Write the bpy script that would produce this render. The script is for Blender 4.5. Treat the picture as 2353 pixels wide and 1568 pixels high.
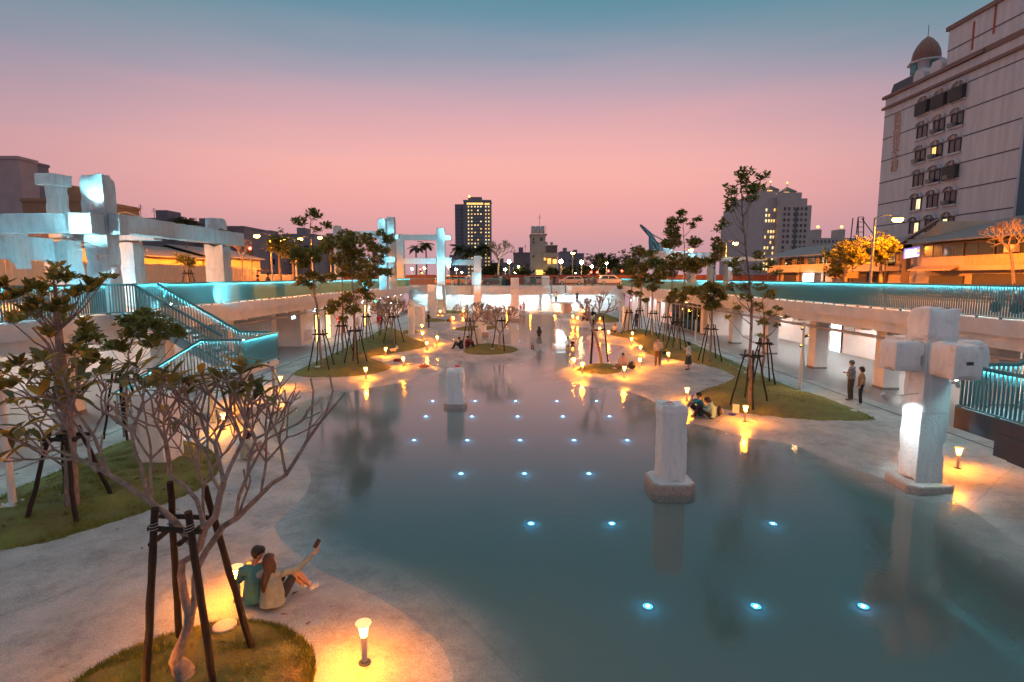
import bpy, bmesh, math, random
import numpy as np
from mathutils import Vector, Matrix, noise
R=math.radians
sc=bpy.context.scene
for o in list(bpy.data.objects): bpy.data.objects.remove(o)
# ------------------------------------------------------------ camera
CAM_H=5.5; PITCH=R(6.69); FPX=1263.8
cam=bpy.data.cameras.new('camera'); cam.sensor_width=36; cam.lens=FPX/2353*36; cam.clip_end=4000; cam.clip_start=.05
co=bpy.data.objects.new('camera',cam); co.location=(0,0,CAM_H); co.rotation_euler=(R(90)-PITCH,0,0)
sc.collection.objects.link(co); sc.camera=co
# ------------------------------------------------------------ dusk sky
wd=bpy.data.worlds.new('World'); sc.world=wd; wd.use_nodes=True
nt=wd.node_tree; N=nt.nodes; L=nt.links; N.clear()
def nn(t,**k):
    n=N.new(t)
    for a,b in k.items():
        if a in n.inputs: n.inputs[a].default_value=b
        else: setattr(n,a,b)
    return n
out=nn('ShaderNodeOutputWorld'); bg=nn('ShaderNodeBackground'); bg.inputs[1].default_value=.82
tc=nn('ShaderNodeTexCoord'); sep=nn('ShaderNodeSeparateXYZ'); L.new(tc.outputs['Generated'],sep.inputs[0])
# faint long cloud bands
mp=nn('ShaderNodeMapping'); mp.inputs['Scale'].default_value=(1.3,1.3,12); L.new(tc.outputs['Generated'],mp.inputs[0])
cn=nn('ShaderNodeTexNoise',noise_dimensions='3D'); cn.inputs['Scale'].default_value=1.7; cn.inputs['Detail'].default_value=4; L.new(mp.outputs[0],cn.inputs['Vector'])
m1=nn('ShaderNodeMath',operation='MULTIPLY_ADD'); L.new(cn.outputs[0],m1.inputs[0]); m1.inputs[1].default_value=.05; m1.inputs[2].default_value=-.025
ad=nn('ShaderNodeMath',operation='ADD'); L.new(sep.outputs[2],ad.inputs[0]); L.new(m1.outputs[0],ad.inputs[1])
# the western side is pinker, the eastern side cools
ramp=nn('ShaderNodeValToRGB'); ramp.color_ramp.interpolation='B_SPLINE'
def srgb(r,g,b): return tuple((c/255/12.92 if c/255<.04045 else ((c/255+.055)/1.055)**2.4) for c in (r,g,b))+(1,)
stops=[(0,(196,154,162)),(.04,(202,156,164)),(.08,(222,160,163)),(.13,(244,170,165)),(.175,(251,181,171)),(.21,(244,179,174)),(.26,(224,171,177)),(.30,(200,168,180)),(.345,(162,160,177)),(.387,(128,151,171)),(.425,(100,146,166)),(.47,(86,139,157)),(.55,(98,142,156)),(.72,(156,170,180)),(1,(182,190,196))]
cr=ramp.color_ramp
while len(cr.elements)<len(stops): cr.elements.new(.5)
for e,(p,c) in zip(cr.elements,stops): e.position=p; e.color=srgb(*c)
L.new(ad.outputs[0],ramp.inputs[0])
ramp2=nn('ShaderNodeValToRGB'); cr=ramp2.color_ramp; cr.interpolation='B_SPLINE'
stops2=[(0,(176,140,154)),(.04,(180,144,156)),(.08,(194,148,157)),(.13,(208,156,160)),(.175,(207,159,165)),(.21,(196,158,168)),(.26,(172,153,168)),(.30,(147,150,167)),(.345,(116,146,160)),(.387,(94,142,156)),(.425,(78,137,149)),(.47,(74,134,147)),(.55,(94,140,153)),(.72,(156,170,180)),(1,(182,190,196))]
while len(cr.elements)<len(stops2): cr.elements.new(.5)
for e,(p,c) in zip(cr.elements,stops2): e.position=p; e.color=srgb(*c)
L.new(ad.outputs[0],ramp2.inputs[0])
# blend by azimuth away from the glow (glow just left of ahead)
dt=nn('ShaderNodeVectorMath',operation='DOT_PRODUCT'); L.new(tc.outputs['Generated'],dt.inputs[0]); dt.inputs[1].default_value=(-.03,1,0)
mr=nn('ShaderNodeMapRange'); mr.interpolation_type='SMOOTHSTEP'; L.new(dt.outputs['Value'],mr.inputs[0]); mr.inputs[1].default_value=.99; mr.inputs[2].default_value=.70; mr.inputs[3].default_value=0; mr.inputs[4].default_value=1
mx=nn('ShaderNodeMix',data_type='RGBA'); L.new(mr.outputs[0],mx.inputs[0]); L.new(ramp.outputs[0],mx.inputs[6]); L.new(ramp2.outputs[0],mx.inputs[7])
sky=nn('ShaderNodeTexSky'); sky.sky_type='NISHITA'; sky.sun_disc=False; sky.sun_elevation=R(-4); sky.sun_rotation=R(0)
mulS=nn('ShaderNodeMix',data_type='RGBA',blend_type='ADD'); mulS.inputs[0].default_value=.05
L.new(mx.outputs[2],mulS.inputs[6]); L.new(sky.outputs[0],mulS.inputs[7])
L.new(mulS.outputs[2],bg.inputs[0]); L.new(bg.outputs[0],out.inputs[0])
vs=sc.view_settings; vs.view_transform='Standard'; vs.look='None'; vs.exposure=.28; vs.gamma=1; vs.use_curve_mapping=False
sc.cycles.max_bounces=6; sc.cycles.transparent_max_bounces=8; sc.cycles.glossy_bounces=3; sc.cycles.diffuse_bounces=3
sc.cycles.use_denoising=True; sc.cycles.sample_clamp_indirect=4.0; sc.cycles.sample_clamp_direct=0; sc.cycles.caustics_reflective=False; sc.cycles.caustics_refractive=False
try: sc.cycles.use_light_tree=True
except Exception: pass
# ------------------------------------------------------------ measuring helpers: where a sight line of the photograph meets a plane of the place
def ray(px,py):
    u=px-1176.5; v=784-py
    return Vector((u, math.cos(PITCH)*FPX+math.sin(PITCH)*v, -math.sin(PITCH)*FPX+math.cos(PITCH)*v))
def G(px,py,z=.15):
    d=ray(px,py); t=(z-CAM_H)/d.z; return Vector((d.x*t,d.y*t,z))
def W(px,py,Y):
    d=ray(px,py); t=Y/d.y; return Vector((d.x*t,Y,CAM_H+d.z*t))
# ------------------------------------------------------------ materials
MATS={}
def mat(name,col,rough=.7,var=.12,nscale=3.0,bump=0.0,bscale=None,metal=0.0,emit=None,estr=0.0,spec=.5,col2=None,stretch=(1,1,1),trans=0.0,detail=5):
    if name in MATS: return MATS[name]
    m=bpy.data.materials.new(name); m.use_nodes=True; t=m.node_tree; n=t.nodes; l=t.links
    b=n['Principled BSDF']; b.inputs['Roughness'].default_value=rough; b.inputs['Metallic'].default_value=metal; b.inputs['Specular IOR Level'].default_value=spec
    c=tuple(col)+(1,) if len(col)==3 else col
    if var>0:
        tc=n.new('ShaderNodeTexCoord'); mp=n.new('ShaderNodeMapping'); mp.inputs['Scale'].default_value=stretch; l.new(tc.outputs['Object'],mp.inputs[0])
        no=n.new('ShaderNodeTexNoise'); no.inputs['Scale'].default_value=nscale; no.inputs['Detail'].default_value=detail; no.inputs['Roughness'].default_value=.65; l.new(mp.outputs[0],no.inputs['Vector'])
        r=n.new('ShaderNodeValToRGB'); r.color_ramp.elements[0].position=.3; r.color_ramp.elements[1].position=.7
        c2=col2 if col2 else tuple(x*(1-2*var) for x in c[:3])
        r.color_ramp.elements[0].color=tuple(c2)[:3]+(1,); r.color_ramp.elements[1].color=tuple(min(1,x*(1+var)) for x in c[:3])+(1,)
        l.new(no.outputs[0],r.inputs[0]); l.new(r.outputs[0],b.inputs['Base Color'])
        rr=n.new('ShaderNodeMapRange'); l.new(no.outputs[0],rr.inputs[0]); rr.inputs[3].default_value=max(.02,rough-.12); rr.inputs[4].default_value=min(1,rough+.1); l.new(rr.outputs[0],b.inputs['Roughness'])
        if bump>0:
            n2=n.new('ShaderNodeTexNoise'); n2.inputs['Scale'].default_value=bscale or nscale*6; n2.inputs['Detail'].default_value=4; l.new(mp.outputs[0],n2.inputs['Vector'])
            bp=n.new('ShaderNodeBump'); bp.inputs['Strength'].default_value=bump; bp.inputs['Distance'].default_value=.03; l.new(n2.outputs[0],bp.inputs['Height']); l.new(bp.outputs[0],b.inputs['Normal'])
    else: b.inputs['Base Color'].default_value=c
    if emit:
        b.inputs['Emission Color'].default_value=tuple(emit)+(1,); b.inputs['Emission Strength'].default_value=estr
    if trans: b.inputs['Transmission Weight'].default_value=trans
    MATS[name]=m; return m
def nodes_of(m): return m.node_tree.nodes, m.node_tree.links, m.node_tree.nodes['Principled BSDF']
WHITE=mat('whitewashed concrete',(.68,.70,.72),.75,.06,1.2,.25,9,col2=(.54,.58,.60))
# streaks and grime on the old painted columns
def aged(name,base,stain,scale=1.0):
    m=mat(name,base,.78,.0)
    n,l,b=nodes_of(m)
    tc=n.new('ShaderNodeTexCoord'); mp=n.new('ShaderNodeMapping'); mp.inputs['Scale'].default_value=(5*scale,5*scale,.7*scale); l.new(tc.outputs['Object'],mp.inputs[0])
    a=n.new('ShaderNodeTexNoise'); a.inputs['Scale'].default_value=1.3; a.inputs['Detail'].default_value=7; a.inputs['Roughness'].default_value=.7; l.new(mp.outputs[0],a.inputs['Vector'])
    r=n.new('ShaderNodeValToRGB'); r.color_ramp.elements[0].position=.34; r.color_ramp.elements[1].position=.56; r.color_ramp.elements[0].color=stain+(1,); r.color_ramp.elements[1].color=base+(1,); l.new(a.outputs[0],r.inputs[0])
    d=n.new('ShaderNodeTexNoise'); d.inputs['Scale'].default_value=3.1*scale; d.inputs['Detail'].default_value=8; l.new(tc.outputs['Object'],d.inputs['Vector'])
    r2=n.new('ShaderNodeValToRGB'); r2.color_ramp.elements[0].position=.28; r2.color_ramp.elements[1].position=.42; r2.color_ramp.elements[0].color=(.8,.8,.8,1); r2.color_ramp.elements[1].color=(1,1,1,1); l.new(d.outputs[0],r2.inputs[0])
    mx=n.new('ShaderNodeMix'); mx.data_type='RGBA'; mx.blend_type='MULTIPLY'; mx.inputs[0].default_value=1; l.new(r.outputs[0],mx.inputs[6]); l.new(r2.outputs[0],mx.inputs[7]); l.new(mx.outputs[2],b.inputs['Base Color'])
    h=n.new('ShaderNodeTexNoise'); h.inputs['Scale'].default_value=14*scale; h.inputs['Detail'].default_value=6; l.new(tc.outputs['Object'],h.inputs['Vector'])
    bp=n.new('ShaderNodeBump'); wv=n.new('ShaderNodeTexWave'); wv.wave_type='BANDS'; wv.bands_direction='Z'; wv.wave_profile='SAW'; wv.inputs['Scale'].default_value=.16*scale; wv.inputs['Distortion'].default_value=.6; l.new(tc.outputs['Object'],wv.inputs['Vector']); wr=n.new('ShaderNodeMapRange'); l.new(wv.outputs['Fac'],wr.inputs[0]); wr.inputs[1].default_value=.0; wr.inputs[2].default_value=.05; wr.inputs[3].default_value=-1.2; wr.inputs[4].default_value=0; sm=n.new('ShaderNodeMath'); l.new(h.outputs[0],sm.inputs[0]); l.new(wr.outputs[0],sm.inputs[1]); bp.inputs['Strength'].default_value=.55; bp.inputs['Distance'].default_value=.03; l.new(sm.outputs[0],bp.inputs['Height']); l.new(bp.outputs[0],b.inputs['Normal'])
    return m
OLDWHITE=aged('old painted concrete',(.80,.82,.82),(.66,.72,.73))
FRAMEW=aged('frame concrete with teal wash in colour',(.47,.55,.58),(.34,.43,.47))  # teal of the lamplight put into the base colour of the white frames
PLINTH=mat('plinth terrazzo',(.46,.39,.355),.6,.2,22,.3,40)
PLAZA=None
FLOOR=mat('covered floor grey',(.27,.26,.265),.5,.03,.6,.03,20)
STEEL=mat('grey painted steel',(.40,.50,.52),.45,.05,4)
DARKSTEEL=mat('dark blue steel plate',(.035,.055,.085),.45,.1,3,.1,20)
ORD=['first','second','third','fourth','fifth','sixth','seventh','eighth','ninth','tenth','eleventh','twelfth','thirteenth','fourteenth','fifteenth']
LED=mat('led strip',(.8,.95,1),.5,0,emit=(.36,.88,.95),estr=105)
SPOTM=mat('spotlight housing',(.62,.64,.65),.4,0)
RAILM=mat('teal painted railing steel',(.085,.28,.31),.5,.05,4)
WOODDARK=mat('creosoted pole',(.006,.005,.005),.85,.4,9,.8,22,stretch=(1,1,.25),col2=(.015,.010,.008))
ROPE=mat('blue tie cord',(.02,.16,.3),.7,0)
WIRE=mat('binding wire',(.35,.33,.3),.5,0)
BARK=mat('grey bark',(.24,.19,.165),.85,.3,14,.8,30,stretch=(1,1,.35))
FBARK=mat('pale frangipani bark',(.30,.235,.20),.8,.28,9,.7,26,col2=(.15,.125,.115))
ASPHALT=mat('asphalt',(.05,.05,.055),.85,.2,4,.3,60)
PAVING=mat('street paving',(.22,.21,.21),.8,.15,2,.2,30)
def leafmat(name,c1,c2):
    m=mat(name,c1,.5,.0,spec=.3); n,l,b=nodes_of(m)
    g=n.new('ShaderNodeNewGeometry'); r=n.new('ShaderNodeValToRGB'); r.color_ramp.elements[0].color=tuple(c1)+(1,); r.color_ramp.elements[1].color=tuple(c2)+(1,)
    l.new(g.outputs['Random Per Island'],r.inputs[0]); l.new(r.outputs[0],b.inputs['Base Color'])
    b.inputs['Subsurface Weight'].default_value=0
    tr=n.new('ShaderNodeBsdfTranslucent'); l.new(r.outputs[0],tr.inputs[0]); ms=n.new('ShaderNodeMixShader'); ms.inputs[0].default_value=.45
    o=n['Material Output']; l.new(b.outputs[0],ms.inputs[1]); l.new(tr.outputs[0],ms.inputs[2]); l.new(ms.outputs[0],o.inputs[0]); return m
LEAF=leafmat('olive leaves',(.105,.135,.034),(.29,.26,.065))
LEAF2=leafmat('dry olive leaves',(.10,.10,.04),(.24,.20,.08))
FLEAF=leafmat('frangipani leaves',(.05,.065,.022),(.17,.13,.03))
GREENF=leafmat('distant foliage',(.035,.045,.025),(.075,.08,.035))
GRASS=leafmat('grass blades',(.12,.155,.024),(.30,.27,.05))
TURF=mat('turf',(.15,.16,.034),.95,.3,1.6,.9,30,col2=(.13,.095,.04),detail=9)
GLASS=mat('dark window glass',(.03,.04,.05),.12,0,spec=.8)
FRAME=mat('dark window frame',(.05,.045,.045),.5,0)
BLACK=mat('black rubber',(.015,.015,.017),.6,0)
# ------------------------------------------------------------ object helpers
COL=sc.collection.objects
class MB:
    def __init__(s): s.v=[]; s.f=[]
    def add(s,vs,fs):
        k=len(s.v); s.v+= [tuple(q) for q in vs]; s.f+= [tuple(i+k for i in f) for f in fs]; return s
    def box(s,x0,x1,y0,y1,z0,z1):
        v=[(x0,y0,z0),(x1,y0,z0),(x1,y1,z0),(x0,y1,z0),(x0,y0,z1),(x1,y0,z1),(x1,y1,z1),(x0,y1,z1)]
        return s.add(v,[(0,3,2,1),(4,5,6,7),(0,1,5,4),(1,2,6,5),(2,3,7,6),(3,0,4,7)])
    def cbox(s,c,sz,rz=0,rx=0,ry=0):
        M=Matrix.Rotation(rz,3,'Z')@Matrix.Rotation(ry,3,'Y')@Matrix.Rotation(rx,3,'X'); c=Vector(c); h=[q/2 for q in sz]
        v=[c+M@Vector((a*h[0],b*h[1],d*h[2])) for d in(-1,1) for a,b in((-1,-1),(1,-1),(1,1),(-1,1))]
        return s.add(v,[(0,3,2,1),(4,5,6,7),(0,1,5,4),(1,2,6,5),(2,3,7,6),(3,0,4,7)])
    def bar(s,a,b,w,h):   # rectangular bar from a to b, h measured upright
        a=Vector(a); b=Vector(b); d=(b-a).normalized(); up=Vector((0,0,1)) if abs(d.z)<.99 else Vector((0,1,0)); si=d.cross(up).normalized()*w/2; u=si.cross(d).normalized()*h/2
        v=[a-si-u,a+si-u,a+si+u,a-si+u,b-si-u,b+si-u,b+si+u,b-si+u]
        return s.add(v,[(0,1,2,3),(7,6,5,4),(0,4,5,1),(1,5,6,2),(2,6,7,3),(3,7,4,0)])
    def tube(s,path,rad,n=8,cap=True):
        P=[Vector(p) for p in path]; k=len(P); rad=rad if hasattr(rad,'__len__') else [rad]*k
        ref=None; rings=[]
        for i,p in enumerate(P):
            d=(P[min(i+1,k-1)]-P[max(i-1,0)])
            if d.length<1e-9: d=Vector((0,0,1))
            d.normalize()
            if ref is None: ref=d.orthogonal().normalized()
            ref=(ref-d*ref.dot(d)); ref=ref.normalized() if ref.length>1e-6 else d.orthogonal().normalized()
            q=d.cross(ref); rings.append([p+(ref*math.cos(2*math.pi*j/n)+q*math.sin(2*math.pi*j/n))*rad[i] for j in range(n)])
        vs=[v for r in rings for v in r]; fs=[]
        for i in range(k-1):
            for j in range(n): fs.append((i*n+j,i*n+(j+1)%n,(i+1)*n+(j+1)%n,(i+1)*n+j))
        if cap: fs+= [tuple(range(n-1,-1,-1)),tuple((k-1)*n+j for j in range(n))]
        return s.add(vs,fs)
    def lathe(s,prof,n=16,c=(0,0,0)):
        vs=[];k=len(prof)
        for r,z in prof: vs+= [(c[0]+r*math.cos(2*math.pi*j/n),c[1]+r*math.sin(2*math.pi*j/n),c[2]+z) for j in range(n)]
        fs=[(i*n+j,i*n+(j+1)%n,(i+1)*n+(j+1)%n,(i+1)*n+j) for i in range(k-1) for j in range(n)]
        fs+= [tuple(range(n-1,-1,-1)),tuple((k-1)*n+j for j in range(n))]
        return s.add(vs,fs)
    def prism(s,poly,axis,a,b):   # polygon extruded along axis ('x','y','z') from a to b
        def P(u,v,w): return {'x':(w,u,v),'y':(u,w,v),'z':(u,v,w)}[axis]
        n=len(poly); v=[P(u,q,a) for u,q in poly]+[P(u,q,b) for u,q in poly]
        return s.add(v,[tuple(range(n-1,-1,-1)),tuple(range(n,2*n))]+[(i,(i+1)%n,n+(i+1)%n,n+i) for i in range(n)])
    def ball(s,c,r,n=10,m=6,sz=(1,1,1)):
        vs=[];fs=[]
        for i in range(m+1):
            th=math.pi*i/m
            for j in range(n):
                ph=2*math.pi*j/n; vs.append((c[0]+r*sz[0]*math.sin(th)*math.cos(ph),c[1]+r*sz[1]*math.sin(th)*math.sin(ph),c[2]+r*sz[2]*math.cos(th)))
        for i in range(m):
            for j in range(n): fs.append((i*n+j,(i+1)*n+j,(i+1)*n+(j+1)%n,i*n+(j+1)%n))
        return s.add(vs,fs)
    def mesh(s,name,m,smooth=False,fix=True):
        me=bpy.data.meshes.new(name); me.from_pydata(s.v,[],s.f); 
        if m: me.materials.append(m)
        if fix:
            bm=bmesh.new(); bm.from_mesh(me); bmesh.ops.recalc_face_normals(bm,faces=bm.faces); bm.to_mesh(me); bm.free()
        if smooth: me.polygons.foreach_set('use_smooth',[True]*len(me.polygons))
        me.update()
        if smooth:
            try: me.set_sharp_from_angle(angle=R(38))
            except Exception: pass
        return me
    def build(s,name,m,parent=None,loc=None,smooth=False,bevel=0,fix=True):
        o=bpy.data.objects.new(name,s.mesh(name,m,smooth,fix)); COL.link(o)
        if loc is not None: o.location=loc
        if parent is not None: o.parent=parent
        if bevel:
            md=o.modifiers.new('bevel','BEVEL'); md.width=bevel; md.segments=2; md.limit_method='ANGLE'
        return o
def put(name,me,parent=None,loc=(0,0,0),rot=(0,0,0),scale=(1,1,1)):
    o=bpy.data.objects.new(name,me); COL.link(o); o.location=loc; o.rotation_euler=rot; o.scale=scale
    if parent is not None: o.parent=parent
    return o
def tag(o,label=None,cat=None,group=None,kind=None):
    if label: o['label']=label
    if cat: o['category']=cat
    if group: o['group']=group
    if kind: o['kind']=kind
    return o
def thing(name,label,cat,loc=(0,0,0),rz=0,group=None):
    o=bpy.data.objects.new(name,None); COL.link(o); o.location=loc; o.rotation_euler=(0,0,rz); o.empty_display_size=.1
    return tag(o,label,cat,group)
def dup(root,loc=None,rz=None,label=None,scale=None):
    r=root.copy(); COL.link(r)
    if loc is not None: r.location=loc
    if rz is not None: r.rotation_euler=(0,0,rz)
    if scale is not None: r.scale=(scale,)*3
    if label: r['label']=label
    for ch in root.children:
        c=ch.copy(); COL.link(c); c.parent=r
        for g in ch.children:
            d=g.copy(); COL.link(d); d.parent=c
    return r
def light(name,kind,loc,energy,col,parent=None,size=.05,spot=None,blend=.5,target=None,rot=None):
    d=bpy.data.lights.new(name,kind); d.energy=energy; d.color=col
    if kind in('POINT','SPOT'): d.shadow_soft_size=size
    if kind=='SPOT': d.spot_size=R(spot or 90); d.spot_blend=blend
    o=bpy.data.objects.new(name,d); COL.link(o); o.location=loc
    if parent is not None: o.parent=parent
    if target is not None: o.rotation_euler=(Vector(target)-Vector(loc)).to_track_quat('-Z','Y').to_euler()
    if rot is not None: o.rotation_euler=rot
    return o
def rough_block(x0,x1,y0,y1,z0,z1,amp=.03,seg=.14,seed=0,top=0.0,mb=None,round_=.05):
    """a solid concrete block with chipped, uneven faces; top: extra breakage at the upper end"""
    mb=mb or MB(); dx,dy,dz=x1-x0,y1-y0,z1-z0
    nx,ny,nz=[max(2,min(26,int(q/seg))) for q in(dx,dy,dz)]
    idx={}; vs=[]; fs=[]
    sd=Vector((seed*7.3,seed*3.1,seed*1.7))
    def V(i,j,k):
        if (i,j,k) in idx: return idx[i,j,k]
        p=Vector((x0+dx*i/nx,y0+dy*j/ny,z0+dz*k/nz)); c=Vector(((x0+x1)/2,(y0+y1)/2,(z0+z1)/2))
        e=(i in(0,nx))+(j in(0,ny))+(k in(0,nz))
        nrm=Vector(((-1 if i==0 else 1 if i==nx else 0),(-1 if j==0 else 1 if j==ny else 0),(-1 if k==0 else 1 if k==nz else 0)))
        n1=noise.noise(p*2.2+sd); n2=noise.noise(p*7+sd)
        off=amp*(.7*n1+.5*n2)
        if e>=2: off-=round_*(.35+.9*max(0,noise.noise(p*4+sd*2)))*(1 if e==2 else 1.3)
        if e>=2 and noise.noise(p*3.1+sd*1.3)>.28: off-=round_*1.5*noise.noise(p*3.1+sd*1.3)+.02
        if top and k>=nz-1: off-=top*max(0,noise.noise(p*3.5+sd*3)+.25)*(1 if k==nz else .35)
        p=p+nrm.normalized()*off
        idx[i,j,k]=len(vs); vs.append(p); return idx[i,j,k]
    for i in range(nx):
        for j in range(ny):
            fs.append((V(i,j,0),V(i,j+1,0),V(i+1,j+1,0),V(i+1,j,0))); fs.append((V(i,j,nz),V(i+1,j,nz),V(i+1,j+1,nz),V(i,j+1,nz)))
    for i in range(nx):
        for k in range(nz):
            fs.append((V(i,0,k),V(i+1,0,k),V(i+1,0,k+1),V(i,0,k+1))); fs.append((V(i,ny,k),V(i,ny,k+1),V(i+1,ny,k+1),V(i+1,ny,k)))
    for j in range(ny):
        for k in range(nz):
            fs.append((V(0,j,k),V(0,j,k+1),V(0,j+1,k+1),V(0,j+1,k))); fs.append((V(nx,j,k),V(nx,j+1,k),V(nx,j+1,k+1),V(nx,j,k+1)))
    mb.add(vs,fs); return mb
# ============================================================ TERRAIN: basin, banks, lawns
def chaikin(P,n=2,closed=True):
    P=[np.array(p,float)[:2] for p in P]
    for _ in range(n):
        Q=[]; m=len(P)
        for i in range(m if closed else m-1):
            a,b=P[i],P[(i+1)%m]; Q+= [a*.75+b*.25,a*.25+b*.75]
        if not closed: Q=[P[0]]+Q+[P[-1]]
        P=Q
    return np.array(P)
def gp(L,z=0.0): return [tuple(G(x,y,z))[:2] for x,y in L]
SHORE=gp([(1012,1568),(990,1500),(935,1445),(870,1400),(800,1362),(740,1338),(690,1305),(645,1270),(615,1240),(605,1212),(622,1190),(667,1156),(692,1120),(697,1095),(685,1065),(660,1045),(630,1028),(608,1010),(598,985),(612,958),(652,934),(720,912),(800,897),(900,882),(960,870),(1003,857),(1014,850),(1003,844),(975,840),(940,838),(915,835),(906,830),(920,826),(950,823),(988,820.5),(1038,825),(1087,834),(1143,838),(1195,833),(1222,820),(1228,812),(1218,805),(1200,798),(1170,793),(1130,790),(1090,788),(1060,789),(1040,788.5),(1022,783),(1011,777),(994,766),(989,761),(1003,758),(1031,756),(1040,754.4),(1065,751.7),(1072,743),(1070,738),(1059,735.6),(1048,734),(1054,731.5),(1070,730),(1094,726.6),(1108,724.5),(1143,724),(1212,723.5),(1262,723.5),(1300,725),(1298,731),(1292,738),(1306,748.5),(1339,752.5),(1360,752),(1372,756),(1383,763),(1368,768),(1355,773.5),(1352,778),(1357,782.5),(1372,787),(1401,791),(1432,793.5),(1444,797),(1434,803),(1423,809),(1421,815),(1426,824),(1420,832),(1405,836),(1380,834),(1360,835),(1340,838),(1318,843),(1300,849),(1286,856),(1283,862),(1292,869.5),(1320,879),(1360,889),(1400,893),(1440,897),(1470,904),(1510,921),(1550,946),(1582,962),(1597,971),(1652,983),(1722,1004),(1793,1012),(1850,1025),(1874,1038),(1930,1062),(2000,1085),(2058,1101),(2182,1134),(2207,1149),(2261,1178),(2310,1211),(2353,1244)])
SH=chaikin([(-1.4,5.2),(-1.0,5.9)]+SHORE+[(10.5,9.6),(11.2,8.4),(12.2,6.5),(13,3),(14,-4)],2,False)
LAND=np.vstack([SH,np.array([(30,-4),(30,96),(-30,96),(-30,-4),(-1.5,-4),(-1.7,1)])])
ISL=chaikin(gp([(1013,763),(1026,768.4),(1059,772),(1090,773),(1121,771),(1150,768),(1168,764),(1172,759),(1157,754.4),(1115,750),(1073,749),(1040,754)]),2)
def sdist(X,Y,poly):
    P=np.stack([X.ravel(),Y.ravel()],1); A=poly; B=np.roll(poly,-1,0); d2=np.full(len(P),1e18); ins=np.zeros(len(P),bool)
    for (ax,ay),(bx,by) in zip(A,B):
        ex,ey=bx-ax,by-ay; l2=ex*ex+ey*ey+1e-12; t=np.clip(((P[:,0]-ax)*ex+(P[:,1]-ay)*ey)/l2,0,1)
        dx=P[:,0]-ax-t*ex; dy=P[:,1]-ay-t*ey; d2=np.minimum(d2,dx*dx+dy*dy)
        c=((ay>P[:,1])!=(by>P[:,1]))
        with np.errstate(divide='ignore',invalid='ignore'): xi=(bx-ax)*(P[:,1]-ay)/(by-ay+1e-18)+ax
        ins^=c&(P[:,0]<xi)
    d=np.sqrt(d2); return np.where(ins,d,-d).reshape(X.shape)
def sst(x): x=np.clip(x,0,1); return x*x*(3-2*x)
LAWNP={
 'near left':[(171,1568),(222,1533),(286,1498),(349,1472),(409,1453),(479,1434),(540,1426),(603,1426),(660,1442),(698,1468),(720,1495),(727,1526),(724,1568),(690,1640),(600,1720),(300,1760),(80,1640)],
 'left':[(-150,1290),(0,1265),(100,1248),(200,1218),(310,1185),(400,1150),(470,1118),(500,1092),(508,1066),(500,1045),(467,1024),(415,1013),(350,1008),(299,1012),(275,1020),(247,1030),(220,1046),(176,1065),(137,1084),(82,1106),(36,1124),(0,1142),(-150,1205)],
 'middle left':[(666,862),(702,867),(743,868.5),(793,866.5),(842,863),(875,856.5),(895,849),(898,844),(883,835),(862,827),(847,822.5),(859,819),(892,814),(933,807),(971,799.5),(987,793),(982,788),(957,781),(938,774),(908,755),(890,752),(865,764),(845,775),(819,783),(805,794),(760,817),(727,832),(694,846)],
 'island':[(1064,806),(1066,811.5),(1080,814.5),(1108,816.5),(1143,815.5),(1173,812),(1191.6,806),(1190,801.5),(1171,796),(1136,792),(1101,791),(1080,796)],
 'far island':[(1043,758),(1059,760.5),(1090,761),(1120,758.5),(1148,753.5),(1136,750.5),(1087,749),(1052,753)],
 'far left':[(950,744),(974,741),(1003,740.5),(1030,737.7),(1017,734),(990,732.5),(960,733)],
 'far left back':[(1016,720.5),(1059,720.5),(1064,715.5),(1024,713)],
 'small left':[(925,768),(948,767.5),(966,763),(956,759),(925,759)],
 'right':[(2018,965),(2000,969),(1917,968.5),(1834,963),(1751,956.5),(1702,949),(1660,938),(1627,929),(1606,921),(1601,911),(1607,901),(1625,892),(1664,881.5),(1684,871),(1690,866),(1676,858),(1643,845.5),(1613,838),(1570,831),(1540,825),(1496,817.6),(1482,809),(1474,799),(1469,790),(1452,779),(1430,776.6),(1406,772),(1401,766.5),(1430,764),(1458,757.6),(1479,757.6),(1500,763),(1530,771),(1573,782),(1600,794),(1636,809),(1710,842.5),(1776,875.5),(1855,902),(1917,922),(1979,948)],
 'right tip':[(1322,851),(1334,845),(1350,841),(1364,836.5),(1401,837),(1419,844),(1429,850),(1423,857),(1394,861.5),(1364,860),(1340,856.5)],
 'far right':[(1357,737.7),(1375,742),(1408,742.5),(1434,738),(1404,726),(1382,719.5),(1370,723),(1364,732)]}
LAWN={k:chaikin(gp(v,.15),2) for k,v in LAWNP.items()}
MOUND={'near left':.22,'left':.28,'middle left':.3,'island':.22,'far island':.15,'far left':.15,'far left back':.1,'small left':.1,'right':.3,'right tip':.25,'far right':.25}
def hfield(X,Y):
    d=np.maximum(sdist(X,Y,LAND),sdist(X,Y,ISL))
    z=np.where(d>0,.02+.13*sst(d/1.1),.02-.05*sst(-d/.5)-.16*sst((-d-.2)/2.2))
    bump=.5*(np.sin(X*.9+1.3)*np.cos(Y*.7)+np.sin(X*.37-Y*.43))
    z=z+np.where(d>0,.02*bump*sst(d/1.5)*(np.abs(X)<13.6),0)
    m=np.zeros_like(z); near=np.full_like(z,-99.)
    for k,p in LAWN.items():
        dl=sdist(X,Y,p); z=z+MOUND[k]*sst((dl+.05)/1.6); near=np.maximum(near,dl)
    return z,d,near
ys=[-4.0]
while ys[-1]<92: ys.append(ys[-1]+(.16 if ys[-1]<24 else .16+(ys[-1]-24)*.007))
xs=np.concatenate([np.arange(-24,-13.8,.5),np.arange(-13.8,15.76,.17),[15.76],np.arange(16.1,24.1,.5)])
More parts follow.
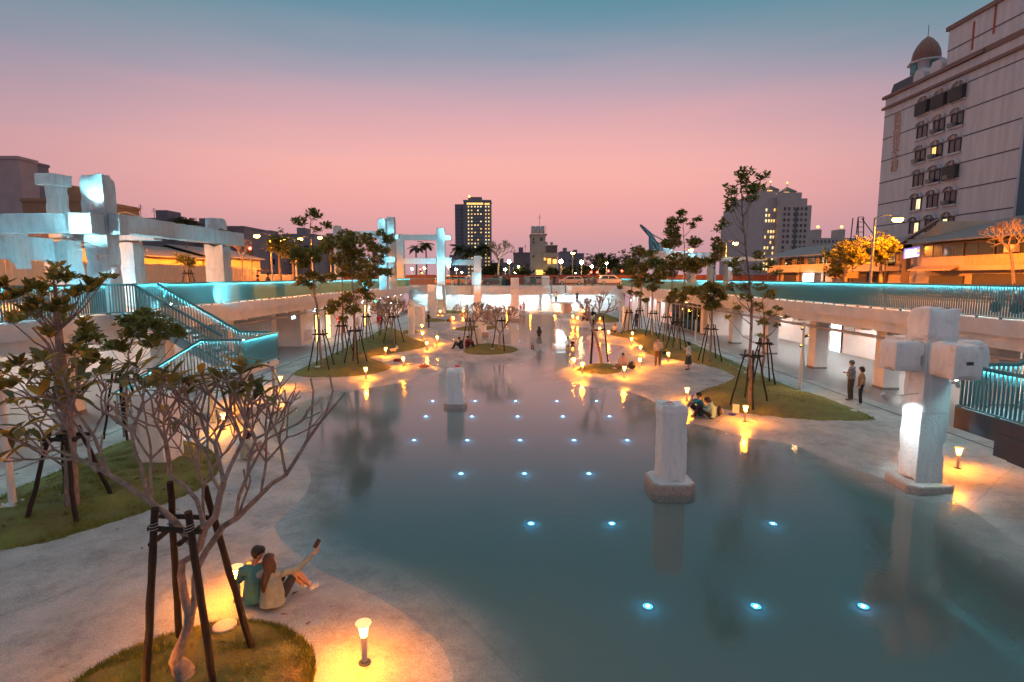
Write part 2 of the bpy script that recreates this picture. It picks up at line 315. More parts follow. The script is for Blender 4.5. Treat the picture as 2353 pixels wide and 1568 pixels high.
XX,YY=np.meshgrid(xs,np.array(ys)); ZZ,DD,DL=hfield(XX,YY)
flat=(XX<-13.9)|(XX>15.2); ZZ=np.where(flat&(DL<-.2),.15,ZZ)
def grid_mesh(name,X,Y,Z,m,keep=None):
    r,c=X.shape; v=np.stack([X.ravel(),Y.ravel(),Z.ravel()],1); i=np.arange(r*c).reshape(r,c)
    q=np.stack([i[:-1,:-1],i[:-1,1:],i[1:,1:],i[1:,:-1]],-1).reshape(-1,4)
    if keep is not None: q=q[keep.reshape(-1)]
    me=bpy.data.meshes.new(name); me.from_pydata(v.tolist(),[],q.tolist()); me.materials.append(m)
    me.polygons.foreach_set('use_smooth',[True]*len(me.polygons)); me.update()
    o=bpy.data.objects.new(name,me); COL.link(o); return o
def hz(x,y):
    i=int(np.argmin(np.abs(xs-x))); j=int(np.argmin(np.abs(np.array(ys)-y))); return float(ZZ[j,i])
def Gz(px,py):   # point of the ground seen at that spot
    p=G(px,py,.15)
    for _ in range(3): p=G(px,py,hz(p.x,p.y))
    return p
# pale washed concrete of the banks; deep floor tinted dark teal in place of light absorbed by water, damp rim
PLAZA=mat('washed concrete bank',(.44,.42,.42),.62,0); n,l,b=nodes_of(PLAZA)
tc=n.new('ShaderNodeTexCoord'); a=n.new('ShaderNodeTexNoise'); a.inputs['Scale'].default_value=.55; a.inputs['Detail'].default_value=8; a.inputs['Roughness'].default_value=.68; l.new(tc.outputs['Object'],a.inputs['Vector'])
r1=n.new('ShaderNodeValToRGB'); e=r1.color_ramp.elements; e[0].position=.36; e[0].color=(.33,.325,.325,1); e[1].position=.6; e[1].color=(.49,.478,.472,1); l.new(a.outputs[0],r1.inputs[0])
f=n.new('ShaderNodeTexNoise'); f.inputs['Scale'].default_value=38; f.inputs['Detail'].default_value=3; l.new(tc.outputs['Object'],f.inputs['Vector'])
r2=n.new('ShaderNodeValToRGB'); e=r2.color_ramp.elements; e[0].position=.3; e[0].color=(.72,.72,.72,1); e[1].position=.62; e[1].color=(1.08,1.08,1.08,1); l.new(f.outputs[0],r2.inputs[0])
mm=n.new('ShaderNodeMix'); mm.data_type='RGBA'; mm.blend_type='MULTIPLY'; mm.inputs[0].default_value=1; l.new(r1.outputs[0],mm.inputs[6]); l.new(r2.outputs[0],mm.inputs[7])
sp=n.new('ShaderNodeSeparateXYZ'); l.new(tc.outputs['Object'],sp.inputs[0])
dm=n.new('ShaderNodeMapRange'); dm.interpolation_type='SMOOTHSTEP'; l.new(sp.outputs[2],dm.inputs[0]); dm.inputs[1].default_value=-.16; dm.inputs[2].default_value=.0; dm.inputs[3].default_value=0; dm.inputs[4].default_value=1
m3=n.new('ShaderNodeMix'); m3.data_type='RGBA'; l.new(dm.outputs[0],m3.inputs[0]); yb=n.new('ShaderNodeMapRange'); yb.interpolation_type='SMOOTHSTEP'; l.new(sp.outputs[1],yb.inputs[0]); yb.inputs[1].default_value=13; yb.inputs[2].default_value=34; yb.inputs[3].default_value=0; yb.inputs[4].default_value=1; dpt=n.new('ShaderNodeMix'); dpt.data_type='RGBA'; l.new(yb.outputs[0],dpt.inputs[0]); dpt.inputs[6].default_value=(.105,.15,.138,1); dpt.inputs[7].default_value=(.50,.48,.47,1); l.new(dpt.outputs[2],m3.inputs[6]); vo=n.new('ShaderNodeTexVoronoi'); vo.feature='DISTANCE_TO_EDGE'; vo.inputs['Scale'].default_value=.16; dn=n.new('ShaderNodeTexNoise'); dn.inputs['Scale'].default_value=.5; dn.inputs['Detail'].default_value=5; l.new(tc.outputs['Object'],dn.inputs['Vector']); mv=n.new('ShaderNodeMix'); mv.data_type='RGBA'; mv.inputs[0].default_value=.25; l.new(tc.outputs['Object'],mv.inputs[6]); l.new(dn.outputs['Color'],mv.inputs[7]); l.new(mv.outputs[2],vo.inputs['Vector']); cr_=n.new('ShaderNodeMapRange'); l.new(vo.outputs['Distance'],cr_.inputs[0]); cr_.inputs[1].default_value=.0; cr_.inputs[2].default_value=.004; cr_.inputs[3].default_value=.78; cr_.inputs[4].default_value=1; st=n.new('ShaderNodeTexNoise'); st.inputs['Scale'].default_value=1.7; st.inputs['Detail'].default_value=9; st.inputs['Roughness'].default_value=.75; l.new(tc.outputs['Object'],st.inputs['Vector']); sr=n.new('ShaderNodeMapRange'); l.new(st.outputs[0],sr.inputs[0]); sr.inputs[1].default_value=.36; sr.inputs[2].default_value=.52; sr.inputs[3].default_value=.72; sr.inputs[4].default_value=1; mq=n.new('ShaderNodeMath'); mq.operation='MULTIPLY'; l.new(cr_.outputs[0],mq.inputs[0]); l.new(sr.outputs[0],mq.inputs[1]); m4=n.new('ShaderNodeMix'); m4.data_type='RGBA'; m4.blend_type='MULTIPLY'; m4.inputs[0].default_value=1; l.new(mm.outputs[2],m4.inputs[6]); l.new(mq.outputs[0],m4.inputs[7]); l.new(m4.outputs[2],m3.inputs[7])  # depth absorption and far reflected brightness are put into the floor colour
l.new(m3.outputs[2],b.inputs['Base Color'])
wt=n.new('ShaderNodeMapRange'); l.new(sp.outputs[2],wt.inputs[0]); wt.inputs[1].default_value=.02; wt.inputs[2].default_value=.10; wt.inputs[3].default_value=.32; wt.inputs[4].default_value=.66; uw_=n.new('ShaderNodeMapRange'); l.new(sp.outputs[2],uw_.inputs[0]); uw_.inputs[1].default_value=-.02; uw_.inputs[2].default_value=.012; uw_.inputs[3].default_value=.5; uw_.inputs[4].default_value=0; ad_=n.new('ShaderNodeMath'); l.new(wt.outputs[0],ad_.inputs[0]); l.new(uw_.outputs[0],ad_.inputs[1]); l.new(ad_.outputs[0],b.inputs['Roughness'])
bp=n.new('ShaderNodeBump'); bp.inputs['Strength'].default_value=.35; bp.inputs['Distance'].default_value=.01; l.new(f.outputs[0],bp.inputs['Height']); l.new(bp.outputs[0],b.inputs['Normal'])
cx=(XX[:-1,:-1]+XX[1:,1:])/2
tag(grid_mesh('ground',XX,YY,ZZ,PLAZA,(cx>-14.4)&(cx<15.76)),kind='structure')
for s,x0,x1 in((-1,-24,-14.3),(1,15.75,24)):
    o=MB().box(x0,x1,-4,88,.04,.152).build('floor',FLOOR); tag(o,kind='structure')
# slot drains along both walks
DR=mat('drain slot',(.012,.013,.015),.5,0)
for x in(-13.8,15.06):
    tag(MB().box(x-.03,x+.03,2,84,.10,.156).build('drain_channel',DR),'narrow dark slot drain along the '+('left' if x<0 else 'right')+' walkway','drain')
# water
wm=bpy.data.materials.new('still pool water'); wm.use_nodes=True; n=wm.node_tree.nodes; l=wm.node_tree.links; n.clear()
o_=n.new('ShaderNodeOutputMaterial'); ms=n.new('ShaderNodeMixShader'); tr=n.new('ShaderNodeBsdfTransparent'); tr.inputs[0].default_value=(.94,.97,.96,1)
gl=n.new('ShaderNodeBsdfGlossy'); gl.inputs['Roughness'].default_value=.095; fr=n.new('ShaderNodeFresnel'); ge=n.new('ShaderNodeNewGeometry'); io=n.new('ShaderNodeMapRange'); io.inputs[3].default_value=2.0; io.inputs[4].default_value=1/2.0; l.new(ge.outputs['Backfacing'],io.inputs[0]); l.new(io.outputs[0],fr.inputs['IOR'])
tc=n.new('ShaderNodeTexCoord'); w1=n.new('ShaderNodeTexNoise'); w1.inputs['Scale'].default_value=7; w1.inputs['Detail'].default_value=3; l.new(tc.outputs['Object'],w1.inputs['Vector'])
bp=n.new('ShaderNodeBump'); rm=n.new('ShaderNodeTexNoise'); rm.inputs['Scale'].default_value=.22; l.new(tc.outputs['Object'],rm.inputs['Vector']); rr=n.new('ShaderNodeMapRange'); l.new(rm.outputs[0],rr.inputs[0]); rr.inputs[1].default_value=.48; rr.inputs[2].default_value=.66; rr.inputs[3].default_value=.06; rr.inputs[4].default_value=.5; l.new(rr.outputs[0],bp.inputs['Strength']); bp.inputs['Distance'].default_value=.02; l.new(w1.outputs[0],bp.inputs['Height']); l.new(bp.outputs[0],gl.inputs['Normal'])
l.new(fr.outputs[0],ms.inputs[0]); l.new(tr.outputs[0],ms.inputs[1]); l.new(gl.outputs[0],ms.inputs[2]); l.new(ms.outputs[0],o_.inputs[0])
me=bpy.data.meshes.new('water'); me.from_pydata([(-13.7,-4,0),(15,-4,0),(15,80,0),(-13.7,80,0)],[],[(0,1,2,3)]); me.materials.append(wm)
WATER=bpy.data.objects.new('water',me); COL.link(WATER); tag(WATER,kind='structure')
# lawns: turf sheet just above the mound + blades
rng=np.random.default_rng(5)
def blades(name,poly,dens,h,wd,maxn):
    lo,hi=poly.min(0),poly.max(0); area=(hi-lo).prod(); k=int(min(area*dens,maxn*3)); P=rng.uniform(lo,hi,(k,2))
    P=P[P[:,1]>1]
    d=sdist(P[:,0],P[:,1],poly); P=P[d>.0][:maxn]; k=len(P)
    ix=np.searchsorted(xs,P[:,0]).clip(1,len(xs)-1); iy=np.searchsorted(ys,P[:,1]).clip(1,len(ys)-1); z=np.minimum(ZZ[iy,ix],ZZ[iy-1,ix-1])-.0
    a=rng.uniform(0,2*np.pi,k); hh=h*rng.uniform(.5,1.25,k); le=rng.uniform(.2,.9,k)*hh; la=rng.uniform(0,2*np.pi,k)
    cl=.6+.5*np.sin(P[:,0]*2.1+np.cos(P[:,1]*1.7)*2); hh*=.75+.4*cl
    w=wd*rng.uniform(.6,1.3,k); dx=np.cos(a)*w; dy=np.sin(a)*w
    v=np.zeros((k,3,3)); v[:,0]=np.stack([P[:,0]-dx,P[:,1]-dy,z],1); v[:,1]=np.stack([P[:,0]+dx,P[:,1]+dy,z],1); v[:,2]=np.stack([P[:,0]+np.cos(la)*le,P[:,1]+np.sin(la)*le,z+hh],1)
    me=bpy.data.meshes.new(name); me.vertices.add(k*3); me.vertices.foreach_set('co',v.ravel()); me.loops.add(k*3); me.loops.foreach_set('vertex_index',np.arange(k*3)); me.polygons.add(k); me.polygons.foreach_set('loop_start',np.arange(0,k*3,3)); me.polygons.foreach_set('loop_total',np.full(k,3)); me.materials.append(GRASS); me.update(calc_edges=True)
    o=bpy.data.objects.new(name,me); COL.link(o); return tag(o,kind='stuff')
for k,p in LAWN.items():
    lo,hi=p.min(0)-.4,p.max(0)+.4; st=max(.12,min(.35,(hi[1]-lo[1])/90))
    X,Y=np.meshgrid(np.arange(lo[0],hi[0],st),np.arange(max(lo[1],.5),hi[1],st)); Z,_,_=hfield(X,Y); d=sdist(X,Y,p)
    Z=Z+.035*sst((d+.02)/.25)-.03*(d<-.05)+.03*sst(d/.3)*np.sin(X*5.1+np.sin(Y*4))*np.sin(Y*6.3)
    dc=(d[:-1,:-1]+d[1:,1:])/2
    tag(grid_mesh('lawn',X,Y,Z,TURF,dc>-st*.5),kind='structure')
    yc=p[:,1].mean(); dens,h,w,mx={'near left':(9000,.075,.004,60000),'left':(2600,.075,.0055,60000),'right':(700,.07,.009,60000)}.get(k,(420,.07,.011,22000))
    blades('grass',p,dens,h,w,mx)
# ============================================================ STREET-LEVEL GROUND, DECKS, COVERED GALLERIES
LX,RX,FY=-15.4,16.5,84.0; DZ=4.05
def struct(mb,name,m,**k): return tag(mb.build(name,m,**k),kind='structure')
struct(MB().box(-26,LX,-4,FY+.0,3.5,DZ),'deck',WHITE); struct(MB().box(RX,26,-4,FY,3.5,DZ),'deck',WHITE)
struct(MB().box(-26,26,FY,90.5,3.5,DZ),'deck',WHITE)
g=MB(); g.box(-900,-26,-40,900,3.2,DZ-.004); g.box(26,900,-40,900,3.2,DZ-.004); g.box(-26,26,90.5,900,3.2,DZ-.004)
struct(g,'ground',PAVING)
# roads and kerbs
def road(x0,x1,y0,y1):
    struct(MB().box(x0,x1,y0,y1,DZ-.1,DZ+.004),'road',ASPHALT)
road(-38,-29,-20,91.2); road(30,38.5,-20,91.2); road(-300,300,91.2,99.6)
for x0,x1,y0,y1 in((-29,-28.75,-20,91),(29.75,30,-20,91),(-28.7,29.7,90.95,91.2)):
    struct(MB().box(x0,x1,y0,y1,DZ-.05,DZ+.13),'kerb',PAVING)
MARK=mat('road paint',(.7,.7,.68),.7,.1,5)
for y in range(20,88,6):
    for x in(-33.5,34.2): struct(MB().box(x-.07,x+.07,y,y+3,DZ,DZ+.009),'lane_marking',MARK)
for x in range(-60,60,6): struct(MB().box(x,x+3,95.3,95.45,DZ,DZ+.009),'lane_marking',MARK)
# gallery walls and soffit beams
GW=mat('gallery wall plaster',(.72,.74,.75),.7,.05,1.1,.1,12)
def wall(lbl,*b):
    return tag(MB().box(*b).build('gallery_wall',GW),lbl,'wall')
wall('long white back wall of the covered gallery on the right',23.3,23.6,-4,50,.15,3.5)
wall('long white back wall of the covered gallery on the left',-23.6,-23.3,-4,42,.15,3.5)
lw=wall('white wall with scalloped light, doors and vents under the left deck',-16.5,-16.2,42,82,.15,3.5)
wall('white return wall closing the left gallery beside the doors',-23.3,-16.5,42,42.3,.15,3.5)
rw=wall('white wall with light scallops behind the right row of staked trees',17.8,18.1,62,82,.15,3.5)
wall('white cross wall behind the glass shopfront of the right gallery',17.9,23.3,50,50.3,.15,3.5)
fw=wall('brightly lit white end wall beneath the far deck',-16.2,17.8,86.6,86.9,.15,3.5)
BEAM=mat('beige lit beam concrete',(.62,.58,.56),.8,.06,1.3,.2,9)
def beam(name,lbl,cat,*b): return tag(MB().box(*b).build(name,WHITE,bevel=.015),lbl,cat)
for s,x in((-1,LX),(1,RX)):
    sd='left' if s<0 else 'right'
    xo=x+s*.12
    beam('edge_beam','deep white edge beam under the %s deck railing'%sd,'beam',min(xo,xo+s*.45),max(xo,xo+s*.45),-4,83.5,3.05,3.498)
    for i,y in enumerate(range(3,84,6)):
        if s<0 and y>42: 
            o=tag(MB().box(-16.19,-15.98,y-.25,y+.25,2.7,3.045).build('bracket',WHITE),'white stub bracket above the left wall, %s from the stairs'%ORD[i-7],'bracket','brackets along the left wall')
            continue
        x0,x1=(xo+.46,23.28) if s>0 else (-23.28,xo-.46)
        o=beam('cross_beam','white cross beam in the %s gallery ceiling, %s bay'%(sd,['nearest','second','third','fourth','fifth','sixth','seventh','eighth','ninth','tenth','eleventh','twelfth','thirteenth','fourteenth'][i]),'beam',x0,x1,y-.22,y+.22,2.9,3.495)
        o['group']='ceiling beams of the %s gallery'%sd
beam('edge_beam','white edge beam along the far deck above the bright end wall','beam',LX-.3,RX+.3,83.55,84.0,2.75,3.495)
# columns under the decks
ordn=['nearest','second','third','fourth','fifth','sixth','seventh','eighth']
cm=MB().box(-.37,.37,-.37,.37,0,2.93)
base=MB().box(-.39,.39,-.39,.39,0,.12)
me1=cm.mesh('shaft',WHITE); me2=base.mesh('column_foot',mat('dark column foot',(.2,.2,.2),.7,.1))
for s,x,lst in((1,17.95,(8,14,20,26,32,38,44,50.8)),(-1,-17.3,(3,9,15,21,27,33,39))):
    for i,y in enumerate(lst):
        t=thing('gallery_column','square white column under the %s deck, %s from the near end'%('right' if s>0 else 'left',ordn[i]),'column',(x,y,.152),0,'square columns of the covered galleries')
        put('shaft',me1,t); put('column_foot',me2,t)
# pipe under the deck edges
PIPE=mat('galvanised pipe',(.33,.34,.35),.45,.1,6)
for s,x in((1,16.9),(-1,-15.85)):
    t=thing('drain_pipe','long grey pipe hung on rods below the %s deck edge'%('right' if s>0 else 'left'),'pipe',(x,0,0))
    MB().tube([(0,4,2.72),(0,62,2.72)],.075,10).build('pipe_run',PIPE,t,smooth=True)
    rod=MB().tube([(0,0,2.70),(0,0,3.06)],.018,5).mesh('hanger',PIPE); clip=MB().box(-.09,.09,-.02,.02,2.63,2.655).mesh('clip',PIPE)
    for y in np.arange(6,62,3.0): put('hanger',rod,t,(0,y,0)); put('clip',clip,t,(0,y,0))
# wall lights, doors, vents of the left wall
DOORW=mat('white steel door',(.62,.66,.68),.5,.05,3); WARMGLOW=mat('warm lit doorway',(1,.75,.4),.5,0,emit=(1,.60,.18),estr=2.4); GRILLE=mat('grey louvre',(.45,.47,.48),.5,.05)
def door(x,y0,y1,z1,m,lbl,s=1):
    t=thing('door',lbl,'door',(x,y0,.152)); w=y1-y0
    MB().box(-.03,.06,-.08,0,0,z1+.08).build('jamb',FRAME,t); MB().box(-.03,.06,w,w+.08,0,z1+.08).build('jamb',FRAME,t); MB().box(-.03,.06,0,w,z1,z1+.08).build('lintel',FRAME,t)
    MB().box(-.02,.03,.004,w-.004,.01,z1-.004).build('door_leaf',m,t); MB().box(.03,.09,w*.82,w*.86,.95,1.1).build('handle',STEEL,t); return t
door(-16.19,45.0,46.0,2.2,WARMGLOW,'doorway glowing warm yellow in the left wall, nearer of the lit pair')
door(-16.19,47.6,48.8,2.3,WARMGLOW,'doorway glowing warm yellow in the left wall, farther of the lit pair')
door(-16.19,52.6,53.7,2.2,DOORW,'plain white steel door in the left wall past the lit doorways')
door(-16.19,60.0,61.2,2.2,WARMGLOW,'narrow glowing doorway in the left wall behind the tree trunks')
door(-16.19,66.0,67.2,2.2,DOORW,'grey white door at the dim far end of the left wall')
for y0,nm in((42.6,'near the stairs'),(56.5,'between the white door and the far doorway')):
    t=thing('wall_vent','horizontal louvre vent low on the left wall '+nm,'vent',(-16.18,y0,.5))
    MB().box(0,.04,0,1.6,0,.04).build('vent_frame',GRILLE,t)
    sl=MB().cbox((.03,.8,0),(.07,1.6,.02),0,0,R(30)).mesh('slat',GRILLE)
    for k in range(6): put('slat',sl,t,(0,0,.12+k*.13))
door(23.25,38.6,39.9,2.3,mat('bright glass door',(.8,.9,1),.4,0,emit=(.75,.95,1),estr=1.6),'bright bluish white glass door at the back of the right gallery')
for y,nm in((66,'near'),(72,'middle'),(76,'far')):
    door(17.72,y,y+1.1,2.2,DOORW,'pale door in the right light-scalloped wall, %s one'%nm)
t=thing('wall_vent','tall grey louvred panel at the end of the right wall','vent',(17.76,62.6,1.0)); MB().box(-.03,0,0,1.2,0,1.5).build('vent_frame',GRILLE,t)
sl=MB().cbox((-.05,.6,0),(.06,1.15,.02),0,0,R(-30)).mesh('slat',GRILLE)
for k in range(11): put('slat',sl,t,(0,0,.1+k*.13))
# glass shopfront, right gallery
t=thing('glass_front','tall glazed shopfront of the right gallery with slim steel mullions','shopfront',(17.75,51.2,.152))
gm=bpy.data.materials.new('clear glass'); gm.use_nodes=True; n=gm.node_tree.nodes; l=gm.node_tree.links; n.clear(); o_=n.new('ShaderNodeOutputMaterial'); ms=n.new('ShaderNodeMixShader'); a=n.new('ShaderNodeBsdfTransparent'); a.inputs[0].default_value=(.86,.93,.93,1); b=n.new('ShaderNodeBsdfGlossy'); b.inputs['Roughness'].default_value=.03; f=n.new('ShaderNodeFresnel'); f.inputs[0].default_value=1.5; l.new(f.outputs[0],ms.inputs[0]); l.new(a.outputs[0],ms.inputs[1]); l.new(b.outputs[0],ms.inputs[2]); l.new(ms.outputs[0],o_.inputs[0])
pane=MB().box(-.006,.006,.05,1.35,.05,2.7).mesh('pane',gm); mul=MB().box(-.05,.05,-.03,.03,0,2.75).mesh('mullion',STEEL)
for k in range(8):
    put('mullion',mul,t,(0,k*1.4,0))
    if k<7: put('pane',pane,t,(0,k*1.4,0))
MB().box(-.06,.06,-.03,9.83,2.75,2.85).build('head_rail',STEEL,t); MB().box(-.06,.06,0.03,9.77,0,.05).build('sill_rail',STEEL,t)
# ceiling luminaires of the galleries: short recessed cans with a lit face
CAN=mat('luminaire housing',(.5,.5,.5),.4,0); CANL=mat('luminaire face',(1,1,1),.5,0,emit=(.9,.97,1),estr=40)
canm=MB().lathe([(.11,0),(.12,-.02),(.12,-.10),(.09,-.10)],14).mesh('housing',CAN,True); lens=MB().lathe([(.085,-.104),(.085,-.108)],14).mesh('lens',CANL)
def downlight(x,y,z,lbl,e=180,col=(.93,.97,1),spot=110,target=None,grp='gallery downlights'):
    t=thing('ceiling_light',lbl,'ceiling light',(x,y,z),0,grp); put('housing',canm,t); put('lens',lens,t)
    light('downlight','SPOT',(0,0,-.13),e,col,t,.08,spot,.6,target=(0,0,-3) if target is None else target); return t
for i,y in enumerate((11,17,23,29,35,41,47)):
    downlight(21.0,y,3.5,'round downlight in the right gallery ceiling, %s from the near end'%ordn[i],620,(.97,.96,.9),160)
for i,y in enumerate((6,12,18,24,30,36)):
    downlight(-20.6,y,3.5,'round downlight in the left gallery ceiling, %s from the near end'%ordn[i],480,(1,.95,.86),160)
for i,y in enumerate((44.0,46.8,49.5,54.5,58,62,66,70,74,78)):
    downlight(-15.72,y,3.04,'wall washing downlight above the left wall, %s counted from the stairs'%ORD[i],260,(.8,.95,1),85,(-.12,0,-3))
for i,y in enumerate((52.5,56,59.5)):
    downlight(20.5,y,3.5,'downlight behind the glass shopfront, %s pane group'%('near','middle','far')[i],600,(.98,.97,.9),150)
for i,y in enumerate((63.8,65.2,68.5,71,74.5,78,80.5)):
    downlight(17.3,y,3.5,'wall washing downlight above the right wall, %s counted from the glass front'%ORD[i],280,(.8,.95,1),80,(.13,0,-3))
# bright wall washers of the far end
for i,x in enumerate((-13.5,-10.5,-7,-3.6,-.6,2.4,5.2,8.4,11.5,14.5)):
    downlight(x,85.2,3.5,'bright ceiling washer before the far end wall, %s from the left'%ORD[i],800 if i in(3,4,6,7) else 420,(.60,.93,1),140,(0,.45,-1.2))
# ============================================================ RAILINGS: flat balusters, top rail with a light line, dashed gap at the foot
balm=MB().box(-.03,.03,-.007,.007,.10,1.10).mesh('baluster',RAILM)
HB=1.16
def railing(lbl,a,b,z0,z1=None,step=.11,singles=0,led=True,face=None,near_first=True,grp='railings with light lines',hb=HB,plates=True):
    """railing from a to b (xy); balusters are flat plates set across the line"""
    z1=z0 if z1 is None else z1; A=Vector((a[0],a[1],z0)); B=Vector((b[0],b[1],z1)); d=B-A; Lh=math.hypot(d.x,d.y); ang=math.atan2(d.y,d.x)
    t=thing('railing',lbl,'railing',A,ang,grp); sl=(z1-z0)
    P=lambda u,h,off=0: (u,off,sl*u/Lh+h)
    q=MB(); q.bar(P(0,hb+.004),P(Lh,hb+.004),.10,.026); q.bar(P(0,hb-.036,.045),P(Lh,hb-.036,.045),.010,.055); q.bar(P(0,hb-.036,-.045),P(Lh,hb-.036,-.045),.010,.055); q.build('top_rail',RAILM,t)
    MB().bar(P(0,.075),P(Lh,.075),.05,.03).build('bottom_rail',RAILM,t)
    if led: MB().bar(P(0,hb-.017),P(Lh,hb-.017),.026,.012).build('light_strip',LED,t)
    n=int(Lh/step); nb=balm if hb==HB else None
    sing=min(singles,n); rest=MB()
    for k in range(n):
        u=(k+.5)*Lh/n
        if k<sing: put('baluster',balm,t,P(u,0),(0,0,R(90)))
        else:
            zz=sl*u/Lh; rest.box(u-.007,u+.007,-.03,.03,zz+.10,zz+1.10)
    if rest.v: tag(rest.build('balusters',RAILM,t),kind='stuff')
    po=MB().box(-.03,.03,-.04,.04,-.02,.07).mesh('foot_block',RAILM)
    npst=max(2,int(Lh/.95))
    if npst>60:
        f=MB()
        for k in range(npst+1):
            u=k*Lh/npst; f.box(u-.03,u+.03,-.04,.04,sl*u/Lh-.02,sl*u/Lh+.06)
        tag(f.build('foot_blocks',RAILM,t),kind='stuff')
    else:
        for k in range(npst+1): put('foot_block',po,t,P(k*Lh/npst,-.005))
    return t
xl=LX-.06; xr=RX+.06
railing('long glowing railing along the left deck from the stairs to the far frames',(xl,22.6),(xl,58),DZ,singles=150)
railing('glowing railing of the left deck at its dim far end',(xl,58.02),(xl,83.6),DZ,singles=0)
railing('railing of the left deck near the leafy tree, left of the stairs',(xl,21.0),(xl,6),DZ,singles=137)
railing('short return railing at the head of the left stairs',(xl+.04,21.05),(LX+1.0,21.05),DZ,singles=20,led=False)
railing('long glowing railing along the near half of the right deck',(xr,6),(xr,38),DZ,singles=280)
railing('long glowing railing along the far half of the right deck',(xr,38.02),(xr,83.6),DZ,singles=0)
railing('thin railing on the far deck left of the tall frame column',(-15.3,83.9),(-11.6,83.9),DZ,singles=0)
railing('thin railing on the far deck between the frame columns',(-9.6,83.9),(-1,83.9),DZ)
railing('thin railing on the far deck above the bright middle wall',(.7,83.9),(5.6,83.9),DZ)
railing('thin railing on the far deck right of the hanging stairs',(9.2,83.9),(16.3,83.9),DZ)
# left switchback stairs
TREAD=mat('stair tread',(.52,.55,.56),.6,.08,5)
def flight(t,x0,z0,x1,z1,y0,y1,n):
    """steps running along x from (x0,z0) down to (x1,z1)"""
    dx=(x1-x0)/n; dz=(z1-z0)/n; s=1 if x1>x0 else -1
    tm=MB().box(-abs(dx)*.55,abs(dx)*.55,y0+.07,y1-.07,-.05,0).mesh('tread',TREAD)
    for k in range(1,n): put('tread',tm,t,(x0+dx*(k+.5-.5),0,z0+dz*k))
    for y in(y0,y1): MB().bar((x0,y,z0-.12),(x1,y,z1-.12),.05,.3).build('stringer',STEEL,t)
SZ=2.1
t=thing('stairs','pale steel switchback stairs from the left deck down to the plaza','stairs',(0,0,0))
flight(t,-14.4,DZ,-11.15,SZ,21.05,22.5,11); flight(t,-11.15,SZ,-14.4,.17,19.6,21.0,11)
MB().box(-11.15,-9.65,19.6,22.5,SZ-.18,SZ).build('landing',TREAD,t); MB().box(LX,-14.4,21.05,22.5,DZ-.18,DZ-.003).build('top_landing',TREAD,t)
for x,y in((-11.0,19.75),(-9.8,22.3),(-9.8,19.75),(-11,22.35)): MB().box(x-.06,x+.06,y-.06,y+.06,.15,SZ-.18).build('support_post',STEEL,t)
g='railings of the left stairs'
railing('sloping handrail on the near side of the upper left flight',(-14.4,21.05),(-11.15,21.05),DZ,SZ,.12,60,False,grp=g)
railing('sloping lit handrail on the far side of the upper left flight',(-14.4,22.5),(-11.15,22.5),DZ,SZ,.12,60,True,grp=g)
railing('lit railing on the far edge of the left stair landing',(-11.15,22.5),(-9.65,22.5),SZ,None,.12,60,True,grp=g)
railing('lit railing on the pool edge of the left stair landing',(-9.65,22.5),(-9.65,19.6),SZ,None,.12,60,True,grp=g)
railing('lit railing on the near edge of the left stair landing',(-11.15,19.6),(-9.65,19.6),SZ,None,.12,60,True,grp=g)
railing('sloping lit handrail on the near side of the lower left flight',(-11.15,19.6),(-14.4,19.6),SZ,.17,.12,60,True,grp=g)
# right stair landing beside the cross-shaped column
t=thing('stairs','teal railed stair landing behind the cross shaped column','stairs',(0,0,0))
MB().box(11.62,13.1,11.0,14.0,SZ-.12,SZ).build('landing',TREAD,t); MB().box(11.56,11.62,10.6,14.05,SZ-.52,SZ+.03).build('edge_plate',DARKSTEEL,t)
MB().box(11.5,11.55,11.1,12.75,SZ-.85,SZ-.3).build('bracket_plate',DARKSTEEL,t)
MB().prism([(10.6,SZ-.5),(12.6,SZ-.5),(12.45,SZ-.9),(10.6,SZ-.95)],'x',11.57,11.61).build('gusset',DARKSTEEL,t)
flight(t,16.3,DZ,13.1,SZ,12.6,14.0,11); flight(t,13.1,SZ,16.3,.17,11.0,12.4,11)
g='railings of the right stairs'
railing('lit teal railing on the pool side of the right landing',(11.62,14.0),(11.62,10.6),SZ,None,.115,60,True,grp=g)
railing('lit teal railing across the back of the right landing',(11.62,14.05),(13.1,14.05),SZ,None,.12,60,True,grp=g)
railing('sloping handrail of the upper right flight near the deck',(13.1,14.05),(16.3,14.05),SZ,DZ,.12,60,False,grp=g)
# hanging stairs at the far end
t=thing('stairs','small teal railed stairs hanging from the far deck','stairs',(0,0,0))
MB().box(5.9,8.9,79.6,82.0,1.55,1.75).build('landing',TREAD,t)
tm=MB().box(5.95,8.05,-.15,.15,-.05,0).mesh('tread',TREAD)
for k in range(1,9): put('tread',tm,t,(0,83.9-k*.22,DZ-k*.25))
for x in(5.95,8.05): MB().bar((x,83.9,DZ-.1),(x,82,1.7),.06,.35).build('stringer',STEEL,t)
MB().box(7.6,8.6,80,81.6,.15,1.55).build('pier',PLINTH,t); MB().box(7.3,7.6,80,81.6,.15,1.55).build('pier_face',OLDWHITE,t)
g='railings of the far stairs'
railing('lit railing on the front of the far stair landing',(5.9,79.62),(8.9,79.62),1.75,None,.11,0,True,grp=g)
railing('sloping teal handrail on the left side of the far stairs',(5.95,83.9),(5.95,82),DZ,1.75,.12,0,True,grp=g)
railing('sloping teal handrail on the right side of the far stairs',(8.05,83.9),(8.05,82),DZ,1.75,.12,0,True,grp=g)
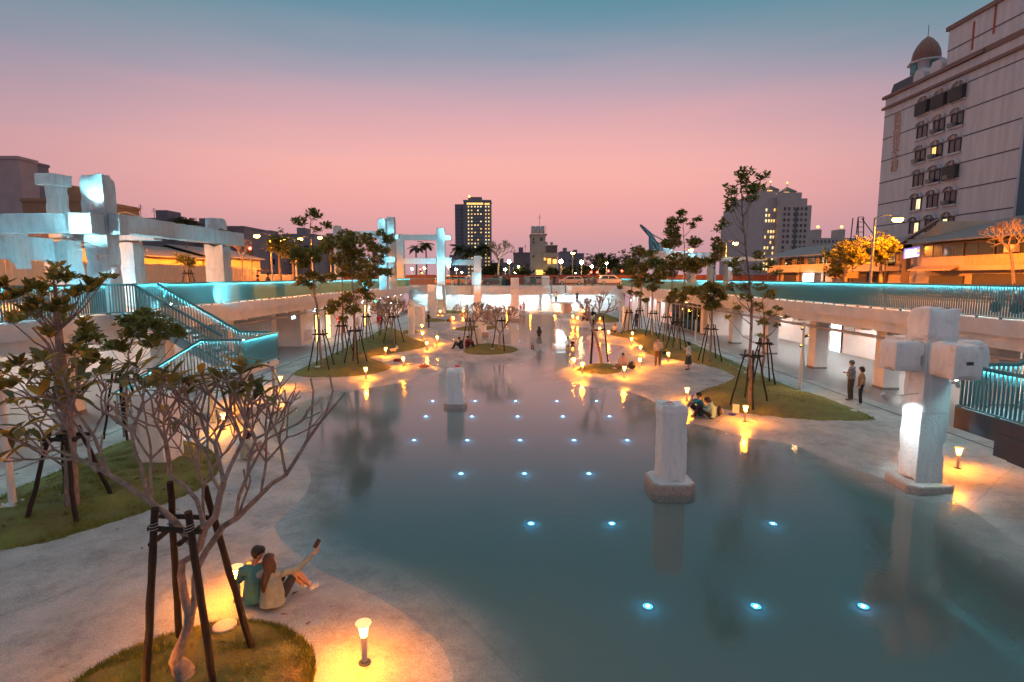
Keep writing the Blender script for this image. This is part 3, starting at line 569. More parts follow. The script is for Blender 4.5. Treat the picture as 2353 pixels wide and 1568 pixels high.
# small lit fittings on the gallery walls
EXW=mat('bright exit sign face',(.9,1,1),.5,0,emit=(.55,.95,1),estr=6); EXG=mat('green exit sign face',(.1,1,.5),.5,0,emit=(.06,.9,.5),estr=5); ALR=mat('red alarm lamp',(1,.1,.05),.5,0,emit=(1,.05,.02),estr=8)
def wall_box(nm,lbl,cat,x,px,py,w,h,m,s=1):
    d=ray(px,py); t_=x/d.x; y=d.y*t_; z=CAM_H+d.z*t_
    t=thing(nm,lbl,cat,(x,y,z)); a,b=(0,.06) if s>0 else (-.06,0); MB().box(a,b,-w/2,w/2,-h/2,h/2).build('housing',SPOTM,t); MB().box(b-.002 if s>0 else a-.012,b+.012 if s>0 else a+.002,-w/2+.02,w/2-.02,-h/2+.02,h/2-.02).build('lit_face',m,t)
wall_box('exit_sign','bright white lit exit sign on the left wall before the warm doorways','exit sign',-16.18,672,728,.7,.34,EXW)
wall_box('exit_sign','green lit exit sign far along the left wall','exit sign',-16.18,861,693,.7,.4,EXG)
wall_box('alarm_lamp','red alarm lamp on the left wall between the staked trees','alarm lamp',-16.18,774,734,.3,.3,ALR)
wall_box('alarm_lamp','red alarm lamp on the right wall behind the staked trees','alarm lamp',17.78,1543,722,.3,.3,ALR,-1)
wall_box('exit_sign','white lit sign on the right wall near the end','exit sign',17.78,1450,690,.6,.34,EXW,-1)
PEN=mat('warm pendant bulb',(1,.7,.3),.5,0,emit=(1,.55,.15),estr=22); cord=MB().tube([(0,0,0),(0,0,.75)],.012,5).mesh('cord',BLACK); blb=MB().ball((0,0,0),.11,10,7).mesh('bulb',PEN,True)
for i,(x,y) in enumerate(((18.6,52.2),(19.4,53.6),(18.5,55.2),(19.6,57),(18.6,58.8),(19.2,60.4))):
    t=thing('pendant_lamp','warm pendant bulb behind the glass shopfront, %s from the near end'%ORD[i],'pendant lamp',(x,y,2.6+.12*(i%3)),0,'pendant bulbs behind the glass'); put('cord',cord,t); put('bulb',blb,t)
# security cameras and cable tray on the left wall
for y,l in((44.1,'near the louvre vent'),(50.5,'between the doorways and the white door')):
    t=thing('security_camera','small white bullet camera on the left wall '+l,'camera',(-16.18,y,2.75)); MB().tube([(0,0,0),(.12,0,0)],.02,6).build('bracket',SPOTM,t); MB().tube([(.1,-.12,-.02),(.14,.16,-.06)],.045,9).build('camera_body',SPOTM,t,smooth=True)
# lanterns by the seated people on the left bank
# ============================================================ RUIN COLUMNS standing in and round the pool
def column(lbl,px0,px1,pyb,pyt,zb=0.0,depth=None,plinth=None,amp=.035,seed=1,top=.12,name='ruined_column',side=None,pl_mat=None):
    """px0..px1: span of the front face at the foot, pyb: foot, pyt: top edge"""
    g=G((px0+px1)/2,pyb,zb); Y=g.y; x0=G(px0,pyb,zb).x; x1=G(px1,pyb,zb).x; w=x1-x0; d=depth or w; h=W((px0+px1)/2,pyt,Y).z-zb
    t=thing(name,lbl,'column',((x0+x1)/2,Y+d/2,zb))
    z0=0
    if plinth:
        pw,ph=plinth; z0=ph
        q=MB(); r=pw; c=.18
        poly=[(-r+c,-r),(r-c,-r),(r,-r+c),(r,r-c),(r-c,r),(-r+c,r),(-r,r-c),(-r,-r+c)]
        q.prism(poly,'z',-.3,ph); q.build('plinth',pl_mat or PLINTH,t,bevel=.03)
        MB().prism([(a*.9,b*.9) for a,b in poly],'z',ph-.01,ph+.012).build('plinth_cap',WHITE,t)
    rough_block(-w/2,w/2,-d/2,d/2,z0-.02,h,amp,.11,seed,top).build('shaft',OLDWHITE,t,smooth=True)
    return t,w,d,h
# front pool column
C1,w1,d1,h1=column('broken white column on a brown plinth standing in the front of the pool',1517,1577,1112,912,.22,plinth=(.56,.25),seed=3,depth=.68)
C1.location.z=0
C2,w2,_,_=column('short broken white column in the middle of the pool near its left bank',1026,1065,932,845,.1,plinth=(.48,.17),seed=5)
C2.location.z=0
C4,_,_,_=column('broken column rising from the left lawn behind the bare frangipani',313,378,1078,905,.3,depth=.95,seed=8,top=.16)
C5,w5,d5,h5=column('column in the far pool with a bright white lit face, people sitting at its foot',1277,1309,800,731,.08,plinth=(.72,.34),seed=9,pl_mat=OLDWHITE)
C5.location.z=0
column('tall slim column standing on the far right in the pool before the end wall',1089,1106,722,588,.1,seed=21,amp=.05,depth=.9)
C6,_,_,h6=column('tall white column standing in the far pool left of the wading woman',1173.5,1192,737,638,.02,plinth=(.75,.30),seed=11,amp=.04); C6.location.z=-.0
column('white column at the back of the far island',1099,1117,770,732,.1,plinth=(.62,.28),seed=12)
column('rounded low white column just behind the island lawn',1090,1107,794,754,.1,seed=13,top=.1)
column('broad plain white column stub left of the standing man',950,974,751,703,.15,seed=14,amp=.03)
column('white column at the far wall, left of the hanging stairs',1245,1262,715,634,.15,seed=15,amp=.03)
column('slender white column with a lit bracket left of the tall frame',983,1001,732,655,.15,seed=16,amp=.03)
column('white column with a narrow lit edge behind the dry bush',938,951,769,690,.15,seed=17,amp=.03)
column('pale cone shaped column foot among the right tree stakes',1432,1449,764,704,.15,seed=18,amp=.02)
# spotlights that wash the columns
SPOTM=mat('white spotlight housing',(.62,.64,.65),.4,0); FACE=mat('spotlight face',(1,1,1),.5,0,emit=(.75,.96,1),estr=60)
def spotlight(lbl,loc,target,energy,col=(.62,.94,1),spot=60,arm=None,blend=.5,grp='column spotlights'):
    t=thing('spotlight',lbl,'spotlight',loc,0,grp); L_=Vector(loc); d=(Vector(target)-L_).normalized(); q=d.to_track_quat('Z','Y').to_euler()
    h=MB().lathe([(.02,-.1),(.055,-.1),(.06,.12),(.05,.12)],12).build('housing',SPOTM,t,smooth=True); h.rotation_euler=q
    f=MB().lathe([(.045,.121),(.045,.124)],12).build('lens',FACE,t); f.rotation_euler=q
    if arm is not None: MB().tube([(0,0,0),Vector(arm)-L_],.018,6).build('arm',SPOTM,t)
    light('beam','SPOT',tuple(d*.14),energy,col,t,.04,spot,blend,target=Vector(target)-L_+d*.14); return t
c5=C5.location
spotlight('small spotlight on the far pool column pointing down its white face',(c5.x-w5*.2,c5.y-d5/2-.55,1.75),(c5.x-w5*.45,c5.y-d5/2,.55),260,(.75,.95,1),95,(c5.x-w5*.2,c5.y-d5/2+.02,1.95))
# cross-shaped column with four broken beam stumps
cx_,cy_=10.78,14.05; hw=.36
t=thing('cross_column','cross shaped old concrete column with four broken beam stumps at the right','column',(cx_,cy_,0)); XC=t
q=MB(); r=.62; c=.2; q.prism([(-r+c,-r),(r-c,-r),(r,-r+c),(r,r-c),(r-c,r),(-r+c,r),(-r,r-c),(-r,-r+c)],'z',-.3,.2); q.build('plinth',PLINTH,t,bevel=.05)
rough_block(-hw,hw,-hw,hw,.18,3.1,.02,.11,31,0).build('shaft',OLDWHITE,t,smooth=True)
rough_block(-.40,.40,-.40,.40,3.85,4.72,.03,.1,32,.16).build('upper_stub',OLDWHITE,t,smooth=True)
for nm,b,sd in(('beam_stump',(-1.12,-.37,-.34,.34,3.10,3.88),33),('beam_stump',(-.36,.36,-1.25,-.35,3.04,3.90),34),('beam_stump',(.37,1.35,-.3,.34,3.10,3.86),35),('beam_stump',(-.36,.36,.36,1.3,3.06,3.9),36)):
    rough_block(*b,.035,.11,sd,.05,round_=.09).build(nm,OLDWHITE,t,smooth=True)
rough_block(-.38,.38,-.38,.38,3.05,3.9,.012,.2,37,0,round_=0).build('joint_block',OLDWHITE,t,smooth=True)
MB().box(-.08,.08,-1.27,-1.2,3.42,3.5).build('rebar_pocket',FRAME,t)
spotlight('white cylinder spotlight on a side arm of the cross shaped column',(cx_-1.25,cy_-.25,2.46),(cx_-hw+.05,cy_-.1,1.5),110,(.72,.95,1),80,(cx_-hw,cy_-.2,2.52))
spotlight('hidden spotlight lighting the stair side of the cross shaped column',(cx_+.95,cy_+.2,2.7),(cx_+hw+.3,cy_+.1,3.3),420,(.25,.88,1),150,(cx_+hw,cy_+.2,2.75))
# ============================================================ PATH LIGHTS
BULB=mat('glowing amber diffuser',(1,.6,.2),.4,0,emit=(1,.255,.008),estr=560)
STEMM=mat('warm bollard stem',(.6,.5,.4),.4,0,emit=None)
capm=MB().lathe([(.0,.585),(.075,.60),(.108,.598),(.112,.588),(.108,.578),(.0,.578)],18).mesh('cap',mat('opal cap',(.8,.7,.55),.5,0,emit=(1,.5,.12),estr=1.1),True)
difm=MB().lathe([(.082,.577),(.072,.55),(.056,.50),(.046,.44),(.042,.40)],16).mesh('diffuser',BULB,True)
stm=MB().lathe([(.040,.40),(.036,.02),(.036,0)],14).mesh('stem',STEMM,True)
flm=MB().lathe([(.085,-.02),(.085,.012),(.05,.018),(.04,.03)],16).mesh('base_flange',DARKSTEEL,True)
def path_light(px,py,lbl,z=None):
    p=Gz(px,py); t=thing('path_light','glowing mushroom path light '+lbl,'path light',(p.x,p.y,p.z),0,'mushroom path lights')
    put('cap',capm,t); put('diffuser',difm,t); put('stem',stm,t); put('base_flange',flm,t); return t
for px,py,l in[(838,1523,'on the bank right of the near lawn, nearest of all'),(548,1380,'behind the selfie couple, beside the leaning dark stake'),(515,988,'seen through the frangipani branches by the left lawn'),(553,928,'behind the frangipani, farther from the left lawn'),(646,893,'on the left bank just right of the frangipani crown'),(841,870,'in front of the tip of the middle left lawn'),(927,843.7,'at the end of the left peninsula'),(886.6,819,'in the notch of the middle left lawn'),(981,804,'nearest the seated couple at the island, to their left'),(971,779.5,'in the cluster beyond the middle left lawn, front one'),(949,768,'on the small lawn by the broad column stub'),(970,760,'at the feet of the standing man left of the pool'),(1005,790,'on the strip between the two left bays'),(1042,741,'beside the seated child on the far left bank'),(1011.5,724,'behind the far left lawn near the tall frame column'),(1064.6,722.4,'on the far left bank behind the bare trees'),(1164.4,717,'at the far water edge just left of the tall pool column'),(1219,716,'at the far water edge in the middle of the bright wall'),(1275.4,716,'at the far water edge left of the hanging stairs'),(1327.4,718,'on the far right bank nearest the end wall'),(1342,722.4,'on the far right bank behind the picnic group'),(1316.4,736.3,'at the far right water edge, left one of a pair'),(1327,740.7,'at the far right water edge, right one of a pair'),(1378,740.7,'on the front of the far right lawn'),(1378,767,'at the tip of the third right bank, behind the single trunk'),(1398.5,776,'at the tip of the third right bank, nearer the seated woman'),(1452.7,779.5,'at the upper edge of the right lawn'),(1451,793.4,'in the second right bay below the upper lamp'),(1471.3,814,'left of the blurred standing man'),(1535.3,831.5,'between the blurred man and the woman in the long skirt'),(1434.2,867.4,'on the point in front of the small right lawn tip'),(1578,922,'just right of the front pool column'),(1712,968.6,'on the bank below the two staked trees, beside the paper bag'),(2200,1076,'beside the foot of the cross shaped column'),(1318.6,846,'left of the single trunk on the small lawn tip'),(1338,858,'on the front of the small right lawn tip'),(1470,846,'beside the backpack of the pair sitting on the second right point')]:
    path_light(px,py,l)
t=path_light(40,1765,'just outside the bottom left corner, lighting the path')
# ============================================================ UNDERWATER LIGHTS: a regular grid
ring=MB().lathe([(.09,0),(.09,.02),(.075,.022),(.075,0)],22).mesh('bezel',STEEL,True); UWL=mat('blue underwater lens',(.2,.6,1),.3,0,emit=(.01,.30,.85),estr=1.8); UWC=mat('underwater lamp core',(.9,1,1),.3,0,emit=(.55,.95,1.0),estr=12)
lens1=MB().lathe([(.074,.004),(.074,.018),(.03,.021)],20).mesh('lens',UWL); lens2=MB().lathe([(.034,.0205),(.03,.026)],14).mesh('core',UWC)
rows=[(8.92,(2.35,4.22,6.08),'nearest'),(12.13,(.44,2.31,6.03),'second'),(15.37,(-1.48,.36,2.23),'third'),(18.64,(-3.42,-1.56,.28,2.16,4.01),'fourth'),(21.92,(-3.51,-1.64,.22,2.07,3.97),'fifth'),(24.7,(-3.63,-1.7,.17,2.05,3.87),'sixth')]
def uw(x,y,l):
    z=hz(x,y); t=thing('underwater_light','round blue underwater light, '+l,'underwater light',(x,y,z+.003),0,'blue underwater lights'); put('bezel',ring,t); put('lens',lens1,t); put('core',lens2,t)
    light('glow','POINT',(0,0,.09),2.6,(.05,.5,1),t,.03)
for y,xx,nm in rows:
    for i,x in enumerate(xx): uw(x,y,'%s from left in the %s row from the camera'%(ORD[i],nm))
for x,y,l in((.62,66,'farthest beside the tall far pool column'),(.64,62.5,'middle one beside the tall far pool column'),(.66,59,'nearest beside the tall far pool column'),(.68,48.6,'alone by the wading woman'),(4.5,64,'far off in line with the hanging stairs, farthest'),(4.46,58,'far off in line with the hanging stairs, middle'),(4.47,54,'far off in line with the hanging stairs, nearest')): uw(x,y,l)
# flush lawn covers
DISC=mat('pale access cover',(.55,.52,.5),.6,.1,12)
for px,py,l,rad in[(517,1447,'round pale access cover set in the near lawn',.17),(1131,803.5,'small flush uplight set in the island lawn',.12),(730,845,'small flush uplight at the edge of the middle left lawn',.14),(1412,848,'small flush uplight on the small right lawn tip',.12),(1961,947,'small flush uplight at the pointed end of the right lawn',.12),(718,832,'small flush cover behind the first left staked tree',.14)]:
    p=Gz(px,py); tag(MB().lathe([(rad,-.02),(rad,.075),(rad*.9,.082)],20).build('ground_cover',DISC,None,(p.x,p.y,p.z)),l,'cover')
# ============================================================ STREET-LEVEL RUIN FRAMES
def frame(lbl,parts,seed,top=.1):
    t=thing('ruined_frame',lbl,'concrete frame',(0,0,0))
    for i,(nm,b) in enumerate(parts):
        x0,x1=sorted(b[0:2]); y0,y1=sorted(b[2:4]); z0,z1=sorted(b[4:6])
        rough_block(x0,x1,y0,y1,z0,z1,.025,.22,seed+i,top if nm=='column' else .04,round_=.03).build(nm,FRAMEW,t,smooth=True)
    return t
# near left frame: long beam running away from us along the deck edge plus a beam to the left
A=(-15.95,21.9)
f1=frame('white ruined concrete frame on the left street deck with a tall lit column',[
 ('column',(-16.5,-15.6,21.5,22.2,DZ,9.42)),('beam',(-16.9,-16.1,22.22,33.6,7.3,8.08)),('beam_stump',(-16.45,-15.6,20.75,21.48,7.08,7.86)),('beam_stump',(-15.58,-15.15,21.6,22.2,7.12,7.9)),
 ('column',(-17.1,-16.05,30.9,31.8,DZ,7.28)),('column',(-17.0,-16.15,31.0,31.7,8.09,8.75)),
 ('column',(-20.75,-19.65,24.6,25.5,DZ,7.15)),('column',(-18.7,-17.95,26.4,27.2,DZ,7.15)),('column',(-20.5,-19.9,24.7,25.3,7.2,9.95)),('beam_stump',(-20.72,-19.75,24.5,25.4,9.45,9.98)),
 ('beam',(-33,-16.52,21.6,22.2,7.18,7.94)),('beam',(-20.2,-16.95,26.4,27.1,7.2,7.95))],40,.2)
# arch haunch under the left beam
q=MB(); pts=[(-33,6.62),(-19.6,6.62),(-19.6,5.0)]+[(-19.6-6.6*math.sin(a*math.pi/2/8), 5.0+1.45*(1-math.cos(a*math.pi/2/8))*1.0) for a in range(1,9)]
pts=[(-33,7.25),(-33,7.05),(-26.2,7.05)]+[(-26.2+6.2*math.sin(a*math.pi/2/10),7.05-1.25*(1-math.cos(a*math.pi/2/10))) for a in range(1,11)]+[(-20.0,7.25)]
q.prism(pts,'y',22.4,23.1).build('arch_haunch',FRAMEW,f1)
f1s=MB().box(-20.9,-20.2,22.6,24.58,6.2,7.15).build('beam',FRAMEW,f1)
spotlight('bright spotlight aimed up the broken tall left column',(-15.85,21.2,8.1),(-15.8,21.52,9.1),210,(.35,.9,1),110,(-15.85,21.5,8.0))
spotlight('bright spotlight hitting the lit block of the left frame',(-15.9,20.1,6.9),(-15.95,20.75,7.45),300,(.4,.92,1),120,(-15.9,21.5,6.6))
spotlight('spotlight washing the left frame column toward the deck',(-15.4,20.7,6.25),(-15.8,21.5,4.2),70,(.35,.9,1),90,(-15.6,21.5,6.3))
# dome camera on that column
t=thing('security_camera','white dome camera with a red light on the left column','camera',(-15.25,21.35,5.55))
MB().box(-.18,.02,.0,.12,.02,.3).build('bracket',SPOTM,t); MB().lathe([(.13,0),(.13,.12),(.09,.2),(.03,.22)],14).build('dome_housing',SPOTM,t,(0,-.12,-.02),smooth=True)
MB().ball((0,-.12,-.03),.115,14,8).build('dome',BLACK,t,smooth=True); MB().ball((.0,-.225,-.06),.03,8,6).build('indicator',mat('red indicator',(1,.05,.02),.4,0,emit=(1,.03,.02),estr=9),t)
# far two-storey frame left of the tower
def px_block(a,b,Y,dep,nm):
    """block whose front face spans photo corners a=(x,y top-left) b=(x,y bottom-right) at distance Y"""
    p=W(a[0],a[1],Y); q=W(b[0],b[1],Y); return (nm,(p.x,q.x,Y,Y+dep,q.z,p.z))
def col_block(x0,x1,yt,Y,dep,zb): 
    p=W(x0,yt,Y); q=W(x1,yt,Y); return ('column',(p.x,q.x,Y,Y+dep,zb,p.z))
f2=frame('two storey white ruined frame with lit joints beyond the left trees',[
 col_block(1002,1021,524,80,1.2,.15),px_block((914,539),(1001.5,552),80,1.0,'beam'),px_block((1021.5,541),(1036,552),80,1.0,'beam_stump'),px_block((912,593),(1001.5,607),80,1.0,'beam'),px_block((1021.5,592),(1037,609),79.6,1.3,'beam_stump'),
 px_block((1037.5,597),(1097,610),80.4,.9,'beam'),px_block((1022,659),(1083,678),80.3,1.0,'beam'),px_block((1083.5,625),(1105,655),79.4,1.2,'lit_block'),
 col_block(908,926,538,80,1.2,DZ),px_block((1001.5,655),(1017,690),79.0,.9,'beam_stump')],60)
f3=frame('long white ruined beam on columns among the left tree crowns',[
 px_block((764,531),(905,545),62,1.0,'beam'),col_block(764,779,518,62.1,1.0,DZ),col_block(867,885,502,61.4,1.0,DZ),col_block(888,905,498,66,1.0,DZ),px_block((903,539),(916,549),61.6,1.0,'beam_stump'),px_block((832,590),(856,607),61.5,1.1,'lit_block'),px_block((886,590),(908,604),61.0,1.1,'beam_stump'),px_block((834,608),(905,617),62,.9,'beam')],80)
g='frame spotlights'
for (x,y,tx,ty,l) in((-15.1,24.5,-16.2,22.2,'added deck uplight washing the foot of the lit left column'),(-15.0,28.5,-16.4,30.5,'added deck uplight washing the long left beam'),(-17.5,19.6,-20.5,23.5,'added deck uplight washing the left beam and arch'),(-17.6,23.9,-18.6,27,'added deck uplight between the rear columns of the left frame')): spotlight(l,(x,y,4.2),(tx,ty,6.6),420,(.16,.75,.92),140,None,grp=g)  # added uplights without known fittings, giving the left frame its teal wash
for (x,y,tx,ty,l) in((-11.5,76.5,-10.5,80,'added uplight washing the far two storey frame'),(-15.2,57,-15.6,62,'added uplight washing the long beam among the left crowns'),(17.6,46,17.8,52,'added uplight washing the right ruined canopy')): spotlight(l,(x,y,4.3),(tx,ty,9.5),1500,(.16,.75,.92),120,None,grp=g)  # added floods as well, tinting the farther ruins teal
def sp(lbl,px,py,Y,e,dx=0,dz=.0,back=.9,spot=100,c=(.45,.95,1)):
    p=W(px,py,Y); spotlight(lbl,(p.x+dx,p.y-back,p.z+dz),tuple(p),e*.38,(.28,.88,1),135,(p.x+dx,p.y+.05,p.z+dz*.6),grp=g)
sp('spotlight on the upper right joint of the far two storey frame',1029,546,80,360)
sp('spotlight on the lower right joint of the far two storey frame',1024,602,79.6,420,0,-.3)
sp('spotlight on the top stub of the far frame column',1018,530,80,160,.3)
sp('spotlight on the low bright block of the far frame column',1012,676,79,520,.2)
sp('spotlight on the lit block beside the far deck people',1101,643,79.4,320,.4)
sp('spotlight on the left end joint of the far frame upper beam',909,544,61.6,170)
sp('spotlight on the broken stub rising from the long beam',882,508,61.4,160,.2)
sp('spotlight on the second broken stub behind the first',896,532,66,220,.2,-.5)
sp('spotlight on the lit block half hidden by left leaves',845,598,61.5,260)
sp('spotlight on the lower stump beside the left leaves',897,597,61,170)
# right ruin with the upswept arm
f4=frame('pale ruined canopy blocks and columns beyond the right trees',[
 px_block((1500,577),(1588,600),50,5.0,'beam'),px_block((1598,580),(1650,597),44,3.5,'beam'),px_block((1524,553),(1546,577),50,1.2,'column'),
 px_block((1506,600),(1530,644),51,1.0,'column'),px_block((1588,600),(1600,650),46,1.0,'column'),px_block((1634,602),(1645,652),43,.9,'column'),px_block((1674,596),(1684,652),42,.9,'column'),px_block((1582,580),(1597,597),43.5,1.0,'lit_block'),px_block((1650,590),(1760,600),42.5,1.0,'beam')],100)
sp('spotlight on the pale block beside the orange street lamp',1590,590,43.5,170,0,-.3)
sp('spotlight on the corner of the right ruined canopy',1540,560,50,80)
sp('spotlight under the right ruined canopy beam',1679,600,42,90)
t=thing('mast_arm','teal upswept steel arm with a stay cable beyond the right trees','steel arm',(0,0,0)); AR=mat('teal painted steel arm',(.05,.17,.22),.5,.05)
Y=62
def pw(x,y,yy=Y): return W(x,y,yy)
MB().tube([pw(1471,517),pw(1480,526),pw(1494,540),pw(1503,557),pw(1514,572),pw(1524,586)],[.12,.2,.26,.3,.3,.28],10).build('boom',AR,t,smooth=True)
MB().tube([pw(1496,541),pw(1495,556),pw(1496,572),pw(1497,600)],[.24,.24,.24,.24],10).build('leg',AR,t,smooth=True)
MB().bar(pw(1496,570),pw(1512,571),.3,.25).build('tie_bar',AR,t)
MB().tube([pw(1497,538),pw(1526,554),pw(1540,562)],.06,6).build('cable',AR,t); MB().tube([pw(1510,556),pw(1528,572)],.05,6).build('cable',AR,t)
MB().prism([(0,0),(2.6,0),(1.6,1.6),(.3,1.5)],'y',61.5,63).build('base_block',OLDWHITE,t,(pw(1510,612).x-.5,0,pw(1510,612).z))
# ============================================================ TREES
def leaf_geo(n,rng,cent,axis,ln,wd):
    """kite shaped leaves: n rows of base point, direction, length"""
    d=axis/np.linalg.norm(axis,axis=1,keepdims=True)
    up=np.tile(np.array([[0,0,1.]]),(n,1))+rng.normal(0,.35,(n,3)); s=np.cross(d,up); s/=np.linalg.norm(s,axis=1,keepdims=True)+1e-9
    u=np.cross(s,d)
    v=np.zeros((n,4,3)); v[:,0]=cent; v[:,1]=cent+d*(ln*.62)[:,None]-s*(wd/2)[:,None]+u*(ln*.08)[:,None]; v[:,2]=cent+d*ln[:,None]; v[:,3]=cent+d*(ln*.62)[:,None]+s*(wd/2)[:,None]+u*(ln*.08)[:,None]
    return v
def quads_obj(name,v,m,parent):
    k=len(v); me=bpy.data.meshes.new(name); me.vertices.add(k*4); me.vertices.foreach_set('co',v.reshape(-1)); me.loops.add(k*4); me.loops.foreach_set('vertex_index',np.arange(k*4)); me.polygons.add(k); me.polygons.foreach_set('loop_start',np.arange(0,k*4,4)); me.polygons.foreach_set('loop_total',np.full(k,4)); me.materials.append(m); me.update(calc_edges=True)
    o=bpy.data.objects.new(name,me); COL.link(o); o.parent=parent; return o
def rosettes(rng,pts,nleaf,ln,spread=.9):
    c=np.repeat(pts,nleaf,0); k=len(c); a=rng.uniform(0,2*np.pi,k); el=rng.uniform(-.25,1.1,k)
    ax=np.stack([np.cos(a)*np.cos(el),np.sin(a)*np.cos(el),np.sin(el)],1); l=ln*rng.uniform(.65,1.2,k)
    return leaf_geo(k,rng,c,ax,l,l*rng.uniform(.42,.58,k))
def staked(base,lbl,h=2.1,spread=.72,tilt=0,rz=.5,r=.034,n=4):
    t=thing('tree_stakes',lbl,'tree stakes',base,rz,'dark timber tree stakes')
    pole=MB(); pts=[Vector((spread*(1-k/6*.68)+.012*math.sin(k*2.1),.012*math.cos(k*1.7),-.15+(h+.15)*k/6)) for k in range(7)]
    pole.tube(pts,[r*1.15,r*1.1,r,r,r*.95,r*.9,r*.9],8); pm=pole.mesh('pole',WOODDARK,True)
    tp=spread*(1-.90*.68)
    for k in range(n): put('pole',pm,t,(0,0,0),(0,0,math.pi*2*k/n+.3*math.sin(k*3)))
    bm=MB().tube([(-tp*.98-.1,tp*.72,h*.88),(tp*.98+.1,tp*.72,h*.89)],r*.95,7).mesh('cross_bar',WOODDARK,True)
    for k in range(n): put('cross_bar',bm,t,(0,0,-.04*(k%2)),(0,0,math.pi*2*k/n+.3*math.sin(k*3)+math.pi/4))
    return t
def young_tree(lbl,trunk,clusters,seed,r0=.075,ln=.2,m=LEAF,dens=1.0,Y=None,twig=.8,grp='young staked trees',base_z=None,name='young_tree',bark=BARK):
    rng=np.random.default_rng(seed); g=Gz(*trunk[0]) if Y is None else W(trunk[0][0],trunk[0][1],Y); Yb=g.y
    P=[g]+[W(x,y,Yb+.12*math.sin(i*1.9+seed)) for i,(x,y) in enumerate(trunk[1:],1)]
    t=thing(name,lbl,'tree',g,0,grp); P=[p-g for p in P]
    # resample the stem
    S=[]
    for a,b in zip(P,P[1:]):
        for k in range(4): S.append(a.lerp(b,k/4))
    S.append(P[-1]); n=len(S)
    for k in range(1,n-1): S[k]=S[k]+Vector((rng.normal(0,.018),rng.normal(0,.018),0))
    q=MB(); q.tube([S[0]-Vector((0,0,.15))]+S,[r0*1.25]+[r0*(1-.82*k/(n-1)) for k in range(n)],9)
    tips=[]; sc_=Yb/FPX
    for cx,cy,rp in clusters:
        c=W(cx,cy,Yb)-g; R_=rp*sc_; c.y+=rng.normal(0,.5)*R_*2.2+rng.normal(0,.25)
        # branch leaves the stem lower down
        zt=c.z-.55*math.hypot(c.x-0,c.y)-.35; j=min(range(n),key=lambda k:abs(S[k].z-max(S[0].z+.9,min(zt,S[-1].z-.1)))+.25*abs(S[k].x-c.x))
        a=S[j]; mid=a.lerp(c,.55)+Vector((0,0,-.12*(c-a).length)); rb=max(.012,r0*(1-.8*j/(n-1))*.5)
        q.tube([a,a.lerp(mid,.5)+Vector((0,0,.02)),mid,c],[rb,rb*.8,rb*.6,rb*.35],6)
        k=max(6,int(dens*22*(R_/.35)**1.8)); off=rng.normal(0,1,(k,3)); off/=np.linalg.norm(off,axis=1,keepdims=True); off*=(rng.uniform(.15,1,k)**.5)[:,None]*R_*1.05; off[:,2]*=.72
        pt=np.array(c)+off
        for p in pt[::3]: q.tube([c.lerp(mid,.25),Vector(p)],[rb*.35,.006],4,False)
        tips.append(pt)
    q.build('trunk',bark,t,smooth=True)
    quads_obj('crown',rosettes(rng,np.concatenate(tips),7,ln*1.2),m,t); return t
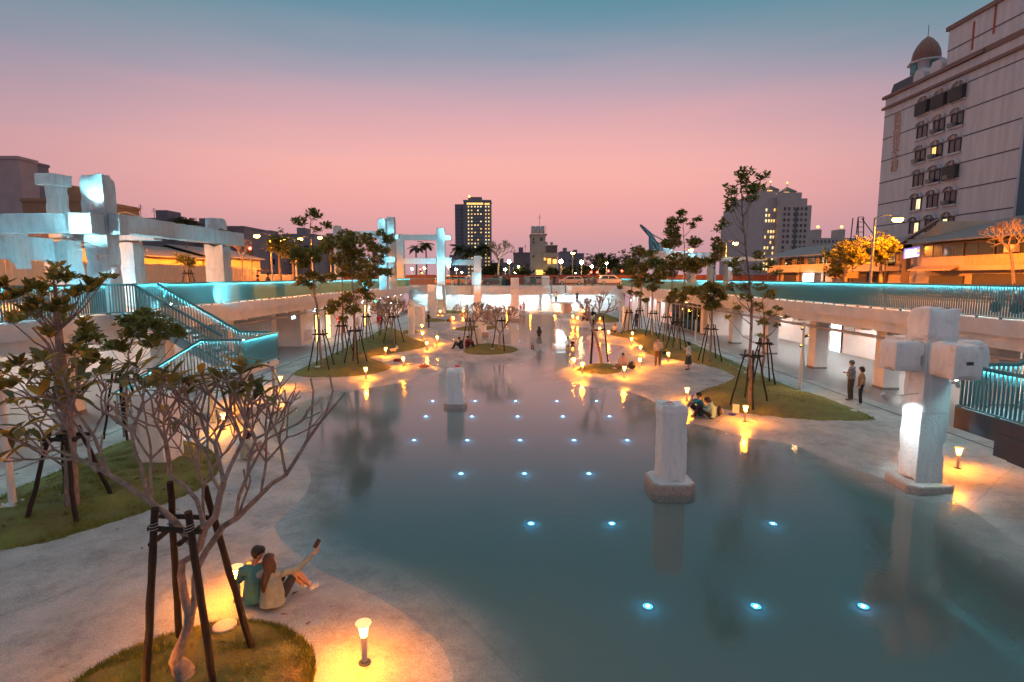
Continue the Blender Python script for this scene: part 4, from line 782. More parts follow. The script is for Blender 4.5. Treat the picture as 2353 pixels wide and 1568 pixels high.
YT=[('slender young tree at the near tip of the middle left lawn',[(740,845),(734,780),(728,700),(722,655),(713,600),(713,540),(714,500)],[(717,492,17),(687,510,15),(745,518,10),(733,531,8),(700,585,22),(733,585,18),(708,610,16),(741,598,14),(723,636,14),(695,649,17),(751,644,12),(708,659,10)],1),
('bushy young tree just right of the slender left one',[(788,812),(787,740),(786,680),(790,600),(792,548)],[(790,546,26),(769,559,22),(780,598,28),(795,626,22),(754,574,16),(780,700,16),(798,687,20),(769,713,14),(792,736,10),(770,640,14)],2),
('young tree with tallest bushy crown among the left group, beside a thick dark stake',[(818,834),(815,760),(812,690),(808,620),(806,560)],[(805,575,28),(818,610,26),(826,677,16),(816,713,18),(836,651,18),(800,560,18),(815,585,20)],3),
('young tree at the right of the left group, leaning crown against the white frame',[(843,782),(841,720),(846,660),(852,600),(872,555)],[(844,554,22),(862,572,18),(890,551,16),(877,539,12),(885,577,14),(857,598,22),(867,626,22),(844,636,20),(892,628,14),(851,685,14)],4),
('leftmost young tree of the right row, before the pale cone',[(1444,766),(1447,700),(1452,650),(1463,590)],[(1461,582,16),(1484,585,14),(1502,582,12),(1456,605,16),(1451,626,14),(1458,644,12),(1425,662,7),(1450,674,8)],5),
('small young tree second in the right row',[(1469,756),(1471,700),(1476,640),(1486,605)],[(1471,656,12),(1466,677,10),(1486,610,18),(1476,626,14),(1484,692,8)],6),
('dense young tree third in the right row',[(1500,771),(1498,720),(1498,670),(1508,610)],[(1502,605,18),(1515,626,20),(1492,641,18),(1515,644,16),(1497,662,14),(1522,605,12)],7),
('leaning young tree fourth in the right row',[(1530,784),(1535,720),(1545,660),(1548,600),(1550,550)],[(1548,559,20),(1527,562,12),(1553,546,12),(1548,598,20),(1538,615,16),(1561,615,16),(1548,631,14),(1540,674,14),(1538,690,12)],8),
('tallest slim tree of the right row with a sparse tiered crown',[(1554,803),(1561,740),(1571,680),(1573,620),(1572,560),(1570,500)],[(1566,492,12),(1573,505,12),(1540,513,14),(1553,528,18),(1548,539,12),(1597,508,9),(1586,521,9),(1584,562,16),(1597,559,10),(1586,608,22),(1609,605,18),(1573,615,16),(1594,621,14),(1579,672,16),(1599,669,16),(1566,687,16)],9),
('young tree behind the woman in the long skirt',[(1631,826),(1634,760),(1638,690),(1641,620),(1643,560)],[(1643,554,8),(1638,577,14),(1650,567,12),(1638,598,14),(1656,590,14),(1625,600,9),(1620,662,18),(1640,667,18),(1604,672,14),(1625,685,18),(1650,677,16),(1635,703,16),(1656,703,14),(1620,708,10),(1663,687,12)],10),
('tallest of all the young trees, nearest on the right lawn',[(1722,924),(1724,830),(1728,720),(1722,640),(1710,540),(1704,460),(1702,405)],[(1701,404,18),(1688,420,18),(1734,414,14),(1717,440,18),(1744,430,14),(1674,440,16),(1698,447,20),(1661,457,12),(1684,467,16),(1721,460,14),(1674,483,12),(1668,513,12),(1661,523,10),(1675,608,14),(1707,602,14),(1747,589,14),(1764,608,14),(1724,618,14),(1694,628,14),(1684,661,14),(1717,661,14),(1707,684,14),(1691,707,12)],11),
('small young tree close behind the tallest one on the right lawn',[(1751,880),(1755,820),(1757,740),(1752,690)],[(1747,661,14),(1757,681,14),(1780,674,10),(1740,707,14),(1773,724,12),(1793,711,10),(1806,731,8),(1750,740,12),(1787,750,8),(1684,734,8),(1740,773,9),(1787,628,10)],12)]
for l,tr,cl,sd in YT:
    near=sd in(11,12); young_tree(l,tr,cl,sd*7,.075 if not near else .07,.2 if not near else .15,LEAF,1.15,None)
    g=Gz(*tr[0]); staked(g,'dark stakes around the '+l.split(',')[0],2.15,.75 if sd!=3 else .7,rz=sd*.7)
# ---- frangipanis: bare forking limbs
def fork(q,rng,p,d,L_,r,lev,tips,up=.25,spread=.55,taper=.72,nside=6,flat=1.0):
    k=3; pts=[p]; dd=d.normalized()
    for i in range(k):
        dd=(dd+Vector((0,0,up*.33))+Vector(rng.normal(0,.10,3))).normalized(); pts.append(pts[-1]+dd*L_/k)
    q.tube(pts,[r,r*.93,r*.88,r*.84],nside)
    if lev==0: tips.append((pts[-1],dd)); return
    nb=2 if rng.random()<.45 else 3; a0=rng.uniform(0,6.28)
    s=dd.orthogonal().normalized(); t_=dd.cross(s)
    for j in range(nb):
        a=a0+2*math.pi*j/nb+rng.normal(0,.3); v=(s*math.cos(a)+t_*math.sin(a)); v.y*=flat
        nd=(dd+v*spread*rng.uniform(.7,1.25)).normalized(); fork(q,rng,pts[-1],nd,L_*taper*rng.uniform(.8,1.15),r*.76,lev-1,tips,up,spread,taper,nside,flat)
def frangipani(lbl,trunk,seed,lev=4,L0=.75,r0=.085,Y=None,nleaf=0,ln=.25,spread=.55,up=.28,grp='bare frangipani trees',taper=.78):
    rng=np.random.default_rng(seed); g=Gz(*trunk[0]) if Y is None else W(*trunk[0],Y); P=[g]+[W(x,y,g.y) for x,y in trunk[1:]]
    t=thing('frangipani_tree',lbl,'tree',g,0,grp); P=[p-g for p in P]; q=MB(); n=len(P)
    q.tube([P[0]-Vector((0,0,.15))]+P,[r0*1.3]+[r0*(1.1-.25*k/(n-1)) for k in range(n)],8); tips=[]
    a0=rng.uniform(0,6.28)
    for j in range(3):
        a=a0+j*2.1; fork(q,rng,P[-1],Vector((.75*math.cos(a),.75*math.sin(a),.8)),L0,r0*.7,lev,tips,up,spread,taper,5)
    q.build('trunk',FBARK,t,smooth=True)
    if nleaf:
        pt=np.array([tp for tp,_ in tips if rng.random()<nleaf]); quads_obj('crown',rosettes(rng,pt,5,ln),LEAF2,t)
    return t
frangipani('dry bushy frangipani at the end of the middle left lawn',[(905,789),(902,765),(898,745)],31,4,.72,.09,nleaf=.55,ln=.14,spread=.62,up=.3); staked(Gz(905,789),'dark stakes around the dry bushy frangipani',2.3,.8,rz=.3)
frangipani('second bushy frangipani farther back on the middle left lawn',[(888,772),(885,745)],32,4,.62,.08,nleaf=.5,ln=.14); staked(Gz(888,772),'dark stakes around the farther frangipani by the white column',2.3,.8,rz=.9)
frangipani('bare frangipani at the left end of the island lawn',[(1078,796),(1083,772),(1087,752)],33,5,.62,.08,nleaf=.12,ln=.12,spread=.6); staked(Gz(1080,795),'dark stakes at the left end of the island lawn',2.2,.62,rz=.2)
frangipani('bare frangipani at the right end of the island lawn',[(1150,803),(1147,780),(1149,768)],34,5,.62,.08,nleaf=.10,ln=.12,spread=.62); staked(Gz(1150,802),'dark stakes at the right end of the island lawn',2.3,.62,rz=1.1,n=3)
frangipani('leaning bare frangipani between two poles on the small right lawn tip',[(1382,835),(1376,800),(1368,770),(1361,752)],35,4,.66,.085,nleaf=.2,ln=.12,spread=.58)
g=Gz(1384,834); t=thing('tree_stakes','two dark poles and a bar by the leaning frangipani','tree stakes',g,0,'dark timber tree stakes')
a=W(1357,842,g.y)-g; b=W(1364,736,g.y)-g; MB().tube([a,b],[.075,.06],9).build('pole',WOODDARK,t,smooth=True)
a=W(1397,832,g.y+.3)-g; b=W(1386,725,g.y+.3)-g; MB().tube([a,b],[.05,.04],9).build('pole',WOODDARK,t,smooth=True)
MB().tube([W(1358,760,g.y)-g,W(1391,757,g.y+.3)-g],.045,8).build('cross_bar',WOODDARK,t,smooth=True)
# ---- leafy small tree behind the left lawn column
young_tree('small leafy tree behind the left stairs foot, dense green tufts',[(287,1004),(288,930),(292,860),(300,800),(312,760)],[(310,730,26),(343,744,28),(371,748,22),(264,744,24),(247,766,26),(288,766,28),(330,777,24),(395,760,18),(240,800,18),(275,800,22),(352,790,20),(415,775,14),(225,780,16)],77,.06,.17,LEAF,1.3,grp='left lawn trees')
staked(Gz(287,1004),'dark stakes under the small leafy tree near the left stairs',2.2,.6,rz=.6)
# ---- big-leaved tree on the left lawn: nearest 300 leaves are single objects
rng=np.random.default_rng(91); g=Gz(165,1158); Yb=g.y
t=thing('broadleaf_tree','broad leaved tree with upright leaf rosettes on the left lawn','tree',g,0)
def lp(x,y,dy=0): return W(x,y,Yb+dy)-g
q=MB(); stem=[Vector((0,0,-.15)),Vector((0,0,.05)),lp(163,1080),lp(160,1000),lp(153,930),lp(148,880),lp(140,820),lp(134,760),lp(130,700),lp(126,655)]
q.tube(stem,[.16,.145,.125,.115,.105,.095,.085,.07,.05,.03],12)
q.tube([lp(155,945),lp(145,915,-.1),lp(133,890,-.2),lp(127,850,-.3),lp(122,815,-.35),lp(110,790,-.4),lp(74,753,-.5)],[.06,.055,.05,.045,.04,.03,.018],8)
cl=[(69,722,30),(22,736,22),(134,712,16),(138,739,16),(186,755,24),(114,775,12),(174,810,26),(96,825,16),(41,837,12),(22,853,14),(57,865,16),(88,862,10),(10,893,20),(29,889,16),(127,862,12),(158,850,10),(189,850,18),(237,848,14),(205,827,14),(121,637,28),(154,643,18),(242,643,13),(91,673,26),(60,670,16),(187,673,20),(14,662,16),(36,692,22),(77,706,24),(137,712,16),(215,655,12),(38,930,10),(62,1000,6)]
tp=[]
for cx,cy,rp in cl:
    c=lp(cx,cy,rng.normal(0,.45)); zt=c.z-.5*math.hypot(c.x,c.y)-.2; a=min(stem,key=lambda s:abs(s.z-max(.9,min(zt,stem[-1].z-.1)))); mid=a.lerp(c,.5)+Vector((0,0,-.1))
    q.tube([a,a.lerp(mid,.5),mid,c.lerp(mid,.3),c],[.028,.024,.018,.014,.009],6); R_=rp*Yb/FPX
    k=max(2,int(rp/3.6)); off=rng.normal(0,1,(k,3)); off/=np.linalg.norm(off,axis=1,keepdims=True); off*=(rng.uniform(.3,1.1,k))[:,None]*R_; off[:,2]*=.85
    for o in off:
        p=c+Vector(o); tp.append(p); q.tube([c,c.lerp(p,.6)+Vector((0,0,-.03)),p],[.008,.007,.006],4,False)
q.build('trunk',BARK,t,smooth=True)
def leaf_mesh(ln,wd,fold,m,nm='leaf',seg=4,droop=.1):
    v=[];f=[]
    for i in range(seg+1):
        u=i/seg; w=wd/2*math.sin(math.pi*min(1,.08+u*.92)**1.25)*1.0 if i<seg else .002; z=-droop*ln*u*u
        v+= [(u*ln,-w,z+fold*w),(u*ln,0,z),(u*ln,w,z+fold*w)]
    for i in range(seg):
        k=i*3; f+= [(k,k+1,k+4,k+3),(k+1,k+2,k+5,k+4)]
    return MB().add(v,f).mesh(nm,m,True)
def plainleaf(nm,c,rough=.42):
    return leafmat(nm,c,tuple(min(.4,x*1.5) for x in c))
LM=[plainleaf('leaf green',(.075,.08,.022)),plainleaf('leaf olive',(.15,.12,.026)),plainleaf('leaf amber',(.30,.18,.028))]
rl=[leaf_mesh(.2,.10,.35,m,droop=-.12) for m in LM]
N_=0; rest=[]; tp.sort(key=lambda p:p.y)
for p in tp:
    nl=rng.integers(5,8); a0=rng.uniform(0,6.3)
    for j in range(nl):
        a=a0+j*2.4; el=rng.uniform(.25,1.0)
        if N_<300:
            o=put('leaf',rl[int(rng.choice([0,0,0,1,1,2]))],t,p,(rng.normal(0,.4),-el,a),(rng.uniform(.95,1.45),)*3); N_+=1
        else: rest.append((p,a,el))
if rest:
    c=np.array([r[0] for r in rest]); ax=np.array([(math.cos(r[1])*math.cos(r[2]),math.sin(r[1])*math.cos(r[2]),math.sin(r[2])) for r in rest]); l_=rng.uniform(.18,.28,len(c))
    tag(quads_obj('crown',leaf_geo(len(c),rng,c,ax,l_,l_*.5),LEAF,t),kind='stuff')
staked(g+Vector((0,0,0)),'dark timber stakes around the broad leaved left tree',1.75,.78,rz=2.4,r=.045)
# ---- the front frangipani, limbs following the photograph
rng=np.random.default_rng(17); g=Gz(431,1556); Yb=g.y
t=thing('frangipani_tree','large pale frangipani with crooked trunk and long sparse leaves, nearest tree','tree',g,0)
def fp(x,y,dy=0): return W(x,y,Yb+dy)-g
q=MB()
q.tube([fp(440,1585),fp(432,1556),fp(418,1536),fp(404,1516),fp(409,1497),fp(423,1466),fp(434,1435),fp(437,1410)],[.13,.125,.115,.085,.066,.06,.058,.062],12)
q.tube([fp(436,1412),fp(424,1372),fp(416,1322),fp(419,1292),fp(440,1280),fp(457,1262),fp(470,1215),fp(495,1187),fp(507,1130),fp(514,1110)],[.058,.052,.047,.044,.042,.042,.046,.042,.038,.036],10)
q.tube([fp(440,1412),fp(449,1372,.08),fp(447,1330,.12),fp(456,1300,.15),fp(474,1266,.2),fp(514,1209,.25),fp(545,1190,.25),fp(587,1149,.3),fp(625,1111,.3),fp(657,1092,.3)],[.052,.046,.042,.042,.04,.04,.038,.032,.028,.026],10)
q.tube([fp(457,1268),fp(441,1250,-.05),fp(422,1225,-.1),fp(403,1200,-.15),fp(381,1180,-.2),fp(349,1155,-.25),fp(295,1117,-.3),fp(252,1092,-.35)],[.042,.04,.042,.04,.036,.034,.03,.026],10)
q.tube([fp(470,1218),fp(462,1180,.1),fp(452,1149,.2),fp(428,1120,.25),fp(390,1092,.3)],[.035,.03,.028,.027,.025],9)
q.tube([fp(349,1155,-.25),fp(335,1120,-.3),fp(325,1070,-.35)],[.024,.022,.021],8); q.tube([fp(540,1192,.25),fp(549,1140,.1),fp(570,1090,0)],[.024,.022,.021],8)
q.tube([fp(657,1092,.3),fp(690,1040,.35),fp(706,1012,.35),fp(740,965,.4),fp(772,928,.4),fp(793,903,.4)],[.026,.024,.023,.018,.015,.012],8)
q.tube([fp(706,1012,.35),fp(716,960,.4),fp(720,900,.4),fp(714,870,.4)],[.018,.015,.013,.012],7); q.tube([fp(745,960,.4),fp(765,900,.4),fp(757,860,.4)],[.015,.013,.011],7)
tips=[]
def F(x,y,dy,dx,dz,L_,r,lev): fork(q,rng,fp(x,y,dy),Vector((dx,rng.normal(0,.25),dz)),L_,r,lev,tips,.30,.78,.80,7,.8)
F(252,1092,-.35,-.85,.35,.48,.024,3); F(252,1092,-.35,-.5,.7,.5,.022,3); F(390,1092,.3,-.45,.75,.5,.024,3); F(390,1092,.3,.05,1,.46,.02,3)
F(325,1070,-.35,-.25,.9,.45,.02,3); F(514,1110,0,-.3,.9,.5,.028,3); F(514,1110,0,.25,.9,.52,.028,3); F(570,1090,0,.1,.95,.5,.021,3); F(570,1090,0,.55,.8,.46,.02,3)
F(657,1092,.3,-.1,1,.46,.02,3); F(222,1085,-.4,-.7,.5,.5,.02,3); F(349,1150,-.25,-.3,.9,.5,.02,3); F(470,1215,.1,-.1,1,.55,.022,3); F(507,1130,-.1,-.55,.8,.5,.02,3); F(600,1140,.3,.1,1,.5,.019,3); F(295,1117,-.3,-.9,-.02,.55,.02,1); F(545,1190,.25,.3,.9,.4,.017,1); F(440,1280,0,-.2,.9,.2,.014,0)
q.build('trunk',FBARK,t,smooth=True)
fl=[leaf_mesh(.27,.08,.25,m,droop=.25) for m in LM]+[leaf_mesh(.2,.055,.3,LM[0],droop=.05)]
cnt=0
for p,d in tips:
    z=p.z+g.z
    if rng.random()<.6 and cnt<296:
        a0=rng.uniform(0,6.3); nl=int(rng.integers(3,6))
        for j in range(nl):
            put('leaf',fl[int(rng.choice([0,0,1,1,2,3]))],t,p,(0,-rng.uniform(-.1,.9),a0+j*6.28/nl+rng.normal(0,.2)),(rng.uniform(.85,1.35),)*3); cnt+=1
# its four heavy stakes
t=thing('tree_stakes','four heavy dark poles lashed with cross bars around the front frangipani','tree stakes',(0,0,0))
def pole(a,b,Ya,Yb_,r=.044):
    P0=W(a[0],a[1],Ya); P1=W(b[0],b[1],Yb_); n=9
    pts=[P0.lerp(P1,k/(n-1))+Vector((.006*math.sin(k*2.3+a[0]),.006*math.cos(k*1.9),0)) for k in range(n)]
    MB().tube(pts,[r*(1.1-.15*k/(n-1)+.05*math.sin(k*3.1+a[0])) for k in range(n)],10).build('pole',WOODDARK,t,smooth=True)
y0=g.y
pole((335,1600),(356,1168),y0-.35,y0-.30); pole((412,1462),(391,1108),y0+.85,y0+.45); pole((493,1585),(432,1176),y0-.2,y0-.35); pole((580,1494),(470,1118),y0+.65,y0+.35)
def bar(a,b,Ya,Yb_): MB().tube([W(*a,Ya),W(*b,Yb_)],.034,9).build('cross_bar',WOODDARK,t,smooth=True)
bar((341,1214),(462,1222),y0-.34,y0-.32); bar((368,1186),(488,1190),y0+.45,y0+.38); bar((346,1252),(402,1206),y0-.28,y0+.5); bar((412,1250),(460,1212),y0-.3,y0+.4)
for (x,y,yy) in((355,1220,y0-.35),(434,1224,y0-.36)):
    p=W(x,y,yy); q=MB(); q.tube([p+Vector((.055*math.cos(a*.7),.055*math.sin(a*.7),.004*a)) for a in range(28)],.004,4); q.build('wire_lashing',WIRE,t)
p=W(396,1205,y0+.1); MB().tube([p+Vector((.05*math.cos(a*.8),.05*math.sin(a*.8),.01*a-.03)) for a in range(9)],.012,5).build('tie_cord',ROPE,t)
# ============================================================ CITY
LITW=[mat('lit window amber',(1,.7,.3),.5,0,emit=(1,.55,.14),estr=1.5),mat('lit window pale',(1,.9,.6),.5,0,emit=(1,.78,.38),estr=1.25)]
for m_ in LITW:
    n,l,b=nodes_of(m_); tc=n.new('ShaderNodeTexCoord'); wv=n.new('ShaderNodeTexNoise'); mp=n.new('ShaderNodeMapping'); mp.inputs['Scale'].default_value=(3,3,.4); l.new(tc.outputs['Object'],mp.inputs[0]); wv.inputs['Scale'].default_value=2.2; l.new(mp.outputs[0],wv.inputs['Vector']); mr=n.new('ShaderNodeMapRange'); l.new(wv.outputs[0],mr.inputs[0]); mr.inputs[1].default_value=.35; mr.inputs[2].default_value=.65; mr.inputs[3].default_value=.35; mr.inputs[4].default_value=1.9; l.new(mr.outputs[0],b.inputs['Emission Strength'])
SOD=(1,.25,.008)
def tile(nm,c,var=.08): return mat(nm,c,.75,var,.6,.1,8)
# ---- hotel slab on the right
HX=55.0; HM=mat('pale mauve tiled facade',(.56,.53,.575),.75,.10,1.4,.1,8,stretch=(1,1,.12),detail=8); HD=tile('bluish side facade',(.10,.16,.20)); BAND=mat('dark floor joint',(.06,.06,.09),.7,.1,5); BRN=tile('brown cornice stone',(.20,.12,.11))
hy0,hy1=61.6,84.5; ht=W(2035,228,hy1).z; t=thing('hotel_building','tall mauve hotel block with arched windows, vertical lettering and corner dome','building',(HX,hy0,DZ)); HB_=t
MB().box(.0,24,0,hy1-hy0,0,ht-DZ).build('wall',HM,t); 
ystep=W(2178,180,73).y
ys_=None
for yy in np.arange(60,82,.05):
    d=ray(2178,120); 
    if abs(d.x/d.y*yy-HX)<.06: ys_=yy
ys_=ys_ or 69.0; zt2=W(2178,72,ys_).z
MB().box(.02,24,.02,ys_-hy0,ht-DZ,zt2-DZ).build('upper_storeys',HM,t); MB().box(-.25,24.2,-.25,ys_-hy0+.25,zt2-DZ,zt2-DZ+.5).build('cornice',BRN,t)
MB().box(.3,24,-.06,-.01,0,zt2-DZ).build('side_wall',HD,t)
for zz in np.arange(2.6,ht-DZ,3.15): MB().box(-.03,-.001,0,hy1-hy0,zz,zz+.13).build('floor_joint',BAND,t)
for zz in np.arange(ht-DZ+2.2,zt2-DZ,3.15): MB().box(-.03,.01,0.02,ys_-hy0,zz,zz+.12).build('floor_joint',BAND,t)
MB().box(-.35,.0,-.05,hy1-hy0+.3,ht-DZ-1.6,ht-DZ-1.25).build('cornice',BRN,t); MB().box(-.4,.02,ys_-hy0-6,hy1-hy0+.3,ht-DZ-.1,ht-DZ+.3).build('cornice',BRN,t)
MB().box(-.2,.0,0,ys_-hy0,ht-DZ-.1,ht-DZ+.5).build('cornice',BRN,t)
# arched windows
def hotel_windows():
    wf=MB().box(-.14,0,-.95,-.85,0,1.5).box(-.14,0,.85,.95,0,1.5).box(-.14,0,-.95,.95,1.5,1.6).box(-.14,0,-.03,.03,0,1.5).mesh('window_frame',FRAME)
    gl=MB().box(-.06,-.01,-.86,.86,.02,1.5).mesh('pane',GLASS); gll=[MB().box(-.09,-.02,-.80,-.05,.1,1.4).mesh('pane',m) for m in LITW]
    sill=MB().box(-.35,0,-1.15,1.15,-.22,-.02).mesh('sill',HM)
    q=MB(); n=10; pts=[(-1.2,1.65)]+[(-1.2*math.cos(math.pi*k/n),1.65+.72*math.sin(math.pi*k/n)) for k in range(n+1)]+[(1.2,1.65)]
    inn=[(1.0*math.cos(math.pi*k/n),1.66+.55*math.sin(math.pi*k/n)) for k in range(n+1)]
    for k in range(n):
        a,b=(-1.2*math.cos(math.pi*k/n),1.65+.72*math.sin(math.pi*k/n)),(-1.2*math.cos(math.pi*(k+1)/n),1.65+.72*math.sin(math.pi*(k+1)/n)); c,d=(b[0]*.84,1.65+(b[1]-1.65)*.80),(a[0]*.84,1.65+(a[1]-1.65)*.80)
        q.prism([a,b,c,d],'x',-.42,0)
    q.box(-.3,0,-.06,.06,1.65,2.3); hood=q.mesh('arched_hood',HM)
    ac=MB().box(-.55,-.02,-.4,.4,0,.5).mesh('air_conditioner',PAVING); cage=MB().box(-.62,-.16,-1.05,1.05,-.1,1.5).mesh('window_cage',mat('rusty window cage',(.05,.045,.05),.7,.2,10))
    rnd=random.Random(4)
    cols=[]
    for px in(2112,2149,2189):
        d=ray(px,400); cols.append(HX*d.y/d.x-hy0)
    r0=ht-DZ-4.0
    for r in range(8):
        for ci,y in enumerate(cols):
            z=r0-.35-3.15*r
            if z<1: continue
            w=put('window',wf,t,(-.005,y,z)); put('pane',gl,w)
            put('arched_hood',hood,w); put('sill',sill,w)
            if rnd.random()<.33: put('lit_pane',gll[rnd.randint(0,1)],w,(0,rnd.choice((0,.85)),0))
            if rnd.random()<.35: put('air_conditioner',ac,w,(-.1,.45,.0))
            if (r==0) or (r==3 and ci==2): put('window_cage',cage,w)
hotel_windows()
for yy,zz in((-.0,3.),(-.0,8),(.0,12.5),(0,17)): MB().box(3,4.6,-.12,-.05,zz,zz+1.3).build('side_window',GLASS,t)
for y,z0,z1 in((ys_-hy0-4.0,ht-DZ+1.0,ht-DZ+4.2),(ys_-hy0-6.9,ht-DZ+1.6,ht-DZ+4.8)): MB().box(-.04,0,y,y+.25,z0,z1).build('rust_streak',mat('rust red stripe',(.35,.06,.02),.7,.2),t)
# dormer and corner turret with dome
tx,ty=3.0,hy1-hy0-3.4; zb=ht-DZ
MB().prism([(-2.9,0),(2.9,0),(2.2,1.35),(-2.2,1.35)],'x',tx-2.8,tx+2.8).build('mansard',DARKSTEEL,t,(0,ty,zb+.3))
MB().lathe([(2.1,0),(2.1,.25),(1.6,.3),(1.6,2.1),(2.2,2.2),(2.2,2.4),(1.7,2.45)],8).build('turret',HM,t,(tx,ty,zb+1.5))
MB().lathe([(1.72,0),(1.76,.55),(1.62,1.35),(1.25,2.2),(.7,2.95),(.2,3.35),(.05,3.42),(.04,4.9),(0.01,5.0)],16).build('dome',mat('bronze dome',(.24,.10,.075),.45,.2,4,metal=.2),t,(tx,ty,zb+3.9),smooth=True)
MB().box(-1.75,-1.62,-.55,.55,.6,1.9).build('turret_window',mat('teal turret glass',(.03,.2,.2),.2,0),t,(tx,ty,zb+1.7)); MB().box(-.55,.55,-1.75,-1.62,.6,1.9).build('turret_window',mat('teal turret glass',(.03,.2,.2),.2,0),t,(tx,ty,zb+1.7))
for yo in(-6.6,-9.6): MB().prism([(-1,0),(1,0),(1,.9),(.6,1.5),(-.6,1.5),(-1,.9)],'x',-.1,1.2).build('dormer',HM,t,(0,hy1-hy0+yo,zb+.3))
MB().box(.9,3.5,.3,3,zt2-DZ+.5,zt2-DZ+2.6).build('roof_tank',STEEL,t)
# vertical lettering
def text(s,loc,rot,size,m,parent,name='lettering',ext=.05):
    c=bpy.data.curves.new(name,'FONT'); c.body=s; c.size=size; c.extrude=ext; c.align_x='CENTER'; c.align_y='CENTER'; c.materials.append(m)
    o=bpy.data.objects.new(name,c); me=bpy.data.meshes.new_from_object(o); bpy.data.objects.remove(o); me.materials.clear(); me.materials.append(m); o=bpy.data.objects.new(name,me); COL.link(o); o.location=loc; o.rotation_euler=rot
    if parent: o.parent=parent
    return o
TXT=mat('bronze letters',(.55,.36,.30),.5,.05)
for i,(chx,py) in enumerate(zip('凱迪拉克大樓',(273,295,319,341,363,384))):
    px=2063.5-1.55*i; d=ray(px,py); Yv=HX*d.y/d.x; p=W(px,py,Yv); text(chx,(-.1,p.y-hy0,p.z-DZ),(R(90),0,R(-90)),1.6,TXT,t)
# ---- generic towers
def grid_windows(t,face,us,zs,w,h,mats,prob,rnd,name='window',dep=.12):
    """face: (axis,const,sign); us along the face"""
    ms=[]
    for m in mats:
        q=MB(); q.box(-w/2,w/2,-dep,dep*.2,-h/2,h/2) if face[0]=='y' else q.box(-dep,dep*.2,-w/2,w/2,-h/2,h/2); ms.append(q.mesh(name,m))
    for z in zs:
        for u in us:
            if rnd.random()<prob:
                o=put(name,ms[rnd.randrange(len(ms))],t,(u,face[1],z) if face[0]=='y' else (face[1],u,z))
rnd=random.Random(8)
TW=tile('dark blue grey tower cladding',(.19,.185,.22)); TW2=tile('tower side cladding',(.17,.165,.21)); TWB=tile('tower balcony bands',(.26,.25,.29))
Y=520; a=W(1065,462,Y); b=W(1128,590,Y); l=W(1044,468,Y)
t=thing('apartment_tower','tall dark apartment tower with a grid of warm lit windows','building',(a.x,Y,DZ)); wd_=b.x-a.x; hh=a.z-DZ
MB().box(0,wd_,0,22,0,hh).build('wall',TW,t); MB().box(l.x-a.x,-.02,4,24,0,hh-2.5).build('side_wing',TW2,t)
c0=W(1075,452,Y); MB().box(c0.x-a.x,c0.x-a.x+12.5,3,15,hh,c0.z-DZ).build('roof_house',TW,t); MB().box(-.4,wd_+.4,-.4,22.4,hh,hh+.9).build('parapet',TWB,t)
MB().box(3.0,wd_*.72,-.25,0,hh-3.4,hh-1.7).build('lit_crown_band',LITW[0],t); MB().box(wd_*.78,wd_-1,-.25,0,hh-3.6,hh-2.0).build('lit_crown_band',LITW[0],t)
for k in range(22): MB().box(wd_*.26,wd_*.72,-.7,0,hh-6-k*3.35,hh-5-k*3.35).build('balcony_band',TWB,t)
for x in(0,wd_*.12,wd_*.24,wd_*.74,wd_*.86,wd_-.5): MB().box(x,x+.6,-.5,0,0,hh-4).build('pier',TWB,t)
zs=[hh-5.4-k*3.35 for k in range(22)]
grid_windows(t,('y',-.75),[wd_*.18,wd_*.30,wd_*.82,wd_*.93],zs,1.0,1.15,[LITW[1],LITW[0]],.97,rnd,'lit_window'); grid_windows(t,('y',-.8),[wd_*.42,wd_*.53,wd_*.64],zs,1.15,1.1,LITW,.62,rnd,'lit_window')
grid_windows(t,('y',3.9),[(l.x-a.x)*.75,(l.x-a.x)*.35],[z-2 for z in zs],1.2,1.4,[GLASS],1,rnd,'window')
MB().ball((c0.x-a.x+1,3,c0.z-DZ+.6),.9,8,6).build('beacon',mat('amber beacon',(1,.4,.1),.5,0,emit=(1,.3,.04),estr=12),t)
